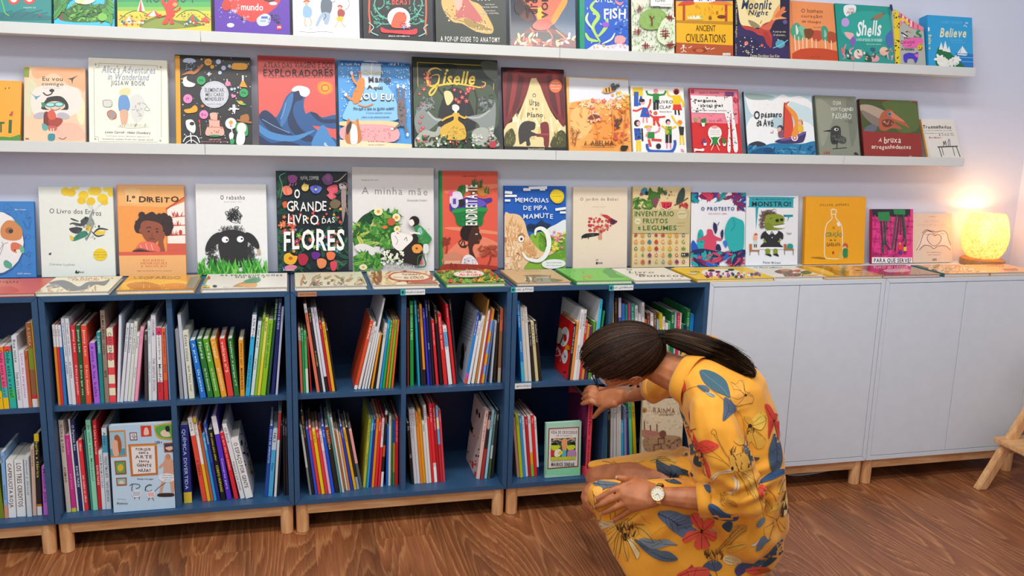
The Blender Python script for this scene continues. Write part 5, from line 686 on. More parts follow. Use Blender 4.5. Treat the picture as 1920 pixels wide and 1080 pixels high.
# ------------------------------------------------------------------ books with their spines out, bay by bay
NUM = 'first second third fourth fifth sixth seventh eighth ninth tenth eleventh twelfth thirteenth fourteenth fifteenth sixteenth seventeenth eighteenth nineteenth twentieth'.split()
def ordn(i):
    if i < 20: return NUM[i]
    t = {2: 'twenty', 3: 'thirty', 4: 'forty'}[(i+1)//10]; r = (i+1) % 10
    return (t+'-'+NUM[r-1]) if r else {30: 'thirtieth', 40: 'fortieth'}[i+1]
def bands(s):
    out = []; last = 0
    for p in s.split('/'):
        c, f = (p.split(':')+['1'])[:2]; out.append((c, last, float(f))); last = float(f)
    return out
PROUD = {}
def spine_book(xb, xt, zt, w, Y, zf, depth, spec, title, tcol, label, group, hard):
    """xb, xt: world x of the lower / upper left corner of the spine, zt: world z of its top"""
    dx = xt-xb; dz = zt-zf; a = math.atan2(dx, dz); H = math.hypot(dx, dz)
    bs = bands(spec); main = max(bs, key=lambda b: b[2]-b[1])[0]; mb = MB(); c = lin(main)
    ct = min(.0018, w*.22)
    mb.box((0, .0004, 0), (ct, depth, H), c); mb.box((w-ct, .0004, 0), (w, depth, H), c)
    for col, f0, f1 in bs:
        z1, z0 = H*(1-f0), H*(1-f1); k = lin(col); b_ = min(.0012, w*.15)
        mb.add([(0, .0004, z0), (b_, -b_*.6, z0), (w-b_, -b_*.6, z0), (w, .0004, z0), (0, .0004, z1), (b_, -b_*.6, z1), (w-b_, -b_*.6, z1), (w, .0004, z1), (w-ct, ct, z0), (ct, ct, z0), (w-ct, ct, z1), (ct, ct, z1)],
               [(0, 1, 5, 4), (1, 2, 6, 5), (2, 3, 7, 6), (0, 9, 8, 3), (0, 3, 2, 1), (4, 5, 6, 7), (4, 7, 10, 11), (8, 9, 11, 10)], k)
    o = mb.build('book', M['print']); o.matrix_world = Matrix.Translation((xb, Y, zf+(w*math.sin(a) if a > 0 else 0)+.0003))@Matrix.Rotation(a, 4, 'Y')
    tag(o, label, 'book', group); g = .0025 if hard else .0004
    MB().box((ct+.0001, ct+.0002, g), (w-ct-.0001, depth-g, H-g)).build('page_block', M['pages'], o)
    if title and w > .0035:
        mt = MB(); yy = -min(.0012, w*.15)*.6-.00012; parts = title.split('|'); k = lin(tcol); n = len(parts)
        for i, p in enumerate(parts):
            V, F = text2d(p, 'b'); tot = .86/n; z1 = H*(.95-i*(.9/n)); ln = min(H*tot*.9, len(p)*w*.55); cw = w*.5
            if not len(V): continue
            mt.add([((w-cw)/2+cw*v[1], yy, z1-ln*v[0]) for v in V], [f[::-1] if 0 else f for f in F], k)
        fs = []
        for f in mt.f:
            ar = sum(mt.v[f[i]][0]*mt.v[f[(i+1) % len(f)]][2]-mt.v[f[(i+1) % len(f)]][0]*mt.v[f[i]][2] for i in range(len(f))); fs.append(f if ar > 0 else f[::-1])
        mt.f = fs; mt.build('spine_lettering', M['print'], o)
    return o
# bay: crop, (x y of a point on the floor line at left, same at right), floor z, wall x0, x1, words, rows "xb xt yt w spec title textcolour"
BAYS = [
('a',(15,1022),(310,1018),1,(-.342,-.017),'upper right bay of the leftmost bookcase','''
-70 -120 560 50 eee|-18 -72 535 50 2aa06a:.7/f2c51c Onde está o gato? 222|28 -25 525 44 f08a2c:.08/f25a8c:.65/3ac0c0:.82/f2c51c Onde está a bruxa? 6a1a3a|78 25 520 56 e8503c:.08/2ab8a8:.7/3ac06a:.85/2ab8a8 Onde está o rato? 222|145 88 435 42 dfe3ea Boa noite|Onde está a bolacha? 445|188 145 555 46 e6e6f2 Livro das perguntas c6a|235 198 555 26 c8643c LOBO 7a2a1a|262 200 330 44 a8643c:.3/8a9a2c:.55/9a6a44:.85/d83a3c:.9/eee A CAIXA d8c080|309 246 312 11 e8b02c'''),
('a',(470,990),(1385,952),1,(.017,.341),'upper left bay of the second bookcase','''
470 418 345 23 e8e8ea:.27/f0982c Carol 633|495 445 345 23 e8e8ea:.27/e03a3a Carol 522|520 470 343 23 e8e8ea:.27/2a7ac0 Carol 235|555 487 292 30 dfe4ea Aqui estamos nós ouvindo|o mundo 556|588 525 290 30 dfe4ea O lugar onde cabem|as coisas 556|618 567 350 38 dd3038 Jimmy Liao|O livro perguntador fdd|658 609 348 38 1f5a30 Jimmy Liao|O livro que voa dfd|698 653 348 44 ea4f38 Jimmy Liao|O livro desejado fdd
765 720 490 48 b06ae0 A noite|A lua|kalas 5a2a8a|816 780 402 32 1f8a8c O CAMINHO def|850 807 228 38 9a8474 ALMA LIBRAS|VACÍO|BFE 222|888 860 376 52 f0eccc:.1/ef4a52:.22/f0eccc:.32/f0606a:.42/f0eccc:.52/ef4a52:.62/f0eccc:.74/ef4a52:.8/f0eccc:.9/ef4a52 CRESCENDO 445|948 962 265 22 dfe6f2|972 1025 335 26 e2e6ec Ricardo Liniers 445|1001 1055 335 28 e2e6ec Ricardo Liniers 445|1032 1088 318 26 dfe6d8 O livro que falava 445|1061 1112 410 24 e6e8ea Paciente|Octopus 445|1088 1135 365 28 f2a4bc Por aqui d48
1173 1175 395 27 4a4448 GOS ccc|1205 1195 315 25 dfe8ea CEM GOTINHAS|Todas as casas 6a9aa8|1232 1222 265 38 e2e2e8 ORIGAMI|THE GENTLE SPOON 778|1281 1263 368 42 e8346c:.1/eef0f0:.75/e02c3a Meu primeiro livro de|Mindfulness 345|1332 1303 372 34 f0703c:.72/e83a3a Meu primeiro|IOGA 2a3a5a|1372 1345 350 12 8ab8ea'''),
('c',(160,945),(955,903),1,(.3575,.6822),'upper right bay of the second bookcase','''
118 80 385 30 9aa0a8|155 95 262 28 c8d0dc|192 134 400 46 dfe3cc Estas coisas|que faço mal 668|285 196 472 46 1f7ad8 A praia|Os peixes dff|345 250 462 46 2a7a34 Flores|my first discoveries dfd|400 302 462 46 5aa82c The Egg|my first discoveries efd|455 362 462 44 f0a82c L'oeuf|premières fed|508 435 460 46 e8443a volcans nº5 fdc|560 503 458 40 2a7a38 explorar o parque nº7 dfd|606 592 468 38 eda02c What's up?|MARINEWIDE 4a2a1a
648 706 262 36 dfe6ee:.27/2fb4e4 Lila Prap|PORQUE É QUE OS GATOS 124|690 752 318 30 d4e6e8 O mar é azul|Carlos 456|720 793 265 22 8fc02c Marta 354|745 818 285 24 e8e070:.5/e8d848 MI MAMÁ 333|772 850 303 40 8cc81e animales del mundo 365|818 903 132 22 2a5a3c GUIA DE AVES cec|855 930 130 30 1a2a6c MAPAS E GLOBOS cdf|893 952 196 18 c8ccea los niños 779'''),
('b',(30,788),(345,768),0,(-.342,-.017),'lower right bay of the leftmost bookcase','''
-50 -105 420 50 d8dce2 Contos|uno 445|-8 -62 440 36 7a8a1c|30 0 330 26 8ab8e8:.8/e09a7c Guia|infantil 456|60 38 390 52 eceeee CAPERUCITA ROJA 333|117 95 390 62 eceeee LOS TRES CERDITOS 333|190 165 365 34 d4dfe4 Hansel y Gretel 678|228 210 290 27 dcbca8 historias 543|259 232 205 34 f0cc1c:.09/222222:.86/d8781c:.89/eee Charlie e fábrica dd6|303 288 430 42 d070dc Menina Júlia 7a3a8a'''),
('b',(465,748),(778,722),0,(.017,.341),'lower left bay of the second bookcase','''
465 406 105 33 ddd4c4 FLORA & CRIA|ANIMAIS 7a4a34|502 454 210 32 d0348c:.95/c8d82c Capitão|piratas f8d|538 472 100 12 e4e4e8|552 486 110 28 1a2a5c O Furioso Sou|DAVID McKEE def|582 532 258 8 e8e8ea|592 541 245 28 e8323c Obax|em todos os olhos fdd|621 570 170 12 1c2c34 aaa bbb|635 583 180 12 4a9a8a|650 595 105 34 8fdcb8 de onde vens, Malaquias? 365|687 643 110 26 d8242c O Livro Incrível|DAVID McKEE fdd
712 685 322 26 e4ecf2 ONDE MORAM AS CASAS 567|742 707 160 36 dfeaf2:.09/4aa8c8:.3/dfeaf2 Artes|PORQUE TEM A ARTE|TANTA GENTE NUA? 344'''),
('d',(140,820),(930,752),0,(.3575,.6822),'lower right bay of the second bookcase','''
140 108 232 64 1f2a7c:.86/e8c83c QUÍMICA DIVERTIDA bdf|278 165 178 36 eef0ec:.21/e8503c VIVA|A TERRA 622|316 208 178 24 f2d01c:.07/f0eee8:.55/f2c21c Maria vai 665|343 240 235 20 c8643c Coisas 622|366 270 300 22 2fa8e4 MEU CORPO dff|392 284 218 22 2a4aa8:.5/26348c CORPO HUMANO dee|420 318 265 36 1c1a1c 100 coisas para saber|CORPO HUMANO e8e22c|462 343 168 38 eef0ec:.21/5a34c8 VIVA|Concerto para dcf|519 410 290 30 e02c38 o que são os medos fcc|564 424 225 34 eef0ee:.1/e6eaec O livro|PORQUE É QUE OS PAIS 445|603 490 345 58 f0f0ee O ESPAÇO POR GENTE 233
744 805 235 26 1f4ea8 ESCOLA DE ANIMALITOS cdf|768 832 265 36 c8dce8:.3/4ab0e0 NILS|fim 234|815 874 135 20 e0343c:.32/e8e8ea Lá fora 444|840 892 230 12 24242a|888 900 205 16 1f1f24 SERPENTES aab|912 920 215 16 26262c MONSTROS aab'''),
('c',(1095,905),(1370,872),1,(.717,.87),'upper left bay of the third bookcase, left group','''
1097 1078 375 22 e8e0d8:.18/f07a5c 100 pés 6a2a1a|1118 1102 382 20 1fa45c O livro dfd|1141 1128 400 24 5ab86c:.6/d8ecd8 O Plano 153|1176 1155 450 12 b8242c|1234 1116 172 26 eeeeea:.1/e8785c O Corredor 6a2a1a|1262 1148 215 24 24242c O Gato|O crocodilo e8c83c|1282 1172 207 20 dfe0ec Roald 445|1300 1196 205 26 dfe0ea:.82/222 Fábulas 667|1325 1240 320 20 c82430 Leo fcc|1346 1266 330 26 f0b82c histórias 6a4a1a|1376 1300 390 14 1f1f22'''),
('e',(115,942),(450,930),1,(.87,1.04),'upper left bay of the third bookcase, right group','''
112 286 338 30 e4532c:.94/eee O ANIMALE fed|146 318 350 26 e8e8e6 Uma História 222|181 338 395 18 e6e6e4 abc 444|204 386 140 20 e2e4ea|232 352 450 16 ecebe4|262 344 455 18 f0a028 c 642|286 364 462 12 25231f|306 380 368 26 dedcd0 aaa 777|338 414 335 20 1f9ade Lobo dff|361 437 345 22 2fb040 O teu livro cfc|389 462 335 20 f0783c Rosa 622|413 486 333 20 7cc82c Verde 354|439 508 330 20 ee6a34 Laranja fdc'''),
('e',(590,918),(1030,892),1,(1.0578,1.2),'upper right bay of the third bookcase, left group','''
583 580 225 14 a8343c|608 602 165 34 1fa044 DOIS VERSOS E MEIO cfc|676 642 160 20 1fa0c0 Às vezes cff|706 665 200 20 26262c ERA UMA VEZ ccc|728 686 192 22 f09a2c:.8/2a2428 noite estrelada 642|761 714 230 20 3a3ac8 o mar ccf|783 733 155 22 1c2460 O Príncipe|DAVID cdf|807 759 155 18 22242c contos bbb|835 791 328 26 e0283c Quem mora aqui? fcc|871 820 205 26 1f1d20 A ratinha e8a84c|904 838 275 34 ea2a30 histórias de amor fcc|946 892 385 36 f0f0f0:.1/6ab4e8:.35/f0f0f0 Dromedário 789|989 917 195 26 e42c34 Contos fcc|1016 948 150 18 2a2a30 A arte ccc'''),
('e',(1085,895),(1400,880),1,(1.2,1.3822),'upper right bay of the third bookcase, right group','''
1085 1215 265 24 2a4ab0:.3/1f8ae0:.85/e04ac0:.92/e8503c mil maravilhas def|1110 1234 345 24 ececec a escola 667|1145 1256 295 28 efeeec pássaro 667|1178 1306 150 17 c8883c|1197 1325 245 18 f0efec bom dia 556|1217 1342 245 14 c8343c|1233 1357 236 26 f0b02c:.15/7ab0e8:.3/f0b02c:.45/7ab0e8:.6/f0b02c:.75/7ab0e8:.88/f0b02c baba d44|1262 1376 335 14 5a7ab8|1310 1362 340 18 c0c4cc aaa 445|1338 1385 250 24 26241f jardim ccc|1378 1395 230 28 e8703c:.3/9a6a4c:.8/c8b8a0 PAPEL 622'''),
('d',(1080,755),(1390,730),0,(.717,.80),'lower left bay of the third bookcase, left group','''
1082 1014 235 18 9ab8a8:.12/d0d4d0:.6/7a8488|1101 1024 130 22 1f1d1c fábulas do mundo e8a04c|1125 1060 262 20 2a5ad8|1146 1083 250 24 ea4048 Contos fcc|1173 1120 275 26 f2d41c O Sol 642|1200 1142 265 24 ea3c44 Rio fcc|1225 1166 280 22 eee8ec:.3/f4b4d0 baleia 645|1249 1186 240 24 1f5ae0 O mar def|1275 1206 248 34 8a3a24:.25/2a2420 histórias dc8|1312 1225 160 16 5a9a94|1331 1243 180 16 dcdcd6 ccc 444'''),
('f',(45,905),(170,882),0,(.80,.87),'lower left bay of the third bookcase, middle group','''
22 -62 395 14 d88a4c|42 -42 400 16 e2dfd6|60 -34 420 18 e89a4c|82 -52 360 22 2a44c0 Jacques ccf|109 -20 388 24 f0b41c Uma vez 642|137 10 372 22 2a2826:.8/9ab0c0 eee|158 36 402 26 f0a4a0:.56/5a6468'''),
('f',(190,870),(500,860),0,(.87,1.04),'lower left bay of the third bookcase, right group','''
184 244 298 25 b8c43c Gianni Rodari|HISTÓRIAS 454|210 272 300 22 2fa4cc Gianni dff|231 298 302 20 3a30b8 Gianni ccf|253 323 286 22 f29a1c Gianni 642|277 345 292 26 e83038 Gianni fcc|308 372 286 22 ecebe8:.42/e8303a Gianni Rodari 822|331 396 225 22 dcdcdc:.05/222:.45/d8582c:.6/222:.8/eee A LEBRE d64|380 411 348 18 1f6ad8|404 430 272 22 e6e8e2 Vento 456|428 445 285 12 2a7a4c|455 460 305 20 2a54c0:.35/c89a2c:.8/5a8a3c|478 480 290 28 dc2434 A CASA DO CÃO fcc'''),
('f',(590,848),(875,825),0,(1.0578,1.22),'lower right bay of the third bookcase, left group','''
590 561 330 24 1f1f1e SUL|TZK ddd|618 570 218 26 dcdce2 A menina gigante 667|645 594 215 24 e4e4ea O comboio 667|669 625 252 22 f0922c aaa 642|692 646 220 24 f0a21c bbb 642|717 674 318 22 e4e4e0 NUNCA 222|740 686 180 22 ece9e8:.1/e8ece4 Lá em cima 567|764 724 290 20 ea2c2c|786 735 168 26 e8303c:.75/d8dcd8:.8/fff As férias fcc|812 765 170 24 b81c28 CONTAR UM CONTO fcc|838 796 188 20 6ab8e8:.15/f0e8c0:.3/6ab8e8:.5/c8343c Quero um cão def|860 820 222 18 e04450 Pequeno fcc'''),
('f',(1140,803),(1320,795),0,(1.25,1.3822),'lower right bay of the third bookcase, right group','''
1140 1226 225 30 ecc8bc Maria trigueira 845|1175 1252 235 24 2a2a2c:.12/c8a898:.25/2a2a2c:.55/b83a34 Capuchinho ccc|1208 1280 222 22 a4d8ec CÃO COM MEDO 357|1238 1304 235 18 5a7a6c:.5/c8d8c8:.7/4a6a3c Floresta dfd|1262 1330 225 20 24262c TIMMY dde'''),
('g',(180,968),(350,960),1,(1.417,1.50),'upper left bay behind the woman, left group','''
178 141 255 27 1f8ae0:.75/4ac0e0 Novas fábulas|amigos dff|208 165 315 30 ddd8cc maria 887|241 196 313 26 e4e0d8 aaa 887|275 236 440 22 2a2826 Contos de fadas ccc|303 257 440 26 d8cc98 A lua e o rei 654|334 282 432 24 26221f Galileu Leal ccc'''),
('g',(590,952),(760,948),1,(1.56,1.74),'upper left bay behind the woman, right group','''
583 652 458 22 1c1a1a:.5/1f1d1d HISTÓRIA DE UM OLHO eee|607 672 440 22 e89a4c aaa 642|630 696 332 25 eeeeec LEOPOLDINA|FELIZARDA 556|656 726 335 24 d8dadc MANDARIM|CARTA 556|682 738 428 22 d8343c aaa eee|706 760 470 22 c8983c|732 785 480 20 6a2a6c|765 815 440 22 5a9a34|792 868 245 26 3ac0e8:.4/eeeeee mar 246|822 900 345 16 2a8a54'''),
('g',(985,905),(1700,880),1,(1.757,2.0822),'upper right bay behind the woman','''
980 978 210 14 e8d83c|1000 998 232 26 4a3428 aaa ca8|1030 1032 230 26 e8e4e8:.25/5a6ac8|1058 1060 280 30 3a7ad8:.5/e0503c|1092 1094 290 24 1fa08a|1120 1120 280 20 e04a8c:.4/e8e8ea:.6/e0503c|1145 1146 280 34 1fa08a aaa cee|1183 1180 298 26 ececec livro 445|1208 1205 370 26 ececec|1238 1232 270 26 e2e4e6 aaa 555|1266 1262 422 22 e8643c|1290 1288 365 22 7a3c24 aaa dca|1316 1314 365 26 ececea 556 555|1345 1345 350 24 7a5444 bbb dca|1371 1370 420 18 9ab8d8|1392 1392 365 26 e8d01c aaa 554|1420 1420 395 22 f0ecea ANELA c22|1445 1444 455 28 e8e4dc|1476 1476 440 20 5ab88c|1498 1500 355 32 1f7a3c ECOS dfd|1532 1535 360 20 a8d4e8|1555 1558 360 24 e8304c aaa fcc|1582 1585 365 18 ecebe8|1602 1603 460 18 2a7a34|1622 1623 465 20 1f2a6c|1645 1645 330 32 2a8a4c aaa cfc|1680 1680 375 34 1f8ae0'''),
('h',(140,810),(330,798),0,(1.417,1.53),'lower left bay behind the woman, left group','''
138 98 345 22 c89a8c aaa 543|163 112 320 24 c8d41c Limão 553|190 140 330 22 3a9ae0 Mar dff|215 163 345 20 e8e8e8 aaa 556|243 178 340 23 c82434 pai fcc|268 200 335 22 e0e6e4:.6/e8b82c:.8/8cc83c mãe 456|294 220 330 24 ea2830 Pão fcc|320 247 350 18 e4e6ea:.85/2a3a6c aaa 556'''),
('h',(840,678),(1060,664),0,(1.7575,1.92),'lower right bay behind the woman','''
812 818 262 12 4aa89c|826 834 300 20 26241f AMOR cb4|850 858 245 20 e4e0da aaa 854|873 884 240 22 e2e2de bbb 445|898 908 238 18 dfdcd4 ccc 733|918 928 235 18 e6e0d4 ddd 445|938 937 375 20 2fb0dc aaa def|962 944 262 20 8a9ac0 CONTOS 334|985 966 300 16 4a2a7c KUA cad|1006 980 240 24 6ad89c aaa 243|1040 1000 235 24 f0c81c bbb 553'''),
]
ALLX = {}
def load_bay(b):
    crop, pl, pr, up, (wx0, wx1), words, rows = b
    zf = .465 if up else .116
    ceil = .784 if up else .449
    A = at_z(*cpx(crop, *pl), zf); B = at_z(*cpx(crop, *pr), zf); Y = max(-.332, min(-.27, (A.y+B.y)/2)); items = []
    for r in rows.replace('\n', '|').replace('||', '|').strip('|').split('|'):
        t = r.split()
        if len(t) >= 5 and all(x.lstrip('-').isdigit() for x in t[:4]): items.append([*map(float, t[:4]), t[4], ' '.join(t[5:])])
        else: items[-1][5] += '|'+r
    out = []
    for xb, xt, yt, w, spec, tt in items:
        yb = pl[1]+(pr[1]-pl[1])*(xb-pl[0])/(pr[0]-pl[0])
        P0 = at_y(*cpx(crop, xb, yb), Y); P1 = at_y(*cpx(crop, xt, yt), Y); P2 = at_y(*cpx(crop, xb+w, yb), Y)
        tc = '333'
        if tt:
            q = tt.split()
            if q and all(c in '0123456789abcdef' for c in q[-1]) and len(q[-1]) in (3, 6) and len(q) > 1: tc = q[-1]; tt = ' '.join(q[:-1])
            tt = tt.replace('aaa', 'as avós').replace('bbb', 'os dias').replace('ccc', 'o rio')
        out.append([P0.x, P1.x, min(P1.z, ceil-.006), P2.x-P0.x, spec, tt, tc, Y])
    return out, zf, words, wx0, wx1
groups = {}
for b in BAYS:
    it, zf, words, wx0, wx1 = load_bay(b); bay = words.split(', ')[0]; groups.setdefault(bay, []).append((it, zf, wx0, wx1))
rs = random.Random(12)
for bay, gl in groups.items():
    items = [x for g in gl for x in g[0]]; zf = gl[0][1]; wx0 = gl[0][2]; wx1 = gl[-1][3]; n = len(items)
    # relax: [x bottom, x at top, z top, width]; neighbours must not pass through one another
    for it_ in range(600):
        bad = False
        for a in items:
            cw = a[3]/max(.6, math.cos(math.atan2(a[1]-a[0], a[2]-zf)))
            for e in (0, 1):
                if a[e] < wx0+.0012: a[e] = wx0+.0012
                if a[e]+cw > wx1-.0012: a[e] = wx1-.0012-cw
        for a, c in zip(items, items[1:]):
            H = min(a[2], c[2])-zf; fa, fc_ = H/(a[2]-zf), H/(c[2]-zf); cw = a[3]/max(.6, math.cos(math.atan2(a[1]-a[0], a[2]-zf)))
            g0 = c[0]-a[0]-cw; g1 = (c[0]+(c[1]-c[0])*fc_)-(a[0]+(a[1]-a[0])*fa)-cw
            if g0 < .0005: d_ = (.0006-g0)/2; a[0] -= d_; c[0] += d_; bad = True
            if g1 < .0005: d_ = (.0006-g1)/2; a[1] -= d_; c[1] += d_; bad = True
        if not bad: break
        if it_ % 12 == 11:
            for a in items: a[3] *= .985
    for i, x in enumerate(items):
        xb, xt, zt, w, spec, tt, tc, Y = x[:8]; H = math.hypot(xt-xb, zt-zf); d = min(.285, max(.14, H*(.72+.22*rs.random())))
        cn = hexname(max(bands(spec), key=lambda q: q[2]-q[1])[0]); sz = 'thin' if w < .009 else 'thick' if w > .017 else 'slim'
        tall = 'tall' if H > .27 else 'short' if H < .2 else ''
        lab = ' '.join(f'{tall} {sz} {cn} book, {ordn(i)} from the left in {bay}'.split())
        if len(lab.split()) > 16: lab = lab.replace('slim ', '').replace('the left', 'left')
        spine_book(xb, xt, zt, w, Y+rs.uniform(-.002, .004), zf, d, spec, tt, tc, lab, 'books with spines out, '+bay, d > .2)
# red cover with the round white bird shape is the left face of the first book of its group
def lay_on_side(o, src, crop):
    """print on the left-hand cover of a spine book (local x=0 face, y into the shelf)"""
    mw = o.matrix_world.copy(); O = mw@Vector((0, 0, 0)); ex = -(mw.to_3x3()@Vector((0, 1, 0))); ez = mw.to_3x3()@Vector((0, 0, 1)); n = mw.to_3x3()@Vector((1, 0, 0))
    dep = max(v.co.y for v in o.data.vertices); H = max(v.co.z for v in o.data.vertices); O2 = O+mw.to_3x3()@Vector((0, dep, 0))
    am = art_mesh(src, crop, O2, ex, ez, n, dep, H)
    am.v = [(y-.0001, dep-x, z) for x, y, z in am.v]
    if am.f: am.build('cover_print', M['print'], o)
bk = {o['label']: o for o in bpy.data.objects if o.name.startswith('book') and 'label' in o.keys()}
def find(words, i): return [o for l, o in bk.items() if words in l and f'{ordn(i)} from' in l][0]
q = find('upper left bay behind', 6); q['label'] = 'red book with round white bird drawing, leaning beside the woman\'s head'
lay_on_side(q, '''r 380 330 690 960 e8201c;e 555 570 40 88 f2f2f0 8;e 562 580 15 34 e8201c;e 505 570 40 60 d8c8b0 -10;P d8c8b0 460 520 480 480 505 490 530 500 520 560;l 1a1a1a 9 550 545 515 640;l 1a1a1a 10 470 636 528 648;e 478 600 7 10 222;P f0a020 575 640 600 660 590 700 560 690;p 1a1a1a 580 680 600 690 596 715;L f0f0f0 7 490 670 515 690 512 730 480 735 475 700 500 660;L f0f0f0 6 500 690 530 740 520 790;e 560 745 25 62 f2f2f0 6;e 562 745 12 30 d8d8d6 6;e 562 745 5 9 111;L 1a1a1a 4 500 660 540 680 555 740;L 1a1a1a 4 490 780 520 800 530 750;t 540 870 572 895 3a1210 xs VMR''', 'g')
q = find('lower right bay of the second bookcase', 10); q['label'] = 'thick white book about space with patterned cover showing, leaning left in second bookcase'
def paint_right(o, src, crop):
    mw = o.matrix_world.copy(); w = max(v.co.x for v in o.data.vertices); O = mw@Vector((w, 0, 0)); ex = mw.to_3x3()@Vector((0, 1, 0)); ez = mw.to_3x3()@Vector((0, 0, 1)); n = -(mw.to_3x3()@Vector((1, 0, 0)))
    dep = max(v.co.y for v in o.data.vertices); H = max(v.co.z for v in o.data.vertices)
    am = art_mesh(src, crop, O, ex, ez, n, dep, H); am.v = [(w-y+.0001, x, z) for x, y, z in am.v]
    am.f = [f for f in am.f]
    if am.f: am.build('cover_print', M['print'], o)
paint_right(q, '''r 400 100 760 820 d6d6d4;P 2a2a28 612 200 625 185 632 220 628 262 615 255;P 3a3c34 562 350 575 340 580 370 568 385;s 26 4 d 9 2a2a28,b8b8b4,3a4a3c 560 200 700 760;t 592 330 665 470 1f1f1f xjs O ESPAÇO;t 618 470 690 610 c8a01c xjs POR GENTE;t 640 560 700 640 222 xjs 2''', 'd')
q = find('lower right bay of the third bookcase', 12); q['label'] = 'pale pink book with black star and red spots on its cover, third bookcase'
lay_on_side(q, '''r 1000 60 1260 820 d8c4bc;P 1f1f24 1085 380 1095 310 1105 360 1118 370 1108 395 1110 425 1095 400;e 1145 235 10 26 3a3a3a;P 1c1c1c 1160 250 1172 245 1170 285 1160 285;e 1108 680 9 34 c83a34;e 1130 760 9 26 d83a44;e 1138 680 7 16 d86a5a;e 1138 605 7 12 7a2a24;s 12 3 d 7 3a3a3c,c84a44 1040 420 1160 700''', 'f')
q = find('upper right bay of the third bookcase', 14); q['label'] = 'blue-spined book showing grey back cover with text lines, right group, third bookcase'
lay_on_side(q, ';'.join(['r 1000 120 1240 900 c4cad8']+[f'l 6a7080 4 {1065-i*3} {240+i*32} {1165-i*3} {290+i*32}' for i in range(8)]+['P 1f1f22 1060 560 1075 530 1085 600 1080 680 1068 700 1055 640','P 1f1f22 1045 700 1065 640 1075 720 1065 770 1050 750','e 1095 580 6 26 b86a4c']), 'e')
# face-out books inside the bays
def bay_face(crop, q, zf, yb, t, base, spine, label, art, lean=.05, grp='face-out books inside the bays'):
    xlt, ylt, xrt, yrt, xlb, ylb, xrb, yrb = q; A = at_y(*cpx(crop, xlb, ylb), yb); B = at_y(*cpx(crop, xrb, yrb), yb)
    for lim in (.341, .6822, 1.041, 1.3822, 1.741, 2.0822):
        if A.x < lim: B.x = min(B.x, lim-.0015); break
    w = B.x-A.x; th = lean; ez = Vector((0, math.sin(th), math.cos(th))); n = Vector((0, math.cos(th), -math.sin(th))); hs = []; O = Vector((A.x, yb, zf+.0005+t*math.sin(th)))
    for p in ((xlt, ylt), (xrt, yrt)):
        d = Vector(dirs(cpx(crop, *p))[0]); k = (O-Vector(CAMP)).dot(n)/d.dot(n); hs.append((Vector(CAMP)+d*k-O).dot(ez))
    return face_book(O, (1, 0, 0), ez, w, sum(hs)/2, t, base, spine, label, 'book', grp, art, crop)
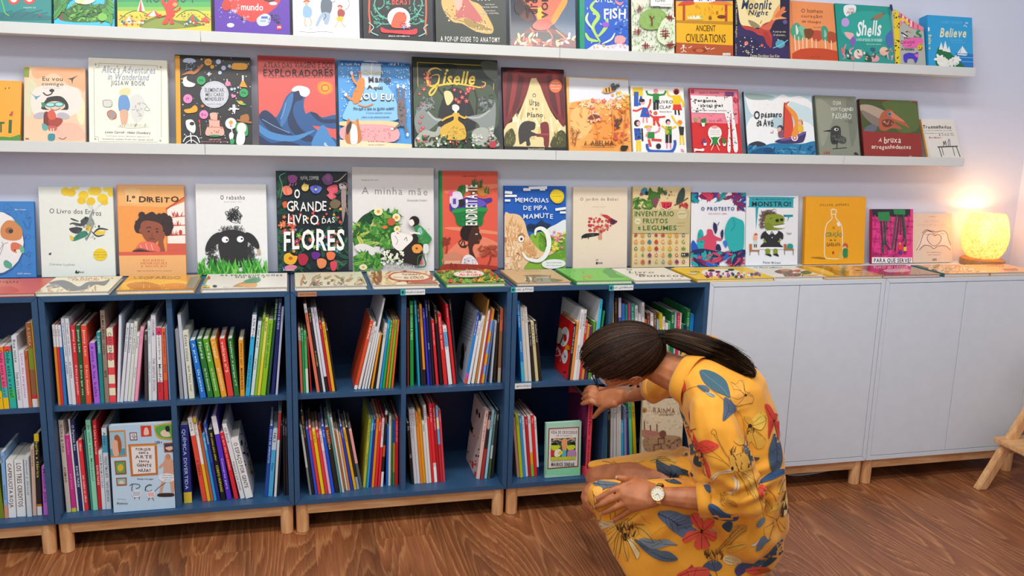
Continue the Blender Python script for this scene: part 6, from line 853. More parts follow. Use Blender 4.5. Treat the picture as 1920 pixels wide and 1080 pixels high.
bay_face('b', (750, 148, 1205, 118, 792, 712, 1238, 682), .116, -.335, .022, 'c4def0', 'b4cfe4', 'large pale blue art book of framed pictures, Porque tem a arte tanta gente nua', '''
r 700 100 1260 290 b8d4ea;p d88a3c 755 178 875 172 886 358 765 366;p 9cc8d8 766 190 866 184 876 346 772 352;p 4aa0b8 768 305 874 300 876 346 772 352;P e8b496 790 240 810 225 830 250 835 300 825 350 795 350 785 300;P a85c34 800 215 820 205 840 230 850 290 835 340 825 300 820 250 800 240
p 8a5a3c 903 190 955 188 960 244 908 246;p e8eaf0 910 197 950 195 953 236 914 238;s 6 3 x 9 7a3a3c 918 205 945 230;p c85a2c 980 142 1055 140 1060 216 985 220;p d8303c 988 148 1048 146 1052 208 992 212;P f0c8b4 1010 160 1030 158 1040 200 1005 205
P c8a83c 1075 150 1090 138 1205 125 1212 232 1150 240 1095 220;P 5aa84c 1092 150 1205 138 1208 222 1150 230 1100 205;P e8ccb4 1120 190 1150 170 1180 190 1190 215 1140 218;P 222 1155 150 1180 145 1185 180 1160 180;t 1082 248 1132 268 334 x LER+
p c8742c 895 272 1095 264 1104 484 915 496;p f0e8e4 915 290 1078 280 1088 470 930 480;p d89a4c 905 280 1090 272 1094 282 912 290;t 948 294 1052 316 222 xj PORQUE;t 968 322 1036 340 222 xj tem a;t 945 344 1062 372 556 xj ARTE;t 970 380 1042 398 222 xj tanta;t 956 404 1058 430 222 xj GENTE;t 966 438 1052 466 222 xj NUA?
p 9a5a2c 798 388 878 384 884 480 808 484;p 5aa868 808 398 870 394 874 470 816 474;P e8b82c 825 420 850 410 862 440 840 462 822 445;p a85c2c 810 506 884 502 886 558 816 562;p 8ac4c0 818 514 876 510 878 550 822 552;P f0d0b8 835 530 855 525 865 545 835 546;t 958 506 1070 522 334 bj Susie Hodge;p a8502c 1142 262 1216 258 1220 326 1148 328;p 3a3c5c 1150 270 1214 266 1216 318 1155 320;P e8c0a0 1155 295 1200 285 1214 300 1180 315
P d8a488 1155 345 1180 340 1192 365 1215 400 1226 470 1215 600 1198 612 1182 520 1150 540 1128 615 1112 612 1140 470 1140 420 1118 440 1110 425 1145 390;e 1175 358 17 19 c8906c;P 3a2a24 1110 615 1205 612 1208 635 1108 636;e 1168 504 62 30 e8eef4;t 1135 482 1205 492 445 b estátuas famosas;t 1130 498 1210 508 445 b contam tudo;t 1145 514 1195 524 445 b sobre arte
L 222 4 905 560 925 548 970 552 975 570 950 580;L 222 4 925 550 920 590 932 600;P f4f0ee 922 600 985 598 980 635 932 638;l 4a8ab8 4 924 606 982 604;l 4a8ab8 4 926 616 982 614;l 4a8ab8 4 928 626 980 624;l 222 3 940 638 940 655;l 222 3 972 636 974 655;L 222 6 1015 595 1018 570 1040 555 1060 556;L 222 3 1015 590 1040 600 1062 590;P f4f0ee 1030 605 1078 602 1076 640 1032 642;l d83a3c 4 1032 612 1076 610;l d83a3c 4 1032 622 1076 620;l d83a3c 4 1034 632 1076 630;l 222 3 1045 642 1035 665;l 222 3 1062 640 1075 665;L 222 3 1080 600 1110 570 1155 540;l 889 2 820 652 880 655;t 818 674 892 690 334 b Bizancio''', lean=.03)
bay_face('h', (345, 388, 632, 374, 342, 784, 615, 762), .116, -.325, .016, 'a8d8c0', '98cab0', 'mint green alphabet book with framed crocodile picture, Vida de Crocodilo', '''
r 340 380 352 790 8cbca4;r 352 730 635 790 8cdcac;p 8a3c24 368 428 606 416 600 728 358 748;p e8e4e0 376 436 598 424 592 720 366 738;l 8a3c24 2 382 444 590 432;t 386 446 590 472 1a1a1a xcw VIDA DE CROCODILO;t 425 478 550 492 8a6a3c bw UM ALFABETO
p 4a5a54 388 508 580 500 576 668 384 680;s 60 4 d 5 8ca89c,2a3a34 390 510 576 560;P e8a46c 470 520 510 515 505 600 478 605;L e8a46c 9 480 530 440 515 400 520;L e8a46c 9 500 525 540 510 575 515;s 16 3 g 18 f0c89c 410 505 565 520;P c8d82c 385 560 440 560 460 570 420 600 390 590;P c8d82c 510 565 560 555 575 575 540 605 515 590;P 1f1f1f 395 545 420 535 430 555 395 558;P 1f1f1f 545 540 568 532 572 552 545 555;P c83a34 385 600 415 605 418 640 388 645;P f0ece4 418 600 460 590 458 640 415 645;P 5ab8c8 468 605 500 600 500 650 470 652;P b88ab8 520 600 575 598 575 650 515 655;P e8d82c 440 610 470 600 475 625 445 630;p c8cc3c 386 650 578 645 576 668 384 680;s 14 8 g 12 6aa03c 390 655 570 675
t 388 690 568 722 1a1a1a xcw MAURICE SENDAK''', lean=.06)
bay_face('h', (1098, 212, 1420, 200, 1088, 662, 1405, 640), .116, -.325, .016, 'dccaa8', 'c8b48c', 'sepia book with stools and woven pattern, partly hidden by the woman, reading Rainha', '''
s 60 3 d 9 e6d6b4,d0bc98 1100 215 1400 450;e 1108 285 26 20 b8824c;e 1105 290 16 12 8a5a34;t 1168 285 1176 296 7a4a34 bj A;t 1182 260 1350 312 8a5a4c cjw RAINHA;t 1226 314 1340 328 8a6a54 b SOFIA MENDES;l 7a3a2c 7 1112 370 1114 440;l 7a3a2c 7 1158 400 1162 450;l 7a3a2c 7 1210 392 1212 460;P b87c6c 1095 440 1160 445 1240 460 1230 500 1120 495 1095 480
l 9a5a4c 3 1100 450 1220 490;l 9a5a4c 3 1120 440 1235 475;P b08a64 1100 520 1160 490 1280 480 1400 500 1400 600 1250 620 1130 600;s 80 4 x 8 9a7450,c8a47c 1110 500 1390 600;e 1255 468 26 26 7a4c3c;l 5a2a1c 4 1220 500 1220 560;l 5a2a1c 4 1265 495 1265 550;l 5a2a1c 5 1220 505 1270 500;l 5a2a1c 5 1185 555 1245 545;l 5a2a1c 4 1185 555 1185 600;l 5a2a1c 4 1240 550 1245 590;l b86a6c 3 1130 612 1310 620;e 1130 640 46 30 8a6a54;e 1130 640 16 12 5a4034;s 16 9 d 6 7a4c3c 1280 500 1400 600''', lean=.05)
# the book she is pulling out
g0 = at_z(*cpx('h', 655, 684), .116); Yr = -.34
P0 = at_y(*cpx('h', 657, 680), Yr); P1 = at_y(*cpx('h', 680, 228), Yr); P2 = at_y(*cpx('h', 693, 680), Yr)
red = spine_book(P0.x, P1.x, min(P1.z, .43), P2.x-P0.x, Yr, .116, .22, 'e84858', 'David Pintor|EU NÃO VOU DORMIR', '1a1418', 'red-pink book gripped by the woman\'s right hand, purple cover turned left', 'book held by the woman', True)
lay_on_side(red, 'r 500 150 720 720 5a1f44;P 7a2a54 600 300 660 250 670 420 640 500 600 460;P 3a1438 560 420 640 560 660 690 560 690', 'h')
# ------------------------------------------------------------------ shelf labels
def shelf_tag(crop, x0, y0, x1, y1, label, col, text, icon=True):
    a = at_y(*cpx(crop, x0, y1), -.3502); b = at_y(*cpx(crop, x1, y0), -.3502); w, h = b.x-a.x, b.z-a.z
    o = MB().box((0, 0, 0), (w, .0008, h), lin(col)).build('shelf_label', M['print']); o.location = (a.x, -.3512, a.z)
    tag(o, label, 'label', 'small paper labels on the blue bookcases')
    mb = MB(); 
    if icon: mb.add([(.001, -.0002, .001), (h*.85, -.0002, .001), (h*.85, -.0002, h-.001), (.001, -.0002, h-.001)], [(0, 1, 2, 3)], lin('3ab0b0')); e = [(h*.43+h*.16*math.cos(q), -.0004, h*.5+h*.3*math.sin(q)) for q in np.arange(8)*math.pi/4]; mb.add(e, [tuple(range(8))], lin('1a2a34'))
    V, F = text2d(text, 'j'); x0_ = h*1.15 if icon else w*.1
    mb.add([(x0_+(w-x0_-.003)*v[0], -.0003, h*(.3+.42*v[1])) for v in V], F, lin('444')); mb.build('label_print', M['print'], o)
shelf_tag('c', 1072, 110, 1226, 76, 'small brown paper label on the top edge of the third blue bookcase', 'b8805c', 'Autor português', False)
shelf_tag('e', 562, 104, 737, 60, 'white label with teal icon under the flat cocoa book', 'e4e8ea', 'Contemporâneo')
shelf_tag('g', 122, 174, 282, 134, 'white label with teal icon at top left behind the woman', 'e4e8ea', 'Prémio Texto')
shelf_tag('g', 986, 158, 1160, 116, 'white label with teal icon above the woman\'s head', 'e4e8ea', 'Planeta Tangerina')
shelf_tag('g', 120, 1024, 262, 982, 'white label on the middle shelf edge, left of the woman\'s glasses', 'dfe4e6', 'Ilustração', False)
# ------------------------------------------------------------------ lamp, stool, cable
LC = Vector((3.437, -.098, .8006))
lamp = empty('table_lamp', LC, label='round table lamp with crackled glowing glass shade on a wooden disc', cat='lamp')
MB().lathe([(0, 0), (.082, 0), (.084, .003), (.084, .022), (.081, .025), (0, .025)], n=48).build('base', noisemat('lamp_wood', 'b07a44', .4, .2, (8, 60, 60)), lamp, 0, True)
MB().lathe([(0, .0252), (.035, .0252), (.037, .03), (.037, .05), (.018, .054), (.018, .085), (0, .085)], n=24).build('bulb_socket', noisemat('brushed_metal', 'a8a8a8', .3, .05, metal=1), lamp, 0, True)
gm, nt, b = newmat('crackled_glass', .25); L = nt.links
tc = N(nt, 'ShaderNodeTexCoord'); vo = N(nt, 'ShaderNodeTexVoronoi', Scale=95.0); vo.feature = 'DISTANCE_TO_EDGE'; nz = N(nt, 'ShaderNodeTexNoise', Scale=45.0, Detail=4.0)
mxv = N(nt, 'ShaderNodeVectorMath', operation='MULTIPLY_ADD'); mxv.inputs[1].default_value = (.05, .05, .05); L.new(tc.outputs['Object'], nz.inputs['Vector']); L.new(nz.outputs['Color'], mxv.inputs[0]); L.new(tc.outputs['Object'], mxv.inputs[2]); L.new(mxv.outputs[0], vo.inputs['Vector'])
rp = N(nt, 'ShaderNodeValToRGB'); rp.color_ramp.elements[0].position = .0; rp.color_ramp.elements[0].color = (*lin('b8641c'), 1); rp.color_ramp.elements[1].position = .13; rp.color_ramp.elements[1].color = (*lin('fff0c8'), 1); L.new(vo.outputs[0], rp.inputs[0])
tl = N(nt, 'ShaderNodeBsdfTranslucent'); L.new(rp.outputs[0], tl.inputs['Color']); tp = N(nt, 'ShaderNodeBsdfTransparent'); tp.inputs[0].default_value = (1, .9, .7, 1)
m1 = N(nt, 'ShaderNodeMixShader', Fac=.55); L.new(tl.outputs[0], m1.inputs[1]); L.new(tp.outputs[0], m1.inputs[2])
L.new(rp.outputs[0], b.inputs['Base Color']); m2 = N(nt, 'ShaderNodeMixShader', Fac=.25); L.new(m1.outputs[0], m2.inputs[1]); L.new(b.outputs[0], m2.inputs[2])
em = N(nt, 'ShaderNodeEmission', Strength=.45); ec = N(nt, 'ShaderNodeVectorMath', operation='MULTIPLY'); ec.inputs[1].default_value = (1, .66, .34); L.new(rp.outputs[0], ec.inputs[0]); L.new(ec.outputs[0], em.inputs[0]); sh = N(nt, 'ShaderNodeAddShader'); L.new(m2.outputs[0], sh.inputs[0]); L.new(em.outputs[0], sh.inputs[1])
L.new(sh.outputs[0], nt.nodes['Material Output'].inputs[0])
MB().lathe([(.045, .0262), (.06, .032), (.078, .06), (.086, .095), (.087, .125), (.081, .165), (.070, .200), (.066, .207), (.064, .206), (.068, .198), (.079, .163), (.0855, .125), (.0845, .095), (.076, .061), (.058, .034), (.044, .028)], n=56).build('lamp_shade', gm, lamp, 0, True)
bm_, nt, b = newmat('bulb_glass', .3); b.inputs['Base Color'].default_value = (1, .9, .7, 1); b.inputs['Emission Color'].default_value = (1, .6, .22, 1); b.inputs['Emission Strength'].default_value = 6
MB().lathe([(0, .0852), (.012, .087), (.016, .1), (.026, .125), (.029, .145), (.024, .165), (.012, .177), (0, .179)], n=20).build('bulb', bm_, lamp, 0, True)
pl = bpy.data.lights.new('bulb_light', 'POINT'); pl.energy = 4.4; pl.color = (1, .56, .24); pl.shadow_soft_size = .03
plo = bpy.data.objects.new('bulb_light', pl); COL.objects.link(plo); plo.location = LC+Vector((0, -.005, .168))
# wooden step stool, seen from its side at the right edge
st = empty('step_stool', (3.2, -.46, 0), label='light wooden step stool leaning into the frame at the right edge', cat='stool')
def bar(name, p, q, w, t, parent, axis='y'):
    p, q = Vector(p), Vector(q); d = (q-p).normalized(); y = Vector((0, 1, 0)); s = d.cross(y).normalized(); V = []
    for e in (p, q):
        for a, c in ((-1, -1), (1, -1), (1, 1), (-1, 1)):
            k = e+s*a*w/2+y*c*t/2; k = k-d*((k.z-e.z)/d.z) if abs(d.z) > .2 else k; V.append(k)
    return MB().add(V, [(0, 3, 2, 1), (4, 5, 6, 7), (0, 1, 5, 4), (1, 2, 6, 5), (2, 3, 7, 6), (3, 0, 4, 7)]).build(name, M['birchv' if name == 'leg' else 'birch'], parent, .003)
for yy in (0, -.38):
    bar('leg', (.03, yy, 0), (.30, yy, .47), .036, .03, st); bar('leg', (.56, yy, 0), (.36, yy, .47), .036, .03, st)
MB().box((.085, -.405, .175), (.29, .025, .195)).build('tread', M['birch'], st, .003)
MB().box((.255, -.41, .47), (.43, .03, .49)).build('tread', M['birch'], st, .003)
bar('side_rail', (.14, .0, .15), (.52, .0, .1501), .03, .018, st); bar('side_rail', (.14, -.38, .15), (.52, -.38, .1501), .03, .018, st)
c0 = at_z(1605, 900, .01)
pts = [(2.66+.16*math.cos(a)+.05*math.cos(2*a), -.13+.10*math.sin(a), .006+.004*(math.sin(a)+1)) for a in np.linspace(.3, 5.9, 40)]
tag(MB().tube(pts, .0042, 8).build('power_cable', noisemat('cable_plastic', 'dfe2e4', .4), None, 0, True), 'white power cable looped on the floor under the white cupboards', 'cable')
# ------------------------------------------------------------------ the woman
PF = Vector((-.87, .49, 0)).normalized(); PL = Vector((-.49, -.87, 0)).normalized(); PZ = Vector((0, 0, 1))
def W(px, py, Y): return at_y(px, py, Y)
_ico = None
def ico():
    global _ico
    if _ico is None:
        bm = bmesh.new(); bmesh.ops.create_icosphere(bm, subdivisions=2, radius=1); _ico = [v.co.copy() for v in bm.verts]; bm.free()
    return _ico
def blob_pts(c, r, basis=(PF, PL, PZ)):
    if not isinstance(r, (tuple, list)): r = (r, r, r)
    return [c+basis[0]*(v.x*r[0])+basis[1]*(v.y*r[1])+basis[2]*(v.z*r[2]) for v in ico()]
def add_hull(bm, blobs):
    t = bmesh.new()
    for b in blobs:
        for p in blob_pts(*b): t.verts.new(p)
    res = bmesh.ops.convex_hull(t, input=t.verts)
    dead = [g for g in res['geom_interior'] if isinstance(g, bmesh.types.BMVert)]+[g for g in res['geom_unused'] if isinstance(g, bmesh.types.BMVert)]
    bmesh.ops.delete(t, geom=list(set(dead)), context='VERTS'); me = bpy.data.meshes.new('t'); t.to_mesh(me); t.free(); bm.from_mesh(me); bpy.data.meshes.remove(me)
def chain(bm, pts, basis=(PF, PL, PZ)):
    for a, b in zip(pts, pts[1:]): add_hull(bm, [(a[0], a[1], basis), (b[0], b[1], basis)])
def remesh(bm, name, mat, voxel, smooth, parent, factor=.5):
    me = bpy.data.meshes.new(name); bm.to_mesh(me); bm.free(); o = bpy.data.objects.new(name, me); COL.objects.link(o)
    r = o.modifiers.new('r', 'REMESH'); r.mode = 'VOXEL'; r.voxel_size = voxel
    s_ = o.modifiers.new('s', 'SMOOTH'); s_.iterations = smooth; s_.factor = factor
    dg = bpy.context.evaluated_depsgraph_get(); m2 = bpy.data.meshes.new_from_object(o.evaluated_get(dg)); bpy.data.objects.remove(o)
    m2.name = name; m2.materials.clear(); m2.materials.append(mat)
    for p in m2.polygons: p.use_smooth = True
    return link(name, m2, parent)
person = empty('person', W(1400, 1060, -1.0)*1, label='woman in a yellow floral dress squatting at the shelves, head bent, long dark ponytail', cat='person')
person.location = (1.78, -.92, 0); PINV = Matrix.Translation(-person.location)
def adopt(o): o.data.transform(PINV); return o     # children are modelled in world space
# skin
sk, nt, b = newmat('skin', .48); L = nt.links
tc = N(nt, 'ShaderNodeTexCoord'); nz = N(nt, 'ShaderNodeTexNoise', Scale=30.0, Detail=5.0); L.new(tc.outputs['Object'], nz.inputs[0])
rp = N(nt, 'ShaderNodeValToRGB'); rp.color_ramp.elements[0].position = .3; rp.color_ramp.elements[0].color = (*lin('ad683f'), 1); rp.color_ramp.elements[1].position = .7; rp.color_ramp.elements[1].color = (*lin('c98054'), 1)
L.new(nz.outputs[0], rp.inputs[0]); L.new(rp.outputs[0], b.inputs['Base Color']); b.inputs['Subsurface Weight'].default_value = .12; b.inputs['Subsurface Radius'].default_value = (.01, .004, .002); b.inputs['Subsurface Scale'].default_value = .6
n5 = N(nt, 'ShaderNodeTexNoise', Scale=260.0, Detail=3.0); L.new(tc.outputs['Object'], n5.inputs[0]); bp = N(nt, 'ShaderNodeBump', Strength=.12, Distance=.001); L.new(n5.outputs[0], bp.inputs['Height']); L.new(bp.outputs[0], b.inputs['Normal'])
M['skin'] = sk
# cloth
cl, nt, b = newmat('yellow_crepe', .72); L = nt.links
tc = N(nt, 'ShaderNodeTexCoord'); nz = N(nt, 'ShaderNodeTexNoise', Scale=9.0, Detail=5.0); L.new(tc.outputs['Object'], nz.inputs[0])
rp = N(nt, 'ShaderNodeValToRGB'); rp.color_ramp.elements[0].position = .35; rp.color_ramp.elements[0].color = (*lin('e99a1e'), 1); rp.color_ramp.elements[1].position = .65; rp.color_ramp.elements[1].color = (*lin('f5ac2c'), 1)
L.new(nz.outputs[0], rp.inputs[0]); L.new(rp.outputs[0], b.inputs['Base Color']); b.inputs['Sheen Weight'].default_value = .2
n5 = N(nt, 'ShaderNodeTexNoise', Scale=700.0, Detail=2.0); L.new(tc.outputs['Object'], n5.inputs[0]); bp = N(nt, 'ShaderNodeBump', Strength=.25, Distance=.0006); L.new(n5.outputs[0], bp.inputs['Height']); L.new(bp.outputs[0], b.inputs['Normal'])
M['cloth'] = cl
M['clothprint'] = attrmat('dress_print', .75, .12, 0, .2, 120)
# --- dress volume
shL, elL, cfL = W(1330, 770, -1.09), W(1396, 932, -1.17), W(1330, 936, -1.13)
shR, cfR = W(1326, 660, -.79), W(1232, 728, -.60)
nk = W(1298, 706, -.94); hip = W(1401, 968, -1.02)
bm = bmesh.new()
E = lambda c, r, extra=.0: (c, (r, r+extra, r))
ub, ch, mbk, bel, wst = W(1386, 737, -1.0), W(1335, 800, -.96), W(1404, 818, -1.02), W(1345, 855, -.98), W(1410, 880, -1.04)
add_hull(bm, [(shL-PL*.02+PF*-.01, .046), (shR, .055), (nk, .05), E(ub, .078, .045), E(ch, .078, .04)])
add_hull(bm, [E(ub, .078, .045), E(ch, .078, .04), E(mbk, .088, .045), E(bel, .075, .05), (shL-PL*.03+PF*-.02, .040), (shR, .048)])
add_hull(bm, [E(mbk, .088, .045), E(bel, .075, .05), E(wst, .092, .045), E(W(1350, 905, -1.0), .07, .05)])
add_hull(bm, [E(wst, .088, .045), E(hip, .118, .05), E(W(1350, 905, -1.0), .07, .05)])
midL = W(1362, 858, -1.15)
chain(bm, [(shL, .054), (W(1342, 815, -1.12), .066), (midL, .066), (elL, .056)]); chain(bm, [(elL, .054), (W(1362, 940, -1.15), .046), (cfL, .041)])
elR = W(1268, 712, -.69)
chain(bm, [(shR, .055), (W(1292, 695, -.74), .052), (elR, .048), (cfR, .040)])
# skirt over the left thigh, hanging to the floor
knL = W(1128, 928, -.91)
add_hull(bm, [(knL, .042), (W(1250, 950, -1.0), .075), (hip, .105), (W(1140, 985, -.93), .02)])
add_hull(bm, [(knL, .030), (W(1158, 1035, -.95), .014), (W(1215, 1105, -1.0), .03), (W(1320, 1125, -1.06), .05), (W(1400, 1010, -1.03), .105), (W(1250, 960, -1.0), .07)])
# cloth lying over the right thigh
add_hull(bm, [(W(1108, 872, -.66), (.012, .02, .010)), (W(1190, 870, -.745), (.02, .03, .014)), (W(1115, 868, -.61), .008), (W(1200, 862, -.66), .02)])
add_hull(bm, [(W(1190, 870, -.745), (.02, .03, .014)), (W(1265, 876, -.83), .03), (W(1320, 880, -.93), .05), (W(1200, 862, -.66), .02), (W(1290, 868, -.78), .05)])
dress = remesh(bm, 'dress', M['cloth'], .0045, 9, person)
me = dress.data; n = len(me.vertices); co = np.empty(n*3); me.vertices.foreach_get('co', co); co = co.reshape(-1, 3); nr = np.empty(n*3); me.vertices.foreach_get('normal', nr); nr = nr.reshape(-1, 3)
# creases: directions of pull at waist, elbow, hip, knee
def ridge(co, c, d, wid, ln, amp, freq, ph=0):
    d = Vector(d).normalized(); s_ = np.array(d); r = co-np.array(c); a = r@s_; q = np.linalg.norm(r-np.outer(a, s_), axis=1)
    view = np.cross(np.array(FX), s_); t = r@view
    return amp*np.sin(t*freq+ph+3*np.sin(a*9))*np.exp(-(a/ln)**2-(t/wid)**2)
d = np.zeros(n)
wp = lambda x, y, Y: np.array(W(x, y, Y)); up_ = np.array(UX); rt_ = np.array(RX)
d += ridge(co, wp(1400, 905, -1.12), rt_*1-up_*-.15, .05, .10, .0055, 150)
d += ridge(co, wp(1440, 930, -1.1), rt_*.55+up_*1, .07, .10, .0045, 115, 1)
d += ridge(co, wp(1370, 1000, -1.15), up_*1-rt_*.25, .13, .09, .006, 75, 2)
d += ridge(co, wp(1240, 985, -1.05), rt_*1+up_*.45, .07, .12, .0035, 90, .5)
d += ridge(co, wp(1180, 975, -1.0), rt_*1+up_*.9, .05, .10, .003, 110, .5)
d += ridge(co, wp(1345, 925, -1.2), rt_*.9-up_*.6, .05, .055, .0045, 160, .5)
d += ridge(co, wp(1385, 850, -1.2), up_*1+rt_*.1, .05, .10, .003, 90, 1.5)
d += ridge(co, wp(1300, 850, -1.0), up_*1+rt_*.2, .05, .08, .0035, 110, 0)
d += ridge(co, wp(1440, 780, -1.05), up_*1-rt_*.5, .06, .10, .003, 80, 0)
d += ridge(co, wp(1240, 725, -.65), up_*1+rt_*.3, .05, .04, .003, 170, 0)
# seam valley between sleeve and back
for i in range(n):
    v = Vector(co[i]*7); d[i] += .0016*noise.noise(v*2.2)+.0035*noise.noise(v*.8)
co += nr*(d*1.15)[:, None]
# waist elastic gather
hz = co[:, 2]
me.vertices.foreach_set('co', co.ravel()); me.update()
bvh = BVHTree.FromPolygons([Vector(c) for c in co], [tuple(p.vertices) for p in me.polygons])
CV = Vector(CAMP)
def hit(px, py, off=0.):
    dd = Vector(dirs((px, py))[0]).normalized(); h = bvh.ray_cast(CV, dd)
    return (h[0]-dd*off if h[0] else None), h[1]
# cuffs, collar, placket as folded bands
def ring(mb, c, ax, r, wid, th, flare=0, n=28, ell_=1.0, r2=None):
    ax = Vector(ax).normalized(); a = ax.cross(Vector((.1, .2, 1))).normalized(); b_ = ax.cross(a); prof = [(r-th/2, 0), (r+th/2, .0), (r+th/2+flare, wid*.5), (r+th/2+flare*1.6, wid), (r-th/2+flare*1.6, wid), (r-th/2+flare*.8, wid*.5)]
    vs = [Vector(c)+ax*z+(a*math.cos(q)*ell_+b_*math.sin(q))*(rr+.0012*math.sin(5*q)) for rr, z in prof for q in np.arange(n)*2*math.pi/n]; m_ = len(prof)
    mb.add(vs, [(i*n+k, i*n+(k+1) % n, ((i+1) % m_)*n+(k+1) % n, ((i+1) % m_)*n+k) for i in range(m_) for k in range(n)])
mb = MB(); dirL = (cfL-elL).normalized(); ring(mb, cfL-dirL*.006, dirL, .0405, .034, .005, .0015); adopt(mb.build('cuff', M['cloth'], person, 0, True))
mb = MB(); dirR = (cfR-elR).normalized(); ring(mb, cfR-dirR*.004, dirR, .0375, .036, .005, .001); adopt(mb.build('cuff', M['cloth'], person, 0, True))
# --- body: head frame
HC = W(1173, 665, -.83); u_, r_, f_ = Vector(UX), Vector(RX), Vector(FX)
hd = (r_*-.92+u_*-.33+f_*.22).normalized(); hh = ((r_*-.33+u_*.90)*.56+f_*-.81); hh = (hh-hd*hh.dot(hd)).normalized(); hl = hh.cross(hd)
HB = (hd, hl, hh); HP = lambda a, l, h: HC+hd*a+hl*l+hh*h
bm = bmesh.new()
nb = W(1292, 712, -.93)
def hb(a, l, h, r): return (HP(a, l, h), r, HB)
add_hull(bm, [hb(.0, 0, .005, (.092, .075, .095))]); add_hull(bm, [hb(.02, 0, -.02, (.07, .064, .07)), hb(.068, 0, -.105, (.018, .02, .014)), hb(.01, .045, -.075, (.02, .012, .02)), hb(.01, -.045, -.075, (.02, .012, .02))])
add_hull(bm, [hb(.088, 0, -.02, (.006, .006, .008)), hb(.108, 0, -.048, (.007, .009, .006)), hb(.09, 0, -.055, (.006, .015, .006))])     # nose
add_hull(bm, [hb(.088, .018, -.078, (.005, .006, .004)), hb(.090, -.018, -.078, (.005, .006, .004)), hb(.094, 0, -.077, (.005, .01, .005))])   # lips
add_hull(bm, [hb(.088, .018, -.088, (.005, .005, .004)), hb(.088, -.018, -.088, (.005, .005, .004))])
for sg in (1, -1):
    add_hull(bm, [hb(.0, sg*.058, -.02, (.03, .016, .03)), hb(.045, sg*.05, -.03, (.02, .018, .03)), hb(.01, sg*.045, -.075, (.02, .012, .02)), hb(-.02, sg*.05, -.05, .018)])
    add_hull(bm, [hb(.080, sg*.02, .012, (.008, .01, .005)), hb(.070, sg*.05, .010, (.008, .01, .005))])     # brow
    add_hull(bm, [hb(.070, sg*.045, -.035, (.012, .016, .014))])
    ex_ = -.006   # ear: rim, lobe, tragus
    R_ = [(ex_+.018*math.cos(t), .079+.004*math.sin(t), -.012+.030*math.sin(t)) for t in np.linspace(-.9, 3.9, 9)]
    for p, q_ in zip(R_, R_[1:]): add_hull(bm, [hb(p[0], sg*p[1], p[2], .0042), hb(q_[0], sg*q_[1], q_[2], .0042)])
    add_hull(bm, [hb(ex_, sg*.076, -.012, (.013, .004, .024)), hb(ex_+.004, sg*.077, -.038, (.007, .004, .007))])
    add_hull(bm, [hb(ex_+.013, sg*.077, -.014, (.004, .004, .006))])
chain(bm, [(HP(-.045, 0, -.055), .050), (W(1243, 690, -.86), .050), (nb, .056)])
# trunk under the dress
add_hull(bm, [(nb, .045), (shL-PL*.06+PF*-.02, .022), (shR+PL*.03, .03), (ch, (.055, .10, .06))]); add_hull(bm, [(ch, (.055, .10, .06)), (wst, (.06, .10, .06)), (mbk, (.06, .10, .06))]); add_hull(bm, [(wst, (.06, .10, .06)), (hip, (.085, .12, .085))])
kL, aL = W(1119, 932, -.885), Vector((1.735, -.99, .075)); kR, aR = W(1128, 899, -.69), Vector((1.87, -.82, .075))
chain(bm, [(hip+PL*.06, .072), (W(1250, 962, -.98), .055), (kL, .046), (kL+(aL-kL)*.3+PF*-.02, .048), (kL+(aL-kL)*.85, .034), (aL, .032)])
chain(bm, [(hip-PL*.06, .072), (W(1250, 908, -.84), .058), (W(1180, 899, -.76), .054), (kR, .050), (kR+(aR-kR)*.35+PF*-.02, .048), (kR+(aR-kR)*.85, .034), (aR, .032)])
for a in (aL, aR): add_hull(bm, [(a, .030), (a+PF*.05+PZ*-.035, (.03, .03, .02)), (a-PF*.03+PZ*-.045, .022)]); add_hull(bm, [(a+PF*.05+PZ*-.035, (.03, .034, .02)), (a+PF*.13+PZ*-.055, (.025, .038, .014))])
# left arm and hand resting on the knee
def H(px, py, off, fb=None):
    p, _ = hit(px, py, off); return p if p is not None else W(px, py, fb or -.97)
wrL = W(1236, 927, 0); p_, _ = hit(1236, 940, .0)
wrL = H(1236, 930, .024)
chain(bm, [(shL-PL*.02, .03), (midL, .040), (elL, .036), (cfL, .034)]); chain(bm, [(cfL, .034), (W(1290, 934, (cfL.y+wrL.y)/2), .030), (wrL, .0235)])
HR = (r_, f_, u_)
def palm(bm, pts, r): add_hull(bm, [(p, r) for p in pts])
kn = [H(1165, 912, .013), H(1168, 928, .015), H(1175, 942, .014), H(1186, 954, .012)]
hb_ = [H(1222, 915, .018), H(1222, 942, .018)]
add_hull(bm, [(kn[0], .0105), (kn[1], .011), (hb_[0], .014), (hb_[1], .014)]); add_hull(bm, [(kn[1], .011), (kn[2], .0105), (hb_[0], .013), (hb_[1], .014)]); add_hull(bm, [(kn[2], .0105), (kn[3], .010), (hb_[1], .014), (hb_[0], .012)])
add_hull(bm, [(wrL, .0225), (hb_[0], .015), (hb_[1], .015)])
F4 = [[(1165, 912), (1145, 921), (1131, 929), (1119.5, 935)], [(1168, 928), (1147, 936), (1131, 944), (1118, 949.5)], [(1175, 942), (1155, 951), (1142, 957), (1129.5, 961.5)], [(1186, 954), (1170, 964), (1160, 970), (1150.5, 975)]]
tips = []
for fi, f4 in enumerate(F4):
    sc = (1, 1.03, 1, .88)[fi]; P_ = []
    for k, (a, b2) in enumerate(f4): P_.append((kn[fi] if k == 0 else H(a, b2, (.013, .0135, .0105, .0085)[k]*sc), (.0098, .0092, .0082, .0068)[k]*sc))
    chain(bm, P_); tips.append((P_[-2][0], P_[-1][0], P_[-1][1]))
T_ = [(H(1214, 912, .018), .015), (H(1190, 899, .014), .0125), (H(1172, 898, .013), .0098), (H(1157, 895.5, .011), .0072)]
chain(bm, T_); add_hull(bm, [T_[0], T_[1], (kn[0], .009)]); tips.append((T_[-2][0], T_[-1][0], T_[-1][1]))
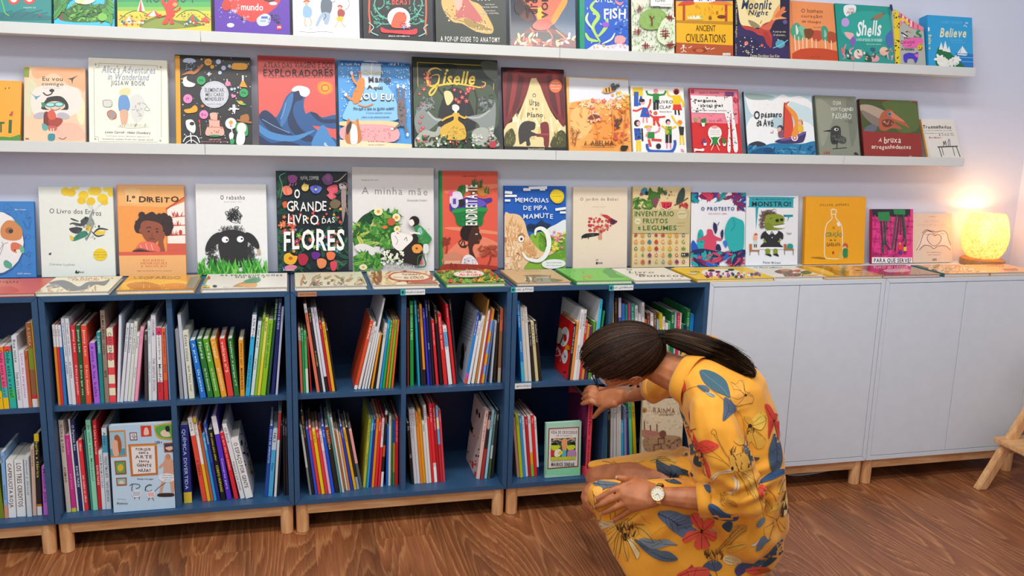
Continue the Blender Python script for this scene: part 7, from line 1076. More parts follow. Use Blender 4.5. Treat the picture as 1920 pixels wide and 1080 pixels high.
# right arm and hand on the book
wrR = W(1176, 742, -.45); pc = W(1143, 745, -.41)
chain(bm, [(shR, .042), (elR, .038), (cfR, .034), (W(1200, 735, -.51), .029), (wrR, .0225)])
k4 = [W(1121, 757, -.385), W(1119, 747, -.375), (W(1120, 738, -.365)), (W(1124, 730, -.36))]
add_hull(bm, [(wrR, .0205), (W(1156, 752, -.43), .015), (W(1158, 736, -.42), .014)])
add_hull(bm, [(W(1156, 752, -.43), .015), (W(1158, 736, -.42), .014), (k4[0], .0115), (k4[3], .010), (k4[1], .0115)])
rf = [[(1108, 752, -.372), (1098, 755, -.352), (1091.5, 757, -.335)], [(1106, 742, -.36), (1098, 744, -.34), (1093, 748, -.322)], [(1107, 733, -.35), (1099, 734, -.33), (1094, 739, -.312)], [(1112, 726, -.345), (1103, 726, -.328), (1097, 730, -.312)]]
for i, f3 in enumerate(rf):
    P_ = [(k4[i], .0105)]+[(W(*q), r*(1, 1, .97, .85)[i]) for q, r in zip(f3, (.0098, .0088, .0070))]; chain(bm, P_)
TR_ = [(W(1152, 756, -.43), .0155), (W(1135, 760, -.405), .0125), (W(1124, 770, -.385), .0102), (W(1114.5, 781, -.365), .0078)]
chain(bm, TR_); rtip = (TR_[-2][0], TR_[-1][0], TR_[-1][1])
body = remesh(bm, 'body', M['skin'], .0026, 4, person, .5)
adopt(body)
# nails
mb = MB()
tip2 = [(p, q, r) for p, q, r in tips]+[rtip]
for p, q, r in tip2:
    d_ = (q-p).normalized(); out = (CV-q).normalized(); out = (out-d_*out.dot(d_)).normalized(); s_ = d_.cross(out); c = q+out*(r*.72)+d_*(r*.25); rr = r*.62
    vs = [c+s_*(rr*math.cos(t))+d_*(rr*1.15*math.sin(t))-out*(.0006+rr*.28*math.cos(t)**2) for t in np.arange(12)*math.pi/6]+[c+out*.0006]
    mb.add(vs, [(i, (i+1) % 12, 12) for i in range(12)], lin('e8b4a0'))
adopt(mb.build('fingernails', M['print'], person, 0, True))
# shoes
for a in (aL, aR):
    b2 = bmesh.new(); add_hull(b2, [(a-PF*.032+PZ*-.05, (.027, .030, .022)), (a+PF*.03+PZ*-.052, (.03, .034, .018))]); add_hull(b2, [(a+PF*.05+PZ*-.05, (.03, .038, .022)), (a+PF*.135+PZ*-.058, (.027, .042, .015))])
    add_hull(b2, [(a-PF*.035+PZ*-.068, (.028, .032, .006)), (a+PF*.14+PZ*-.068, (.03, .044, .006))])
    adopt(remesh(b2, 'shoe', noisemat('shoe_leather', 'c9a27a', .5, .08), .004, 4, person))
# --- hair: cap plus strands pulled back into the tie
TIE = W(1241, 632, -.885); hm = attrmat('dark_brown_hair', .45, .25, 0, .3, 30); hm.node_tree.nodes['Principled BSDF'].inputs['Specular IOR Level'].default_value = .12; hm.node_tree.nodes['Principled BSDF'].inputs['Roughness'].default_value = .42
HR3 = (.121, .082, .112)
def capp(a, b_, g=1.0):   # a: angle about h..., on the cap ellipsoid
    return None
tl_ = TIE-HC; tloc = Vector((tl_.dot(hd), tl_.dot(hl), tl_.dot(hh)))
def surf(v, g=1.0):
    q = Vector((v.x/HR3[0], v.y/HR3[1], v.z/HR3[2])).normalized()*g; return Vector((q.x*HR3[0]+.008, q.y*HR3[1], q.z*HR3[2]+.006))
bmh = bmesh.new()
cap = [surf(v) for v in ico()]
dirT = tloc.normalized()
def keep(v):   # above the hairline
    return v.z > .004+.34*max(0, v.x)-.62*max(0, -v.x)
t = bmesh.new()
for v in cap:
    if not keep(v): v = Vector((v.x*.86, v.y*.80, v.z*.9))
    t.verts.new(HP(v.x, v.y, v.z))
for q in blob_pts(HP(tloc.x*.93, tloc.y*.93, tloc.z*.93), .016, HB): t.verts.new(q)
r2 = bmesh.ops.convex_hull(t, input=t.verts); bmesh.ops.delete(t, geom=list(set([g for g in r2['geom_interior']+r2['geom_unused'] if isinstance(g, bmesh.types.BMVert)])), context='VERTS')
def trim_below(bm_):   # cut the cap away below the hairline plane at the face side
    co_ = HP(.0, 0, -.030); nn = (hh-hd*.42).normalized(); bmesh.ops.bisect_plane(bm_, geom=bm_.verts[:]+bm_.edges[:]+bm_.faces[:], plane_co=co_, plane_no=nn, clear_inner=False)
tm = bpy.data.meshes.new('t'); t.to_mesh(tm); t.free(); bmh.from_mesh(tm)
hair = remesh(bmh, 'hair', hm, .0035, 10, person)
ca = hair.data.color_attributes.new('Col', 'FLOAT_COLOR', 'CORNER'); ca.data.foreach_set('color', [*lin('22160f'), 1]*len(hair.data.loops))
# strands
rng = random.Random(5); ms = MB()
def strand(mb, pts, w, col):
    pts = [Vector(p) for p in pts]; vs = []; n_ = len(pts)
    for i, p in enumerate(pts):
        t_ = (pts[min(i+1, n_-1)]-pts[max(i-1, 0)]).normalized(); o_ = (p-HC); o_ = (o_-t_*o_.dot(t_)); o_ = o_.normalized() if o_.length > 1e-5 else Vector((0, 0, 1)); s_ = t_.cross(o_); ww = w*(.35+.65*math.sin(math.pi*min(1, (i+.6)/n_)))
        vs += [p-s_*ww, p+o_*ww*.8, p+s_*ww]
    mb.add(vs, [f for i in range(n_-1) for f in ((i*3, i*3+1, i*3+4, i*3+3), (i*3+1, i*3+2, i*3+5, i*3+4))], col)
hcols = [lin(c) for c in ('1c120d', '241811', '2e1f16', '3a271b', '2a1b13', '4a3322')]
tu = Vector((tloc.x/HR3[0], tloc.y/HR3[1], tloc.z/HR3[2])).normalized()
for i in range(2600):
    ph = rng.uniform(0, 2*math.pi)
    # start on the hairline: walk from the tie round the head until the hairline is met
    e1 = tu.cross(Vector((.3, .2, .9))).normalized(); e2 = tu.cross(e1); dr = e1*math.cos(ph)+e2*math.sin(ph); amax = 0
    for a in np.linspace(.2, 2.75, 40):
        q = tu*math.cos(a)+dr*math.sin(a); v = surf(q.copy() if 0 else Vector((q.x*HR3[0], q.y*HR3[1], q.z*HR3[2])))
        if keep(v): amax = a
        elif a > .5: break
    if amax < .25: continue
    a0 = amax*rng.uniform(.55, 1.02); pts = []; g = 1.004+rng.uniform(0, .022); wob = rng.uniform(-.05, .05)
    for a in np.linspace(a0, .10, 13):
        q = tu*math.cos(a)+(dr+dr.cross(tu)*wob*math.sin(a*2)).normalized()*math.sin(a); v = surf(Vector((q.x*HR3[0], q.y*HR3[1], q.z*HR3[2])), g); pts.append(HP(v.x, v.y, v.z))
    pts.append(TIE+Vector((rng.uniform(-.006, .006),)*3)); strand(ms, pts, rng.uniform(.0010, .0019), rng.choice(hcols))
o = ms.build('hair_strands', hm, person, 0, True); adopt(o); o['kind'] = 'stuff'
adopt(hair)
# ponytail
PT = [(1241, 632, -.885, .012), (1262, 633, -.90, .025), (1300, 645, -.915, .031), (1340, 660, -.935, .033), (1372, 677, -.96, .031), (1398, 693, -.985, .024), (1412, 703, -.995, .011)]
# keep it in front of the dress surface
path = []
for px, py, Y, r in PT:
    h_, _ = hit(px, py); p = W(px, py, Y)
    if h_ is not None and (h_-CV).length < (p-CV).length+r*.6: p = CV+(p-CV).normalized()*((h_-CV).length-r*.55)
    path.append((p, r))
b2 = bmesh.new(); chain(b2, [(p, r*.82) for p, r in path], (r_, f_, u_)); pony = remesh(b2, 'ponytail', hm, .0035, 6, person); ca = pony.data.color_attributes.new('Col', 'FLOAT_COLOR', 'CORNER'); ca.data.foreach_set('color', [*lin('22160f'), 1]*len(pony.data.loops)); adopt(pony)
sp = smooth_pts([np.array((*p, r)) for p, r in path], False, 4); ms = MB()
for i in range(1100):
    a = rng.uniform(0, 2*math.pi); rr = math.sqrt(rng.uniform(.35, 1.0)); tw = rng.uniform(-.5, .5); pts = []; end = rng.randint(len(sp)-7, len(sp)-1); n_ = end
    fl = rng.uniform(0, .018) if rng.random() < .12 else 0
    for k in range(0, end, 2):
        p = sp[k]; t_ = Vector(sp[min(k+1, len(sp)-1)][:3])-Vector(sp[max(k-1, 0)][:3]); t_.normalize(); e1 = t_.cross(f_).normalized(); e2 = t_.cross(e1); g = rr*p[3]*1.04; aa = a+tw*k/len(sp)
        pts.append(Vector(p[:3])+e1*g*math.cos(aa)+e2*g*math.sin(aa)+Vector((0, 0, 1))*fl*(k/n_)**3)
    if rng.random() < .3: pts.append(pts[-1]+(pts[-1]-pts[-2])*rng.uniform(.3, 1.0)+Vector((0, 0, rng.uniform(-.004, .006))))
    strand(ms, pts, rng.uniform(.0009, .0018), rng.choice(hcols+[lin('5c4228')]))
o = ms.build('ponytail_strands', hm, person, 0, True); adopt(o); o['kind'] = 'stuff'
mb = MB(); ax = (path[1][0]-path[0][0]).normalized(); e1 = ax.cross(f_).normalized(); e2 = ax.cross(e1)
for j in (-1, 0, 1):
    mb.tube([path[0][0]+ax*j*.0075+(e1*math.cos(q)+e2*math.sin(q))*(.0165+.0012*math.sin(q*14)) for q in np.linspace(0, 2*math.pi, 57)], .0042, 8, None, False)
adopt(mb.build('hair_tie', noisemat('black_elastic', '17150f', .8, .2), person, 0, True))
# face details
mb = MB()
def disc(mb, c, nrm, rx, ry, col, up=None, k=14, th=0):
    nrm = nrm.normalized(); a = (up or hh); a = (a-nrm*a.dot(nrm)).normalized(); s_ = a.cross(nrm); vs = [c+s_*rx*math.cos(t)+a*ry*math.sin(t) for t in np.arange(k)*2*math.pi/k]+[c+nrm*min(rx, ry)*.35]; mb.add(vs, [(i, (i+1) % k, k) for i in range(k)], col)
for sg in (1, -1):
    c = HP(.083, sg*.031, -.008); nn = (hd+hl*sg*.25).normalized()
    disc(mb, c, nn, .014, .0065, lin('f2eee8')); disc(mb, c+nn*.0018-hh*.002, nn, .0055, .0055, lin('3a2416')); mb.tube([HP(.084, sg*.018, -.004), HP(.089, sg*.031, .0), HP(.080, sg*.046, -.006)], .0014, 6, lin('1a1210')); mb.tube([HP(.088, sg*.015, .010), HP(.089, sg*.03, .015), HP(.078, sg*.05, .010)], .0022, 6, lin('2a1c14'))
adopt(mb.build('eyes', M['print'], person, 0, True))
# mask pulled under the chin side, thin white cloth with ear loop
mk = noisemat('white_mask_cloth', 'e8ecf2', .85, .04); mb = MB(); rows = 7; cols = 13; vs = []
for i in range(rows):
    for j in range(cols):
        s_ = (j/(cols-1)-.5)*2; v = i/(rows-1); h_ = -.056-.064*v; a = .096+.010*math.sin(v*3.1)-.075*abs(s_)**2.2-.02*v*abs(s_); l_ = s_*.070*(1-.10*v)+0; vs.append(HP(a, l_, h_+.004*math.sin(v*19)))
off = len(vs); vs += [v_-(v_-HP(0, 0, -.07)).normalized()*.0012 for v_ in vs]; fs = []
for i in range(rows-1):
    for j in range(cols-1): q = (i*cols+j, i*cols+j+1, (i+1)*cols+j+1, (i+1)*cols+j); fs += [q, tuple(off+x for x in q[::-1])]
mb.add(vs, fs)
for sg in (1, -1):
    mb.tube([HP(.045, sg*.070, -.045), HP(.018, sg*.078, -.030), HP(-.012, sg*.080, .002), HP(-.022, sg*.078, -.010), HP(-.016, sg*.076, -.035), HP(.012, sg*.073, -.075), HP(.04, sg*.064, -.105)], .0013, 6)
adopt(mb.build('face_mask', mk, person, 0, True))
# glasses
gl = MB(); gb = noisemat('dark_spectacle_frame', '1e1a1c', .25, .1); 
for sg in (1, -1):
    c = HP(.106, sg*.033, -.018); q = [c+hl*(.026*math.cos(t))+hh*(.021*math.sin(t)*(1 if math.sin(t) > 0 else 1.1))-hd*(.004*abs(math.cos(t))) for t in np.linspace(0, 2*math.pi, 29)]; gl.tube(q, .0019, 8, None, False)
gl.tube([HP(.106, .009, -.010), HP(.110, 0, -.007), HP(.106, -.009, -.010)], .0017, 8)
gr = adopt(gl.build('glasses', gb, person, 0, True))
tm_ = noisemat('copper_spectacle_temple', 'c8704a', .3, .08, coat=.3)
for sg in (1, -1):
    m3 = MB(); P_ = [HP(.104, sg*.060, -.010), HP(.100, sg*.074, -.010), HP(.05, sg*.080, -.004), HP(.0, sg*.081, .0), HP(-.018, sg*.078, -.010)]
    m3.tube(P_, [.0026, .0034, .0034, .003, .002], 8); o = m3.build('temple', tm_, gr, 0, True); o.data.transform(PINV)
# earring
mb = MB(); mb.tube([HP(-.004, .080, -.046), HP(-.004, .085, -.047)], .0042, 10); adopt(mb.build('earring', noisemat('black_stone', '101010', .2, .1), person, 0, True))
# watch
gold = noisemat('pale_gold', 'e6cf94', .22, .05, metal=1)
wc = H(1238, 926, .0); out = (CV-wrL).normalized(); arm = (cfL-wrL).normalized(); wd = (out-arm*out.dot(arm)).normalized(); sd = arm.cross(wd)
fc = wrL+wd*.027+(W(1238, 926, wrL.y)-W(1236, 930, wrL.y))
mb = MB(); n_ = 36; prof = [(.0, 0), (.0175, 0), (.0188, .001), (.0192, .004), (.0182, .0062), (.0168, .0062), (.0166, .0048)]
def wlathe(prof, mat, name, par, col=None):
    m3 = MB(); vs = [fc+(arm*math.cos(2*math.pi*k/n_)+sd*math.sin(2*math.pi*k/n_))*r+wd*z for r, z in prof for k in range(n_)]; m3.add(vs, [(i*n_+k, i*n_+(k+1) % n_, (i+1)*n_+(k+1) % n_, (i+1)*n_+k) for i in range(len(prof)-1) for k in range(n_)], col); o = m3.build(name, mat, par, 0, True); o.data.transform(PINV); return o
wt = wlathe(prof, gold, 'wristwatch', person)
dm = noisemat('cream_dial', 'efe8cf', .4, .03); wlathe([(.0167, .0046), (0, .0047)], dm, 'dial', wt)
m3 = MB()
for k in range(12):
    t = 2*math.pi*k/12; a = fc+(arm*math.cos(t)+sd*math.sin(t))*.0135+wd*.0049; rd = arm*math.cos(t)+sd*math.sin(t); tg_ = wd.cross(rd); m3.add([a-rd*.0018-tg_*.0004, a+rd*.0018-tg_*.0004, a+rd*.0018+tg_*.0004, a-rd*.0018+tg_*.0004], [(0, 1, 2, 3)], lin('6a5a3a'))
for t, ln, ww in ((2.5, .0085, .0008), (.9, .0125, .0006)):
    rd = arm*math.cos(t)+sd*math.sin(t); tg_ = wd.cross(rd); a = fc+wd*.0051; m3.add([a-tg_*ww, a+rd*ln-tg_*ww*.4, a+rd*ln+tg_*ww*.4, a+tg_*ww], [(0, 1, 2, 3)], lin('3a3020'))
o = m3.build('hands_and_markers', M['print'], wt); o.data.transform(PINV)
for k in range(22):       # bracelet links round the wrist
    t = math.pi*(.19+1.62*k/21)+math.pi/2*0; cc = wrL+(wd*math.cos(t)+sd*math.sin(t))*.0268+arm*.0; cc = cc+(fc-wd*.027-wrL)*(1 if 1 else 0)
    tg_ = (sd*math.cos(t)-wd*math.sin(t)); rd = (wd*math.cos(t)+sd*math.sin(t)); m3 = MB(); w_ = .0062; V = [cc+arm*a*w_+tg_*b_*.0033+rd*c_*.0012 for a in (-1, 1) for b_ in (-1, 1) for c_ in (-1, 1)]
    m3.add(V, [(0, 1, 3, 2), (4, 6, 7, 5), (0, 4, 5, 1), (2, 3, 7, 6), (0, 2, 6, 4), (1, 5, 7, 3)]); o = m3.build('bracelet_link', gold, wt, .0006); o.data.transform(PINV)
# collar: shirt collar standing round the neck, and open front edge
cm = MB(); ax = (W(1243, 690, -.86)-nb).normalized(); e1 = ax.cross(Vector((0, 0, 1))).normalized(); e2 = ax.cross(e1); n_ = 40; V = []
for r0, z0, z1 in ((.064, -.022, .030),):
    ringp = [(.0585, .000), (.0570, .014), (.0595, .019), (.0645, .013), (.074, -.028), (.0715, -.029), (.063, .008), (.060, .012)]
    for rr, z in ringp:
        for k in range(n_):
            q = 2*math.pi*k/n_; V.append(nb+ax*(z+.006)+(e1*math.cos(q)+e2*math.sin(q))*rr*(1+.04*math.sin(3*q)))
m_ = 8; cm.add(V, [(i*n_+k, i*n_+(k+1) % n_, ((i+1) % m_)*n_+(k+1) % n_, ((i+1) % m_)*n_+k) for i in range(m_) for k in range(n_)])
adopt(cm.build('collar', M['cloth'], person, 0, True))
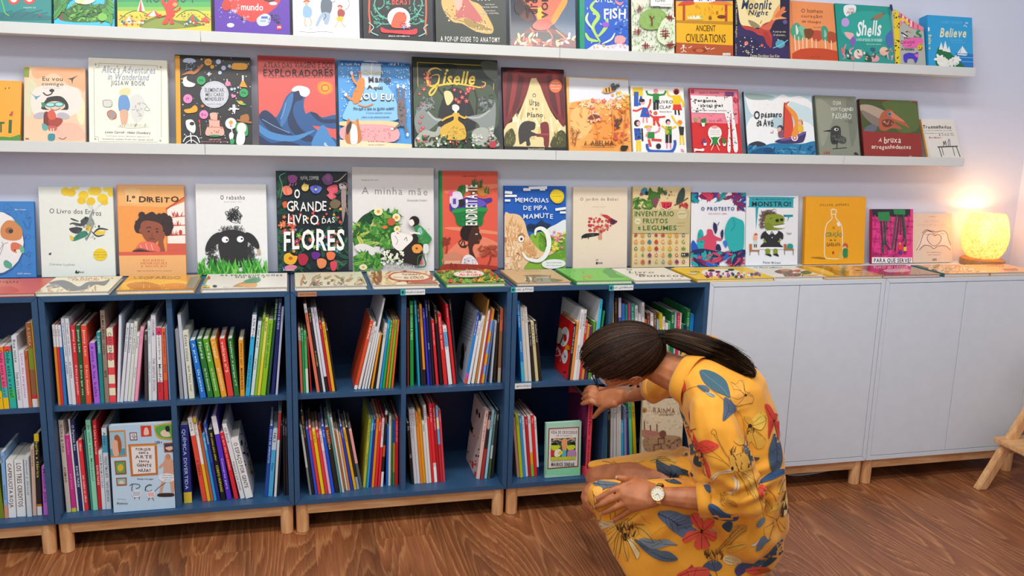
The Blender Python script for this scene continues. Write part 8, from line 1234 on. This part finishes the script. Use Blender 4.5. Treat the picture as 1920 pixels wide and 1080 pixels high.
# belt at the waist seam is part of the print below
PRINT = '''
[n]L c07a18 2 500 372 520 345 560 328 610 334 660 372 705 410 742 445 752 500;L c07a18 2 752 500 765 580 790 680 815 770 832 850;L c07a18 2 545 730 560 790 590 850
[n]P 3d5f6c 575 268 600 262 640 275 675 300 690 330 696 372 670 362 640 350 605 325 585 300
L 7a98a4 1 585 270 620 300 660 330 690 365
P 4f6478 565 325 600 325 615 345 595 350;P 8a9aa0 600 350 635 362 632 370 612 365;L 222 1.5 570 326 600 345 632 366
P 4d5d74 672 372 700 385 722 418 700 440 668 465 670 420;L 1c2430 1.5 680 375 690 415 672 462;L 1c2430 1 690 400 712 415;L 1c2430 1 688 425 705 432
P e9a23c 698 310 720 320 735 305 750 312 752 345 770 355 786 365 785 390 770 395 745 400 720 405 700 385 697 365 715 350;L 5a3210 1.2 700 312 725 330 752 360;L 5a3210 1.2 740 305 752 330 756 360;L 5a3210 1.2 786 370 770 362 756 360;L 5a3210 1.2 700 370 730 378 756 360;L 5a3210 1.2 720 403 740 385 756 362;L 5a3210 1 698 310 720 320 735 305 750 312 752 345;L 5a3210 1 752 345 786 365 785 390 770 395;L 5a3210 1 697 365 700 385 720 405 745 400;L 5a3210 1 710 340 735 345 752 358;L 5a3210 1 775 350 762 356;e 757 362 5 5 2a1808
P e0402a 850 402 868 430 872 450 862 470 850 505 848 540 846 480 845 445 832 400;P e0402a 868 435 885 440 892 470 900 500 898 545 885 530 875 490 868 460;P c8341f 855 465 870 470 862 500 848 535 846 500;L 6a1408 1.2 835 403 855 440 868 465;L 6a1408 1.2 868 465 855 500 850 535;L 6a1408 1.2 868 465 888 500 897 542;L 6a1408 1 868 465 880 450 885 440;e 868 464 4 6 3a0c06
P 42566c 868 515 885 530 898 570 902 620 885 662 858 655 848 610 850 570 860 540;L 1c2834 1.5 872 520 880 590 875 655;L 1c2834 1 878 560 892 580;L 1c2834 1 878 590 895 605;L 1c2834 1 876 575 856 590;L 1c2834 1 876 610 855 620;L 1c2834 1 876 620 892 635;P 5a6f84 868 540 880 560 878 590 866 570
P ecc04a 815 430 835 440 838 470 820 500 790 490 775 475 790 450;P e0a83c 770 490 790 505 820 520 835 540 825 570 800 572 780 545 765 560 758 520;P d89a2c 752 450 775 450 790 480 770 500 755 480;L 4a2a0c 1.3 815 430 838 460 800 480 775 484;L 4a2a0c 1.3 835 440 838 470 820 500 790 492;L 4a2a0c 1.3 775 484 810 510 838 540;L 4a2a0c 1.3 775 484 790 530 802 572;L 4a2a0c 1.3 775 484 760 510 765 560;L 4a2a0c 1.3 775 484 755 460 752 445;L 4a2a0c 1 790 470 820 445;L 4a2a0c 1 790 500 820 525;e 775 484 8 8 241408;s 16 3 g 12 4a2a0c 765 490 790 520
P 4f5f6c 750 530 765 545 768 580 752 590;P 32404c 768 575 782 590 780 620 768 615;P 4a4a50 782 608 812 610 800 622 780 620
P 2c4c74 805 712 840 680 880 662 918 655 918 668 880 690 840 706;L 14223a 1.3 808 710 860 688 916 662;P d8442c 808 725 835 722 845 745 830 765 812 762;L 5a1408 1 810 730 840 742
P e0452f 500 290 515 300 524 335 512 350 500 380 490 420 480 405 484 370 498 345;L 6a1408 1.2 502 295 508 340 490 415;P 5a6f80 500 240 522 232 526 262 505 282 498 268;P e8664c 470 195 500 195 505 225 490 235 478 220;L 6a1408 1 475 198 490 230;L 6a1408 1 488 196 498 228;P 3d5878 505 215 528 212 522 232 508 238;P 4a5f70 465 295 485 305 482 318;L 14100c 4 470 460 482 400 484 330 488 290;L 14100c 5 495 290 490 350 484 400
P 55646c 478 425 500 430 515 455 535 490 525 505 500 510 480 538 476 480;L 1c2428 1.3 485 428 505 480 482 535;L 1c2428 1 500 455 480 462;L 1c2428 1 505 480 480 490;L 1c2428 1 500 500 484 508;P c8781c 505 495 530 492 540 508 520 522 505 512
P d8402a 525 500 545 500 560 530 575 560 580 582 560 568 540 535;P e0452f 575 548 610 540 650 560 640 575 610 590 580 595 568 575;L 6a1408 1.2 575 570 610 568 648 562;L 6a1408 1 580 582 610 578 635 568;P 4f5c66 555 550 570 575 560 592 508 605 520 575;L 1c2428 1.3 560 555 545 580 512 602;P 33383c 570 578 592 598 595 640 570 645 552 625;P e0452f 588 600 602 620 615 650 620 680 612 690 600 655;L 6a1408 1.2 590 605 612 680
L 5a3a14 1.5 638 520 622 512 628 498 640 505 645 530 665 570 690 610 700 640;L 5a3a14 1.3 632 518 655 560 685 610;L 5a3a14 1.3 590 560 640 595 690 640;L 5a3a14 1.3 600 600 650 615 695 645
P dfa43c 700 600 720 580 745 590 750 560 730 560 710 540 740 530 755 545 770 600 775 640 790 650 760 660 735 665 710 660 695 640;s 30 4 g 22 4a2a0c,7a4a14 700 580 770 665
P e8b450 720 650 760 660 785 680 805 770 800 780 780 750 750 700;P d89a34 735 660 770 690 790 760 770 740;L 4a2a0c 1.3 715 650 760 690 803 775;L 4a2a0c 1.3 720 645 780 680 805 740;L 4a2a0c 1.3 720 660 750 710 770 760;L 4a2a0c 1 730 655 790 700;P e6c89c 620 690 640 670 670 660 700 655 712 665 690 670 655 675 630 700;P e6c89c 700 680 722 690 735 720 720 750 700 755 685 745 712 735 712 700;L 5a3a14 1.2 622 695 660 668 710 662;L 5a3a14 1.2 712 668 725 700 720 740 690 750;L 4a2a0c 1.2 700 640 690 600;e 706 652 5 8 241408
P 4a5c6c 752 590 768 600 770 620 780 640 775 600 760 575;L 4a2a0c 1.2 720 600 750 590 770 610;s 12 4 l 9 c88a2c,d8a03c 660 740 720 800
P e86a4c 575 760 600 775 610 800 605 830 590 820 570 790 560 768;P 35557c 600 790 640 800 680 830 728 840 722 860 680 862 630 850 610 820;L 14223a 1.5 605 795 660 835 722 850;P 35506a 588 725 612 720 620 745 600 760 582 762;P c8882c 680 780 710 780 725 805 700 800;L 5a3a14 1 682 782 722 804
[q]P 5d6f84 750 565 830 550 900 560 960 585 1010 590 1037 640 1000 700 950 755 900 735 840 690 800 640;L 1c2838 5 755 570 830 610 900 660 950 750;L 1c2838 3 830 610 900 575;L 1c2838 3 870 640 960 600;L 1c2838 3 900 670 1000 640;L 1c2838 3 810 600 820 650;L 1c2838 3 860 640 870 700;L 1c2838 3 920 690 1000 680
P 5f6c78 205 322 250 310 350 318 430 330 410 350 330 370 300 380 250 350;L 22303c 4 210 324 300 345 400 345;L 22303c 3 260 320 280 350;L 22303c 3 320 325 340 360
P 7a8a98 110 375 140 385 165 420 160 460 130 490 118 450;L 2a3844 4 115 380 140 420 132 480;P e8a43c 165 430 200 415 235 430 260 460 240 500 230 520 200 530 160 530 145 490;P f0b050 225 390 245 360 280 358 302 375 300 410 270 440 240 425;P dc9a34 180 530 220 530 215 600 200 700 185 690 190 600;P dc9a34 230 530 280 560 285 620 260 640 240 590
L 4a2a0c 3 165 430 200 480 235 525;L 4a2a0c 3 225 390 235 440 240 500;L 4a2a0c 3 302 375 270 440 240 510;L 4a2a0c 3 235 525 200 600 190 700;L 4a2a0c 3 235 525 180 600 160 660;L 4a2a0c 3 240 525 280 580 270 640;L 4a2a0c 2 150 480 190 500 230 520;L 4a2a0c 2 260 370 255 430;e 236 520 9 10 241408
P cfc0a0 265 625 330 645 390 645 400 660 350 680 300 695 270 670;L 4a3a20 3 268 630 330 660 400 652;P dfa43c 395 650 450 620 520 630 560 650 600 655 640 665 690 730 700 775 650 770 600 740 560 770 500 790 460 760 420 720;P dfa43c 290 775 330 700 400 660 410 690 360 730;P e4aa40 300 890 340 800 405 710 420 730 380 810;P dfa43c 395 880 410 760 440 740 450 800 430 920 408 975;P dfa43c 470 800 490 790 512 880 508 955 480 930 462 860;P e4cf94 510 790 540 780 570 830 600 880 598 920 578 940 550 880
L 4a2a0c 3.4 290 775 360 700 440 660;L 4a2a0c 3.4 300 890 350 800 430 700;L 4a2a0c 3.4 408 975 415 850 440 720;L 4a2a0c 3.4 395 880 405 790 435 720;L 4a2a0c 3.4 440 900 455 800 460 730;L 4a2a0c 3.4 508 955 480 860 465 740;L 4a2a0c 3.4 578 940 540 860 490 760;L 4a2a0c 3.4 600 880 560 820 500 760;L 4a2a0c 3.4 700 775 620 700 520 670;L 4a2a0c 3.4 640 665 580 660 500 680;L 4a2a0c 3 480 640 520 700 540 760;L 4a2a0c 3 560 650 590 700 600 740;L 4a2a0c 3 330 830 380 760;s 40 4 g 50 4a2a0c,8a5a1c 420 680 560 780;P 2a1808 470 740 500 730 495 790 475 785
L 4a2a0c 3 370 560 365 600 380 640;L 4a2a0c 3 400 540 405 600 400 650;L 4a2a0c 3 500 640 540 610 590 570;L 4a2a0c 3 440 700 470 640 520 610
P 4f6272 560 785 600 790 700 840 760 870 840 880 910 935 890 955 820 960 740 940 650 880;L 1c2834 4 565 790 680 870 800 930 905 940;P 7c8c94 600 780 660 775 740 785 820 780 860 800 910 828 840 830 750 855 680 845;L 2a3840 4 605 785 720 810 905 828;L 2a3840 3 700 785 730 810;L 2a3840 3 760 780 790 815;L 2a3840 3 700 840 760 812
P b83a34 925 1075 960 1045 1000 1010 1030 990 1050 1080;P e0a040 440 1060 455 1035 480 1050 495 1085 445 1085;L 4a2a0c 3 450 1040 470 1080
P 3a5a84 320 175 400 185 480 205 540 235 565 242 500 248 430 230 360 205;L 14223a 3 325 178 430 212 555 242;L 7a3a24 3 300 150 370 165 430 190;P d8902c 380 150 450 170 520 190 500 208 430 195;L 5a2a14 3 385 155 450 185 515 200;P e0b050 560 150 600 138 650 140 620 155 580 162;P d8a848 680 150 720 130 800 110 880 130 900 160 850 175 780 160 720 165;L 4a2a0c 3 690 150 780 130 860 140;L 4a2a0c 3 720 160 800 145 890 160;L 4a2a0c 2 740 125 800 115 850 150
P 3c4c5c 735 160 745 140 800 170 870 200 930 250 900 275 840 290 770 270 745 220;L 1c2430 3 745 150 800 210 880 270;P 46586c 850 180 930 200 1000 260 940 260 890 240;P 2c3844 940 210 1000 230 1037 260 1020 280 960 250;P b8341f 640 275 660 268 690 275 670 292 640 290;L 6a1408 3 500 260 560 245 620 265;P 3d4f60 780 280 850 285 940 330 900 335 830 320;P 35485c 690 262 740 262 780 280 740 290
[k]P 5f6f88 138 590 230 572 300 590 350 620 395 640 400 690 440 725 340 775 290 750 220 690 165 640;L 1c2838 5 145 595 240 640 340 700 430 725;L 1c2838 3 240 640 300 600;L 1c2838 3 280 665 360 640;L 1c2838 3 230 640 240 690;L 1c2838 3 290 680 300 735;L 1c2838 3 330 700 400 690
P e5543c 390 640 400 595 440 590 480 620 492 690 460 715 430 690;P e5543c 490 690 500 650 540 630 580 650 570 690 520 720 490 720;P e5543c 340 775 370 735 430 725 470 730 450 760 400 800 350 820 328 800;P e5543c 480 740 530 725 580 740 598 780 570 810 520 790;P e5543c 420 830 440 780 480 745 520 800 540 850 480 868 440 865
L 6a1408 3.4 400 600 440 670 475 730;L 6a1408 3.4 470 610 485 680 478 730;L 6a1408 3.4 578 650 520 700 480 730;L 6a1408 3.4 330 800 400 760 475 735;L 6a1408 3.4 598 780 540 760 480 738;L 6a1408 3.4 480 865 475 800 478 740;L 6a1408 3 540 845 510 790 480 740;L 6a1408 2.4 430 600 455 660 475 725;L 6a1408 2.4 350 770 420 745 470 735;L 6a1408 2.4 560 800 520 765 485 740;e 478 732 12 14 3a0c06
P 2c4250 640 685 680 655 720 665 712 720 690 738 655 715;P c88a2c 720 700 780 680 830 690 820 740 760 780 700 830 640 870 600 900 570 920 560 900 620 850 680 790;L 4a2a0c 3.4 820 695 740 760 650 850 580 910;L 4a2a0c 3.4 780 685 700 770 600 880;L 4a2a0c 3.4 830 720 760 770 680 860;L 4a2a0c 3 700 700 720 740 690 790;P e0a83c 640 870 720 830 820 820 815 850 740 890 680 890;L 4a2a0c 3.4 640 880 730 850 818 830;P e4cf94 650 930 700 910 790 950 780 980 700 990 650 965;L 4a2a0c 3 655 935 720 950 785 965;L 4a2a0c 3 660 955 720 975 770 980
P c88a2c 500 900 540 885 590 900 600 960 560 980 510 930;s 40 4 g 40 4a2a0c,8a5a1c 500 900 640 960;P 46546c 490 1000 540 960 600 960 640 1000 600 1040 520 1030 560 1080 480 1060;L 1c2430 4 560 960 580 1020 600 1080;P d8503c 290 1080 350 1030 430 1010 500 1010 535 1030 520 1080;L 6a1408 4 300 1078 400 1040 520 1030;L 6a1408 3 360 1030 380 1080;L 6a1408 3 440 1015 420 1080
P 3d4f70 735 1030 780 980 840 980 900 990 860 1010 800 1060 760 1080;P 3a5f7c 880 990 930 950 1000 900 1060 830 1110 790 1090 840 1030 920 960 980 900 1010;P 20495c 950 990 1020 920 1080 870 1130 810 1160 790 1140 850 1080 920 1020 980 960 1010;P 4a3a6c 740 1040 790 1000 810 1040 770 1075;L 1c2438 3 890 1000 990 930 1080 840
P d8503c 820 1030 870 1010 940 1005 1000 1015 960 1050 900 1070 850 1060;L 4a1408 3 830 1040 900 1030 980 1020;P b05a1c 920 1030 980 1020 1020 1030 990 1050 930 1055
P 5f7488 900 880 930 800 965 765 1015 790 970 830 940 870;P c8ccd0 860 840 900 820 930 790 900 840;P 6b7c8c 905 690 920 650 960 620 975 640 950 680 925 700
P e8a03c 965 710 975 660 1020 620 1050 640 1060 680 1030 720 1010 780 990 790 970 750;P e8a03c 1060 640 1100 640 1125 670 1130 710 1100 730 1075 690;L 4a2a0c 3.2 975 700 1030 665 1065 640;L 4a2a0c 3.2 1065 640 1030 700 1000 785;L 4a2a0c 3.2 1065 640 1100 680 1128 715;L 4a2a0c 3.2 1065 640 1085 590 1080 560;L 4a2a0c 3.2 1065 640 1020 620 970 600;L 4a2a0c 2.6 1010 625 1040 650 1060 680;L 4a2a0c 3 1000 640 990 700;L 4a2a0c 3 1090 640 1120 690
L 4a2a0c 3.6 990 590 1040 540 1110 490 1170 430 1200 400;P e0b040 980 590 1030 540 1100 500 1150 470 1160 500 1100 540 1040 570;P dca83c 1090 340 1130 290 1150 290 1160 340 1120 400 1080 440 1070 400;L 4a2a0c 3.2 1150 290 1110 360 1080 440;L 4a2a0c 3 1080 440 1130 420 1180 440;P c88a2c 930 470 980 480 1040 530 990 580 960 560;L 4a2a0c 3.2 935 470 980 530 990 590;L 4a2a0c 3 950 470 1010 520 1030 560;P e4cf94 1130 500 1150 480 1160 560 1120 610 1090 600
P 4a6c8c 1150 270 1180 260 1188 330 1180 400 1160 450 1145 440 1165 380 1160 320;L 1c2838 3 1170 270 1175 340 1155 440;P e8cc3c 1140 160 1170 140 1190 200 1170 260 1140 260;L 6a5210 3 1150 170 1165 250;P 2f4f7c 920 370 960 310 1040 260 1140 245 1140 275 1060 300 980 340;L 14223a 4 930 362 1020 300 1135 262;P e0503c 920 390 960 380 1000 400 980 440 940 470 925 440;L 6a1408 3 925 400 985 425;L 8a5010 4 1000 410 1040 450 1060 500;L 4a2a0c 3 1200 440 1180 500 1190 600;s 16 3 g 70 4a2a0c 1100 470 1200 640
[q]L a8740c 2 600 560 640 620 700 660;L a8740c 2 700 750 780 690 820 680
'''
pm_ = MB(); cur = 'n'; lay = 0
grid_tris = 0
pv, pf_, pc_ = [], [], []
def decal(poly, col, crop, lay):
    """one printed shape: cut fine, laid on the cloth along the line of sight from its own spot"""
    global pv, pf_, pc_
    c = CROP[crop]; P2 = [(c[0]+p[0]/c[2], c[1]+p[1]/c[2]) for p in poly]; b3 = bmesh.new()
    try: f = b3.faces.new([b3.verts.new((x, y, 0)) for x, y in P2])
    except Exception: b3.free(); return
    xs = [p[0] for p in P2]; ys = [p[1] for p in P2]; step = 5.0
    if max(xs)-min(xs) > step or max(ys)-min(ys) > step:
        for k in np.arange(math.floor(min(xs)/step)*step+step, max(xs), step): bmesh.ops.bisect_plane(b3, geom=b3.verts[:]+b3.edges[:]+b3.faces[:], plane_co=(k, 0, 0), plane_no=(1, 0, 0))
        for k in np.arange(math.floor(min(ys)/step)*step+step, max(ys), step): bmesh.ops.bisect_plane(b3, geom=b3.verts[:]+b3.edges[:]+b3.faces[:], plane_co=(0, k, 0), plane_no=(0, 1, 0))
    bmesh.ops.triangulate(b3, faces=b3.faces[:]); b3.verts.index_update(); W3 = []; n0 = len(pv)
    for v in b3.verts:
        h_, nn = hit(v.co.x, v.co.y)
        if h_ is None: W3.append(None); pv.append((0, 0, 0)); continue
        q = h_+nn*(.0009+lay*.000045)-Vector(dirs((v.co.x, v.co.y))[0]).normalized()*.0004; W3.append((q, nn)); pv.append(tuple(q))
    for f in b3.faces:
        I = [v.index for v in f.verts]
        if any(W3[i] is None for i in I): continue
        Q = [W3[i][0] for i in I]
        if max((Q[a]-Q[b]).length for a, b in ((0, 1), (1, 2), (2, 0))) > .028: continue
        nrm = (Q[1]-Q[0]).cross(Q[2]-Q[0]); I = I if nrm.dot(W3[I[0]][1]) > 0 else I[::-1]; pf_.append(tuple(n0+i for i in I)); pc_.append(col)
    b3.free()
for line in PRINT.split('\n'):
    line = line.strip()
    if line.startswith('['): cur = line[1]; line = line[3:]
    for it in parse_art(line):
        if it[0] == 't': continue
        lay += 1
        for poly in it[0]: decal(poly, it[1], cur, min(lay % 40, 40))
# flowers on the sides the photograph does not show: same kind of motif, laid along the surface normal
rg = random.Random(8); vs_ = me.vertices; tries = 0; done = 0
while done < 46 and tries < 6000:
    tries += 1; v = vs_[rg.randrange(len(vs_))]; p = v.co; nn = v.normal
    if nn.dot((CV-p).normalized()) > -.15 or p.z < .06 or nn.z < -.5: continue
    e1 = nn.cross(Vector((0, 0, 1)));
    if e1.length < .2: continue
    e1.normalize(); e2 = nn.cross(e1); rot = rg.uniform(0, 6.28); kind = rg.choice('fffll'); col = lin(rg.choice(['e5543c', 'e8a43c', 'dfb04c'] if kind == 'f' else ['4f6272', '35557c', '3d5f6c'])); sz = rg.uniform(.035, .055)
    shapes = [(ell(sz*.6*math.cos(rot+b*1.257), sz*.6*math.sin(rot+b*1.257), sz*.5, sz*.26, 12, rot+b*1.257), col) for b in range(5)] if kind == 'f' else [(ell(0, 0, sz*1.3, sz*.42, 16, rot), col)]
    shapes += [(s_, lin('3a1a0c')) for b in range(5) for s_ in stroke([(0, 0), (sz*.5*math.cos(rot+b*1.257), sz*.5*math.sin(rot+b*1.257)), (sz*math.cos(rot+b*1.257), sz*math.sin(rot+b*1.257))], .0012)] if kind == 'f' else [(s_, lin('1c2838')) for s_ in stroke([(-sz*1.2*math.cos(rot), -sz*1.2*math.sin(rot)), (0, 0), (sz*1.2*math.cos(rot), sz*1.2*math.sin(rot))], .0014)]
    for li, (poly, c_) in enumerate(shapes):
        cen = sum(poly, np.zeros(2))/len(poly); n0 = len(pv); ok = True; ringv = []
        for q in [cen]+[cen+(np.array(w_)-cen)*.5 for w_ in poly]+list(poly):
            s3 = p+e1*q[0]+e2*q[1]+nn*.03; h_ = bvh.ray_cast(s3, -nn, .08)
            if h_[0] is None: ok = False; break
            ringv.append(h_[0]+h_[1]*(.001+.0001*li))
        if not ok: continue
        pv += [tuple(x) for x in ringv]; k = len(poly)
        for i in range(k): j = (i+1) % k; pf_ += [(n0, n0+1+i, n0+1+j), (n0+1+i, n0+1+k+i, n0+1+k+j, n0+1+j)]; pc_ += [c_, c_]
    done += 1
pm_.v, pm_.f, pm_.c = pv, pf_, pc_
fp = pm_.build('printed_flowers', M['clothprint'], dress, 0, True); fp.data.transform(PINV); fp['label'] = 'printed orange, red and blue-grey flowers and leaves'
adopt(dress)
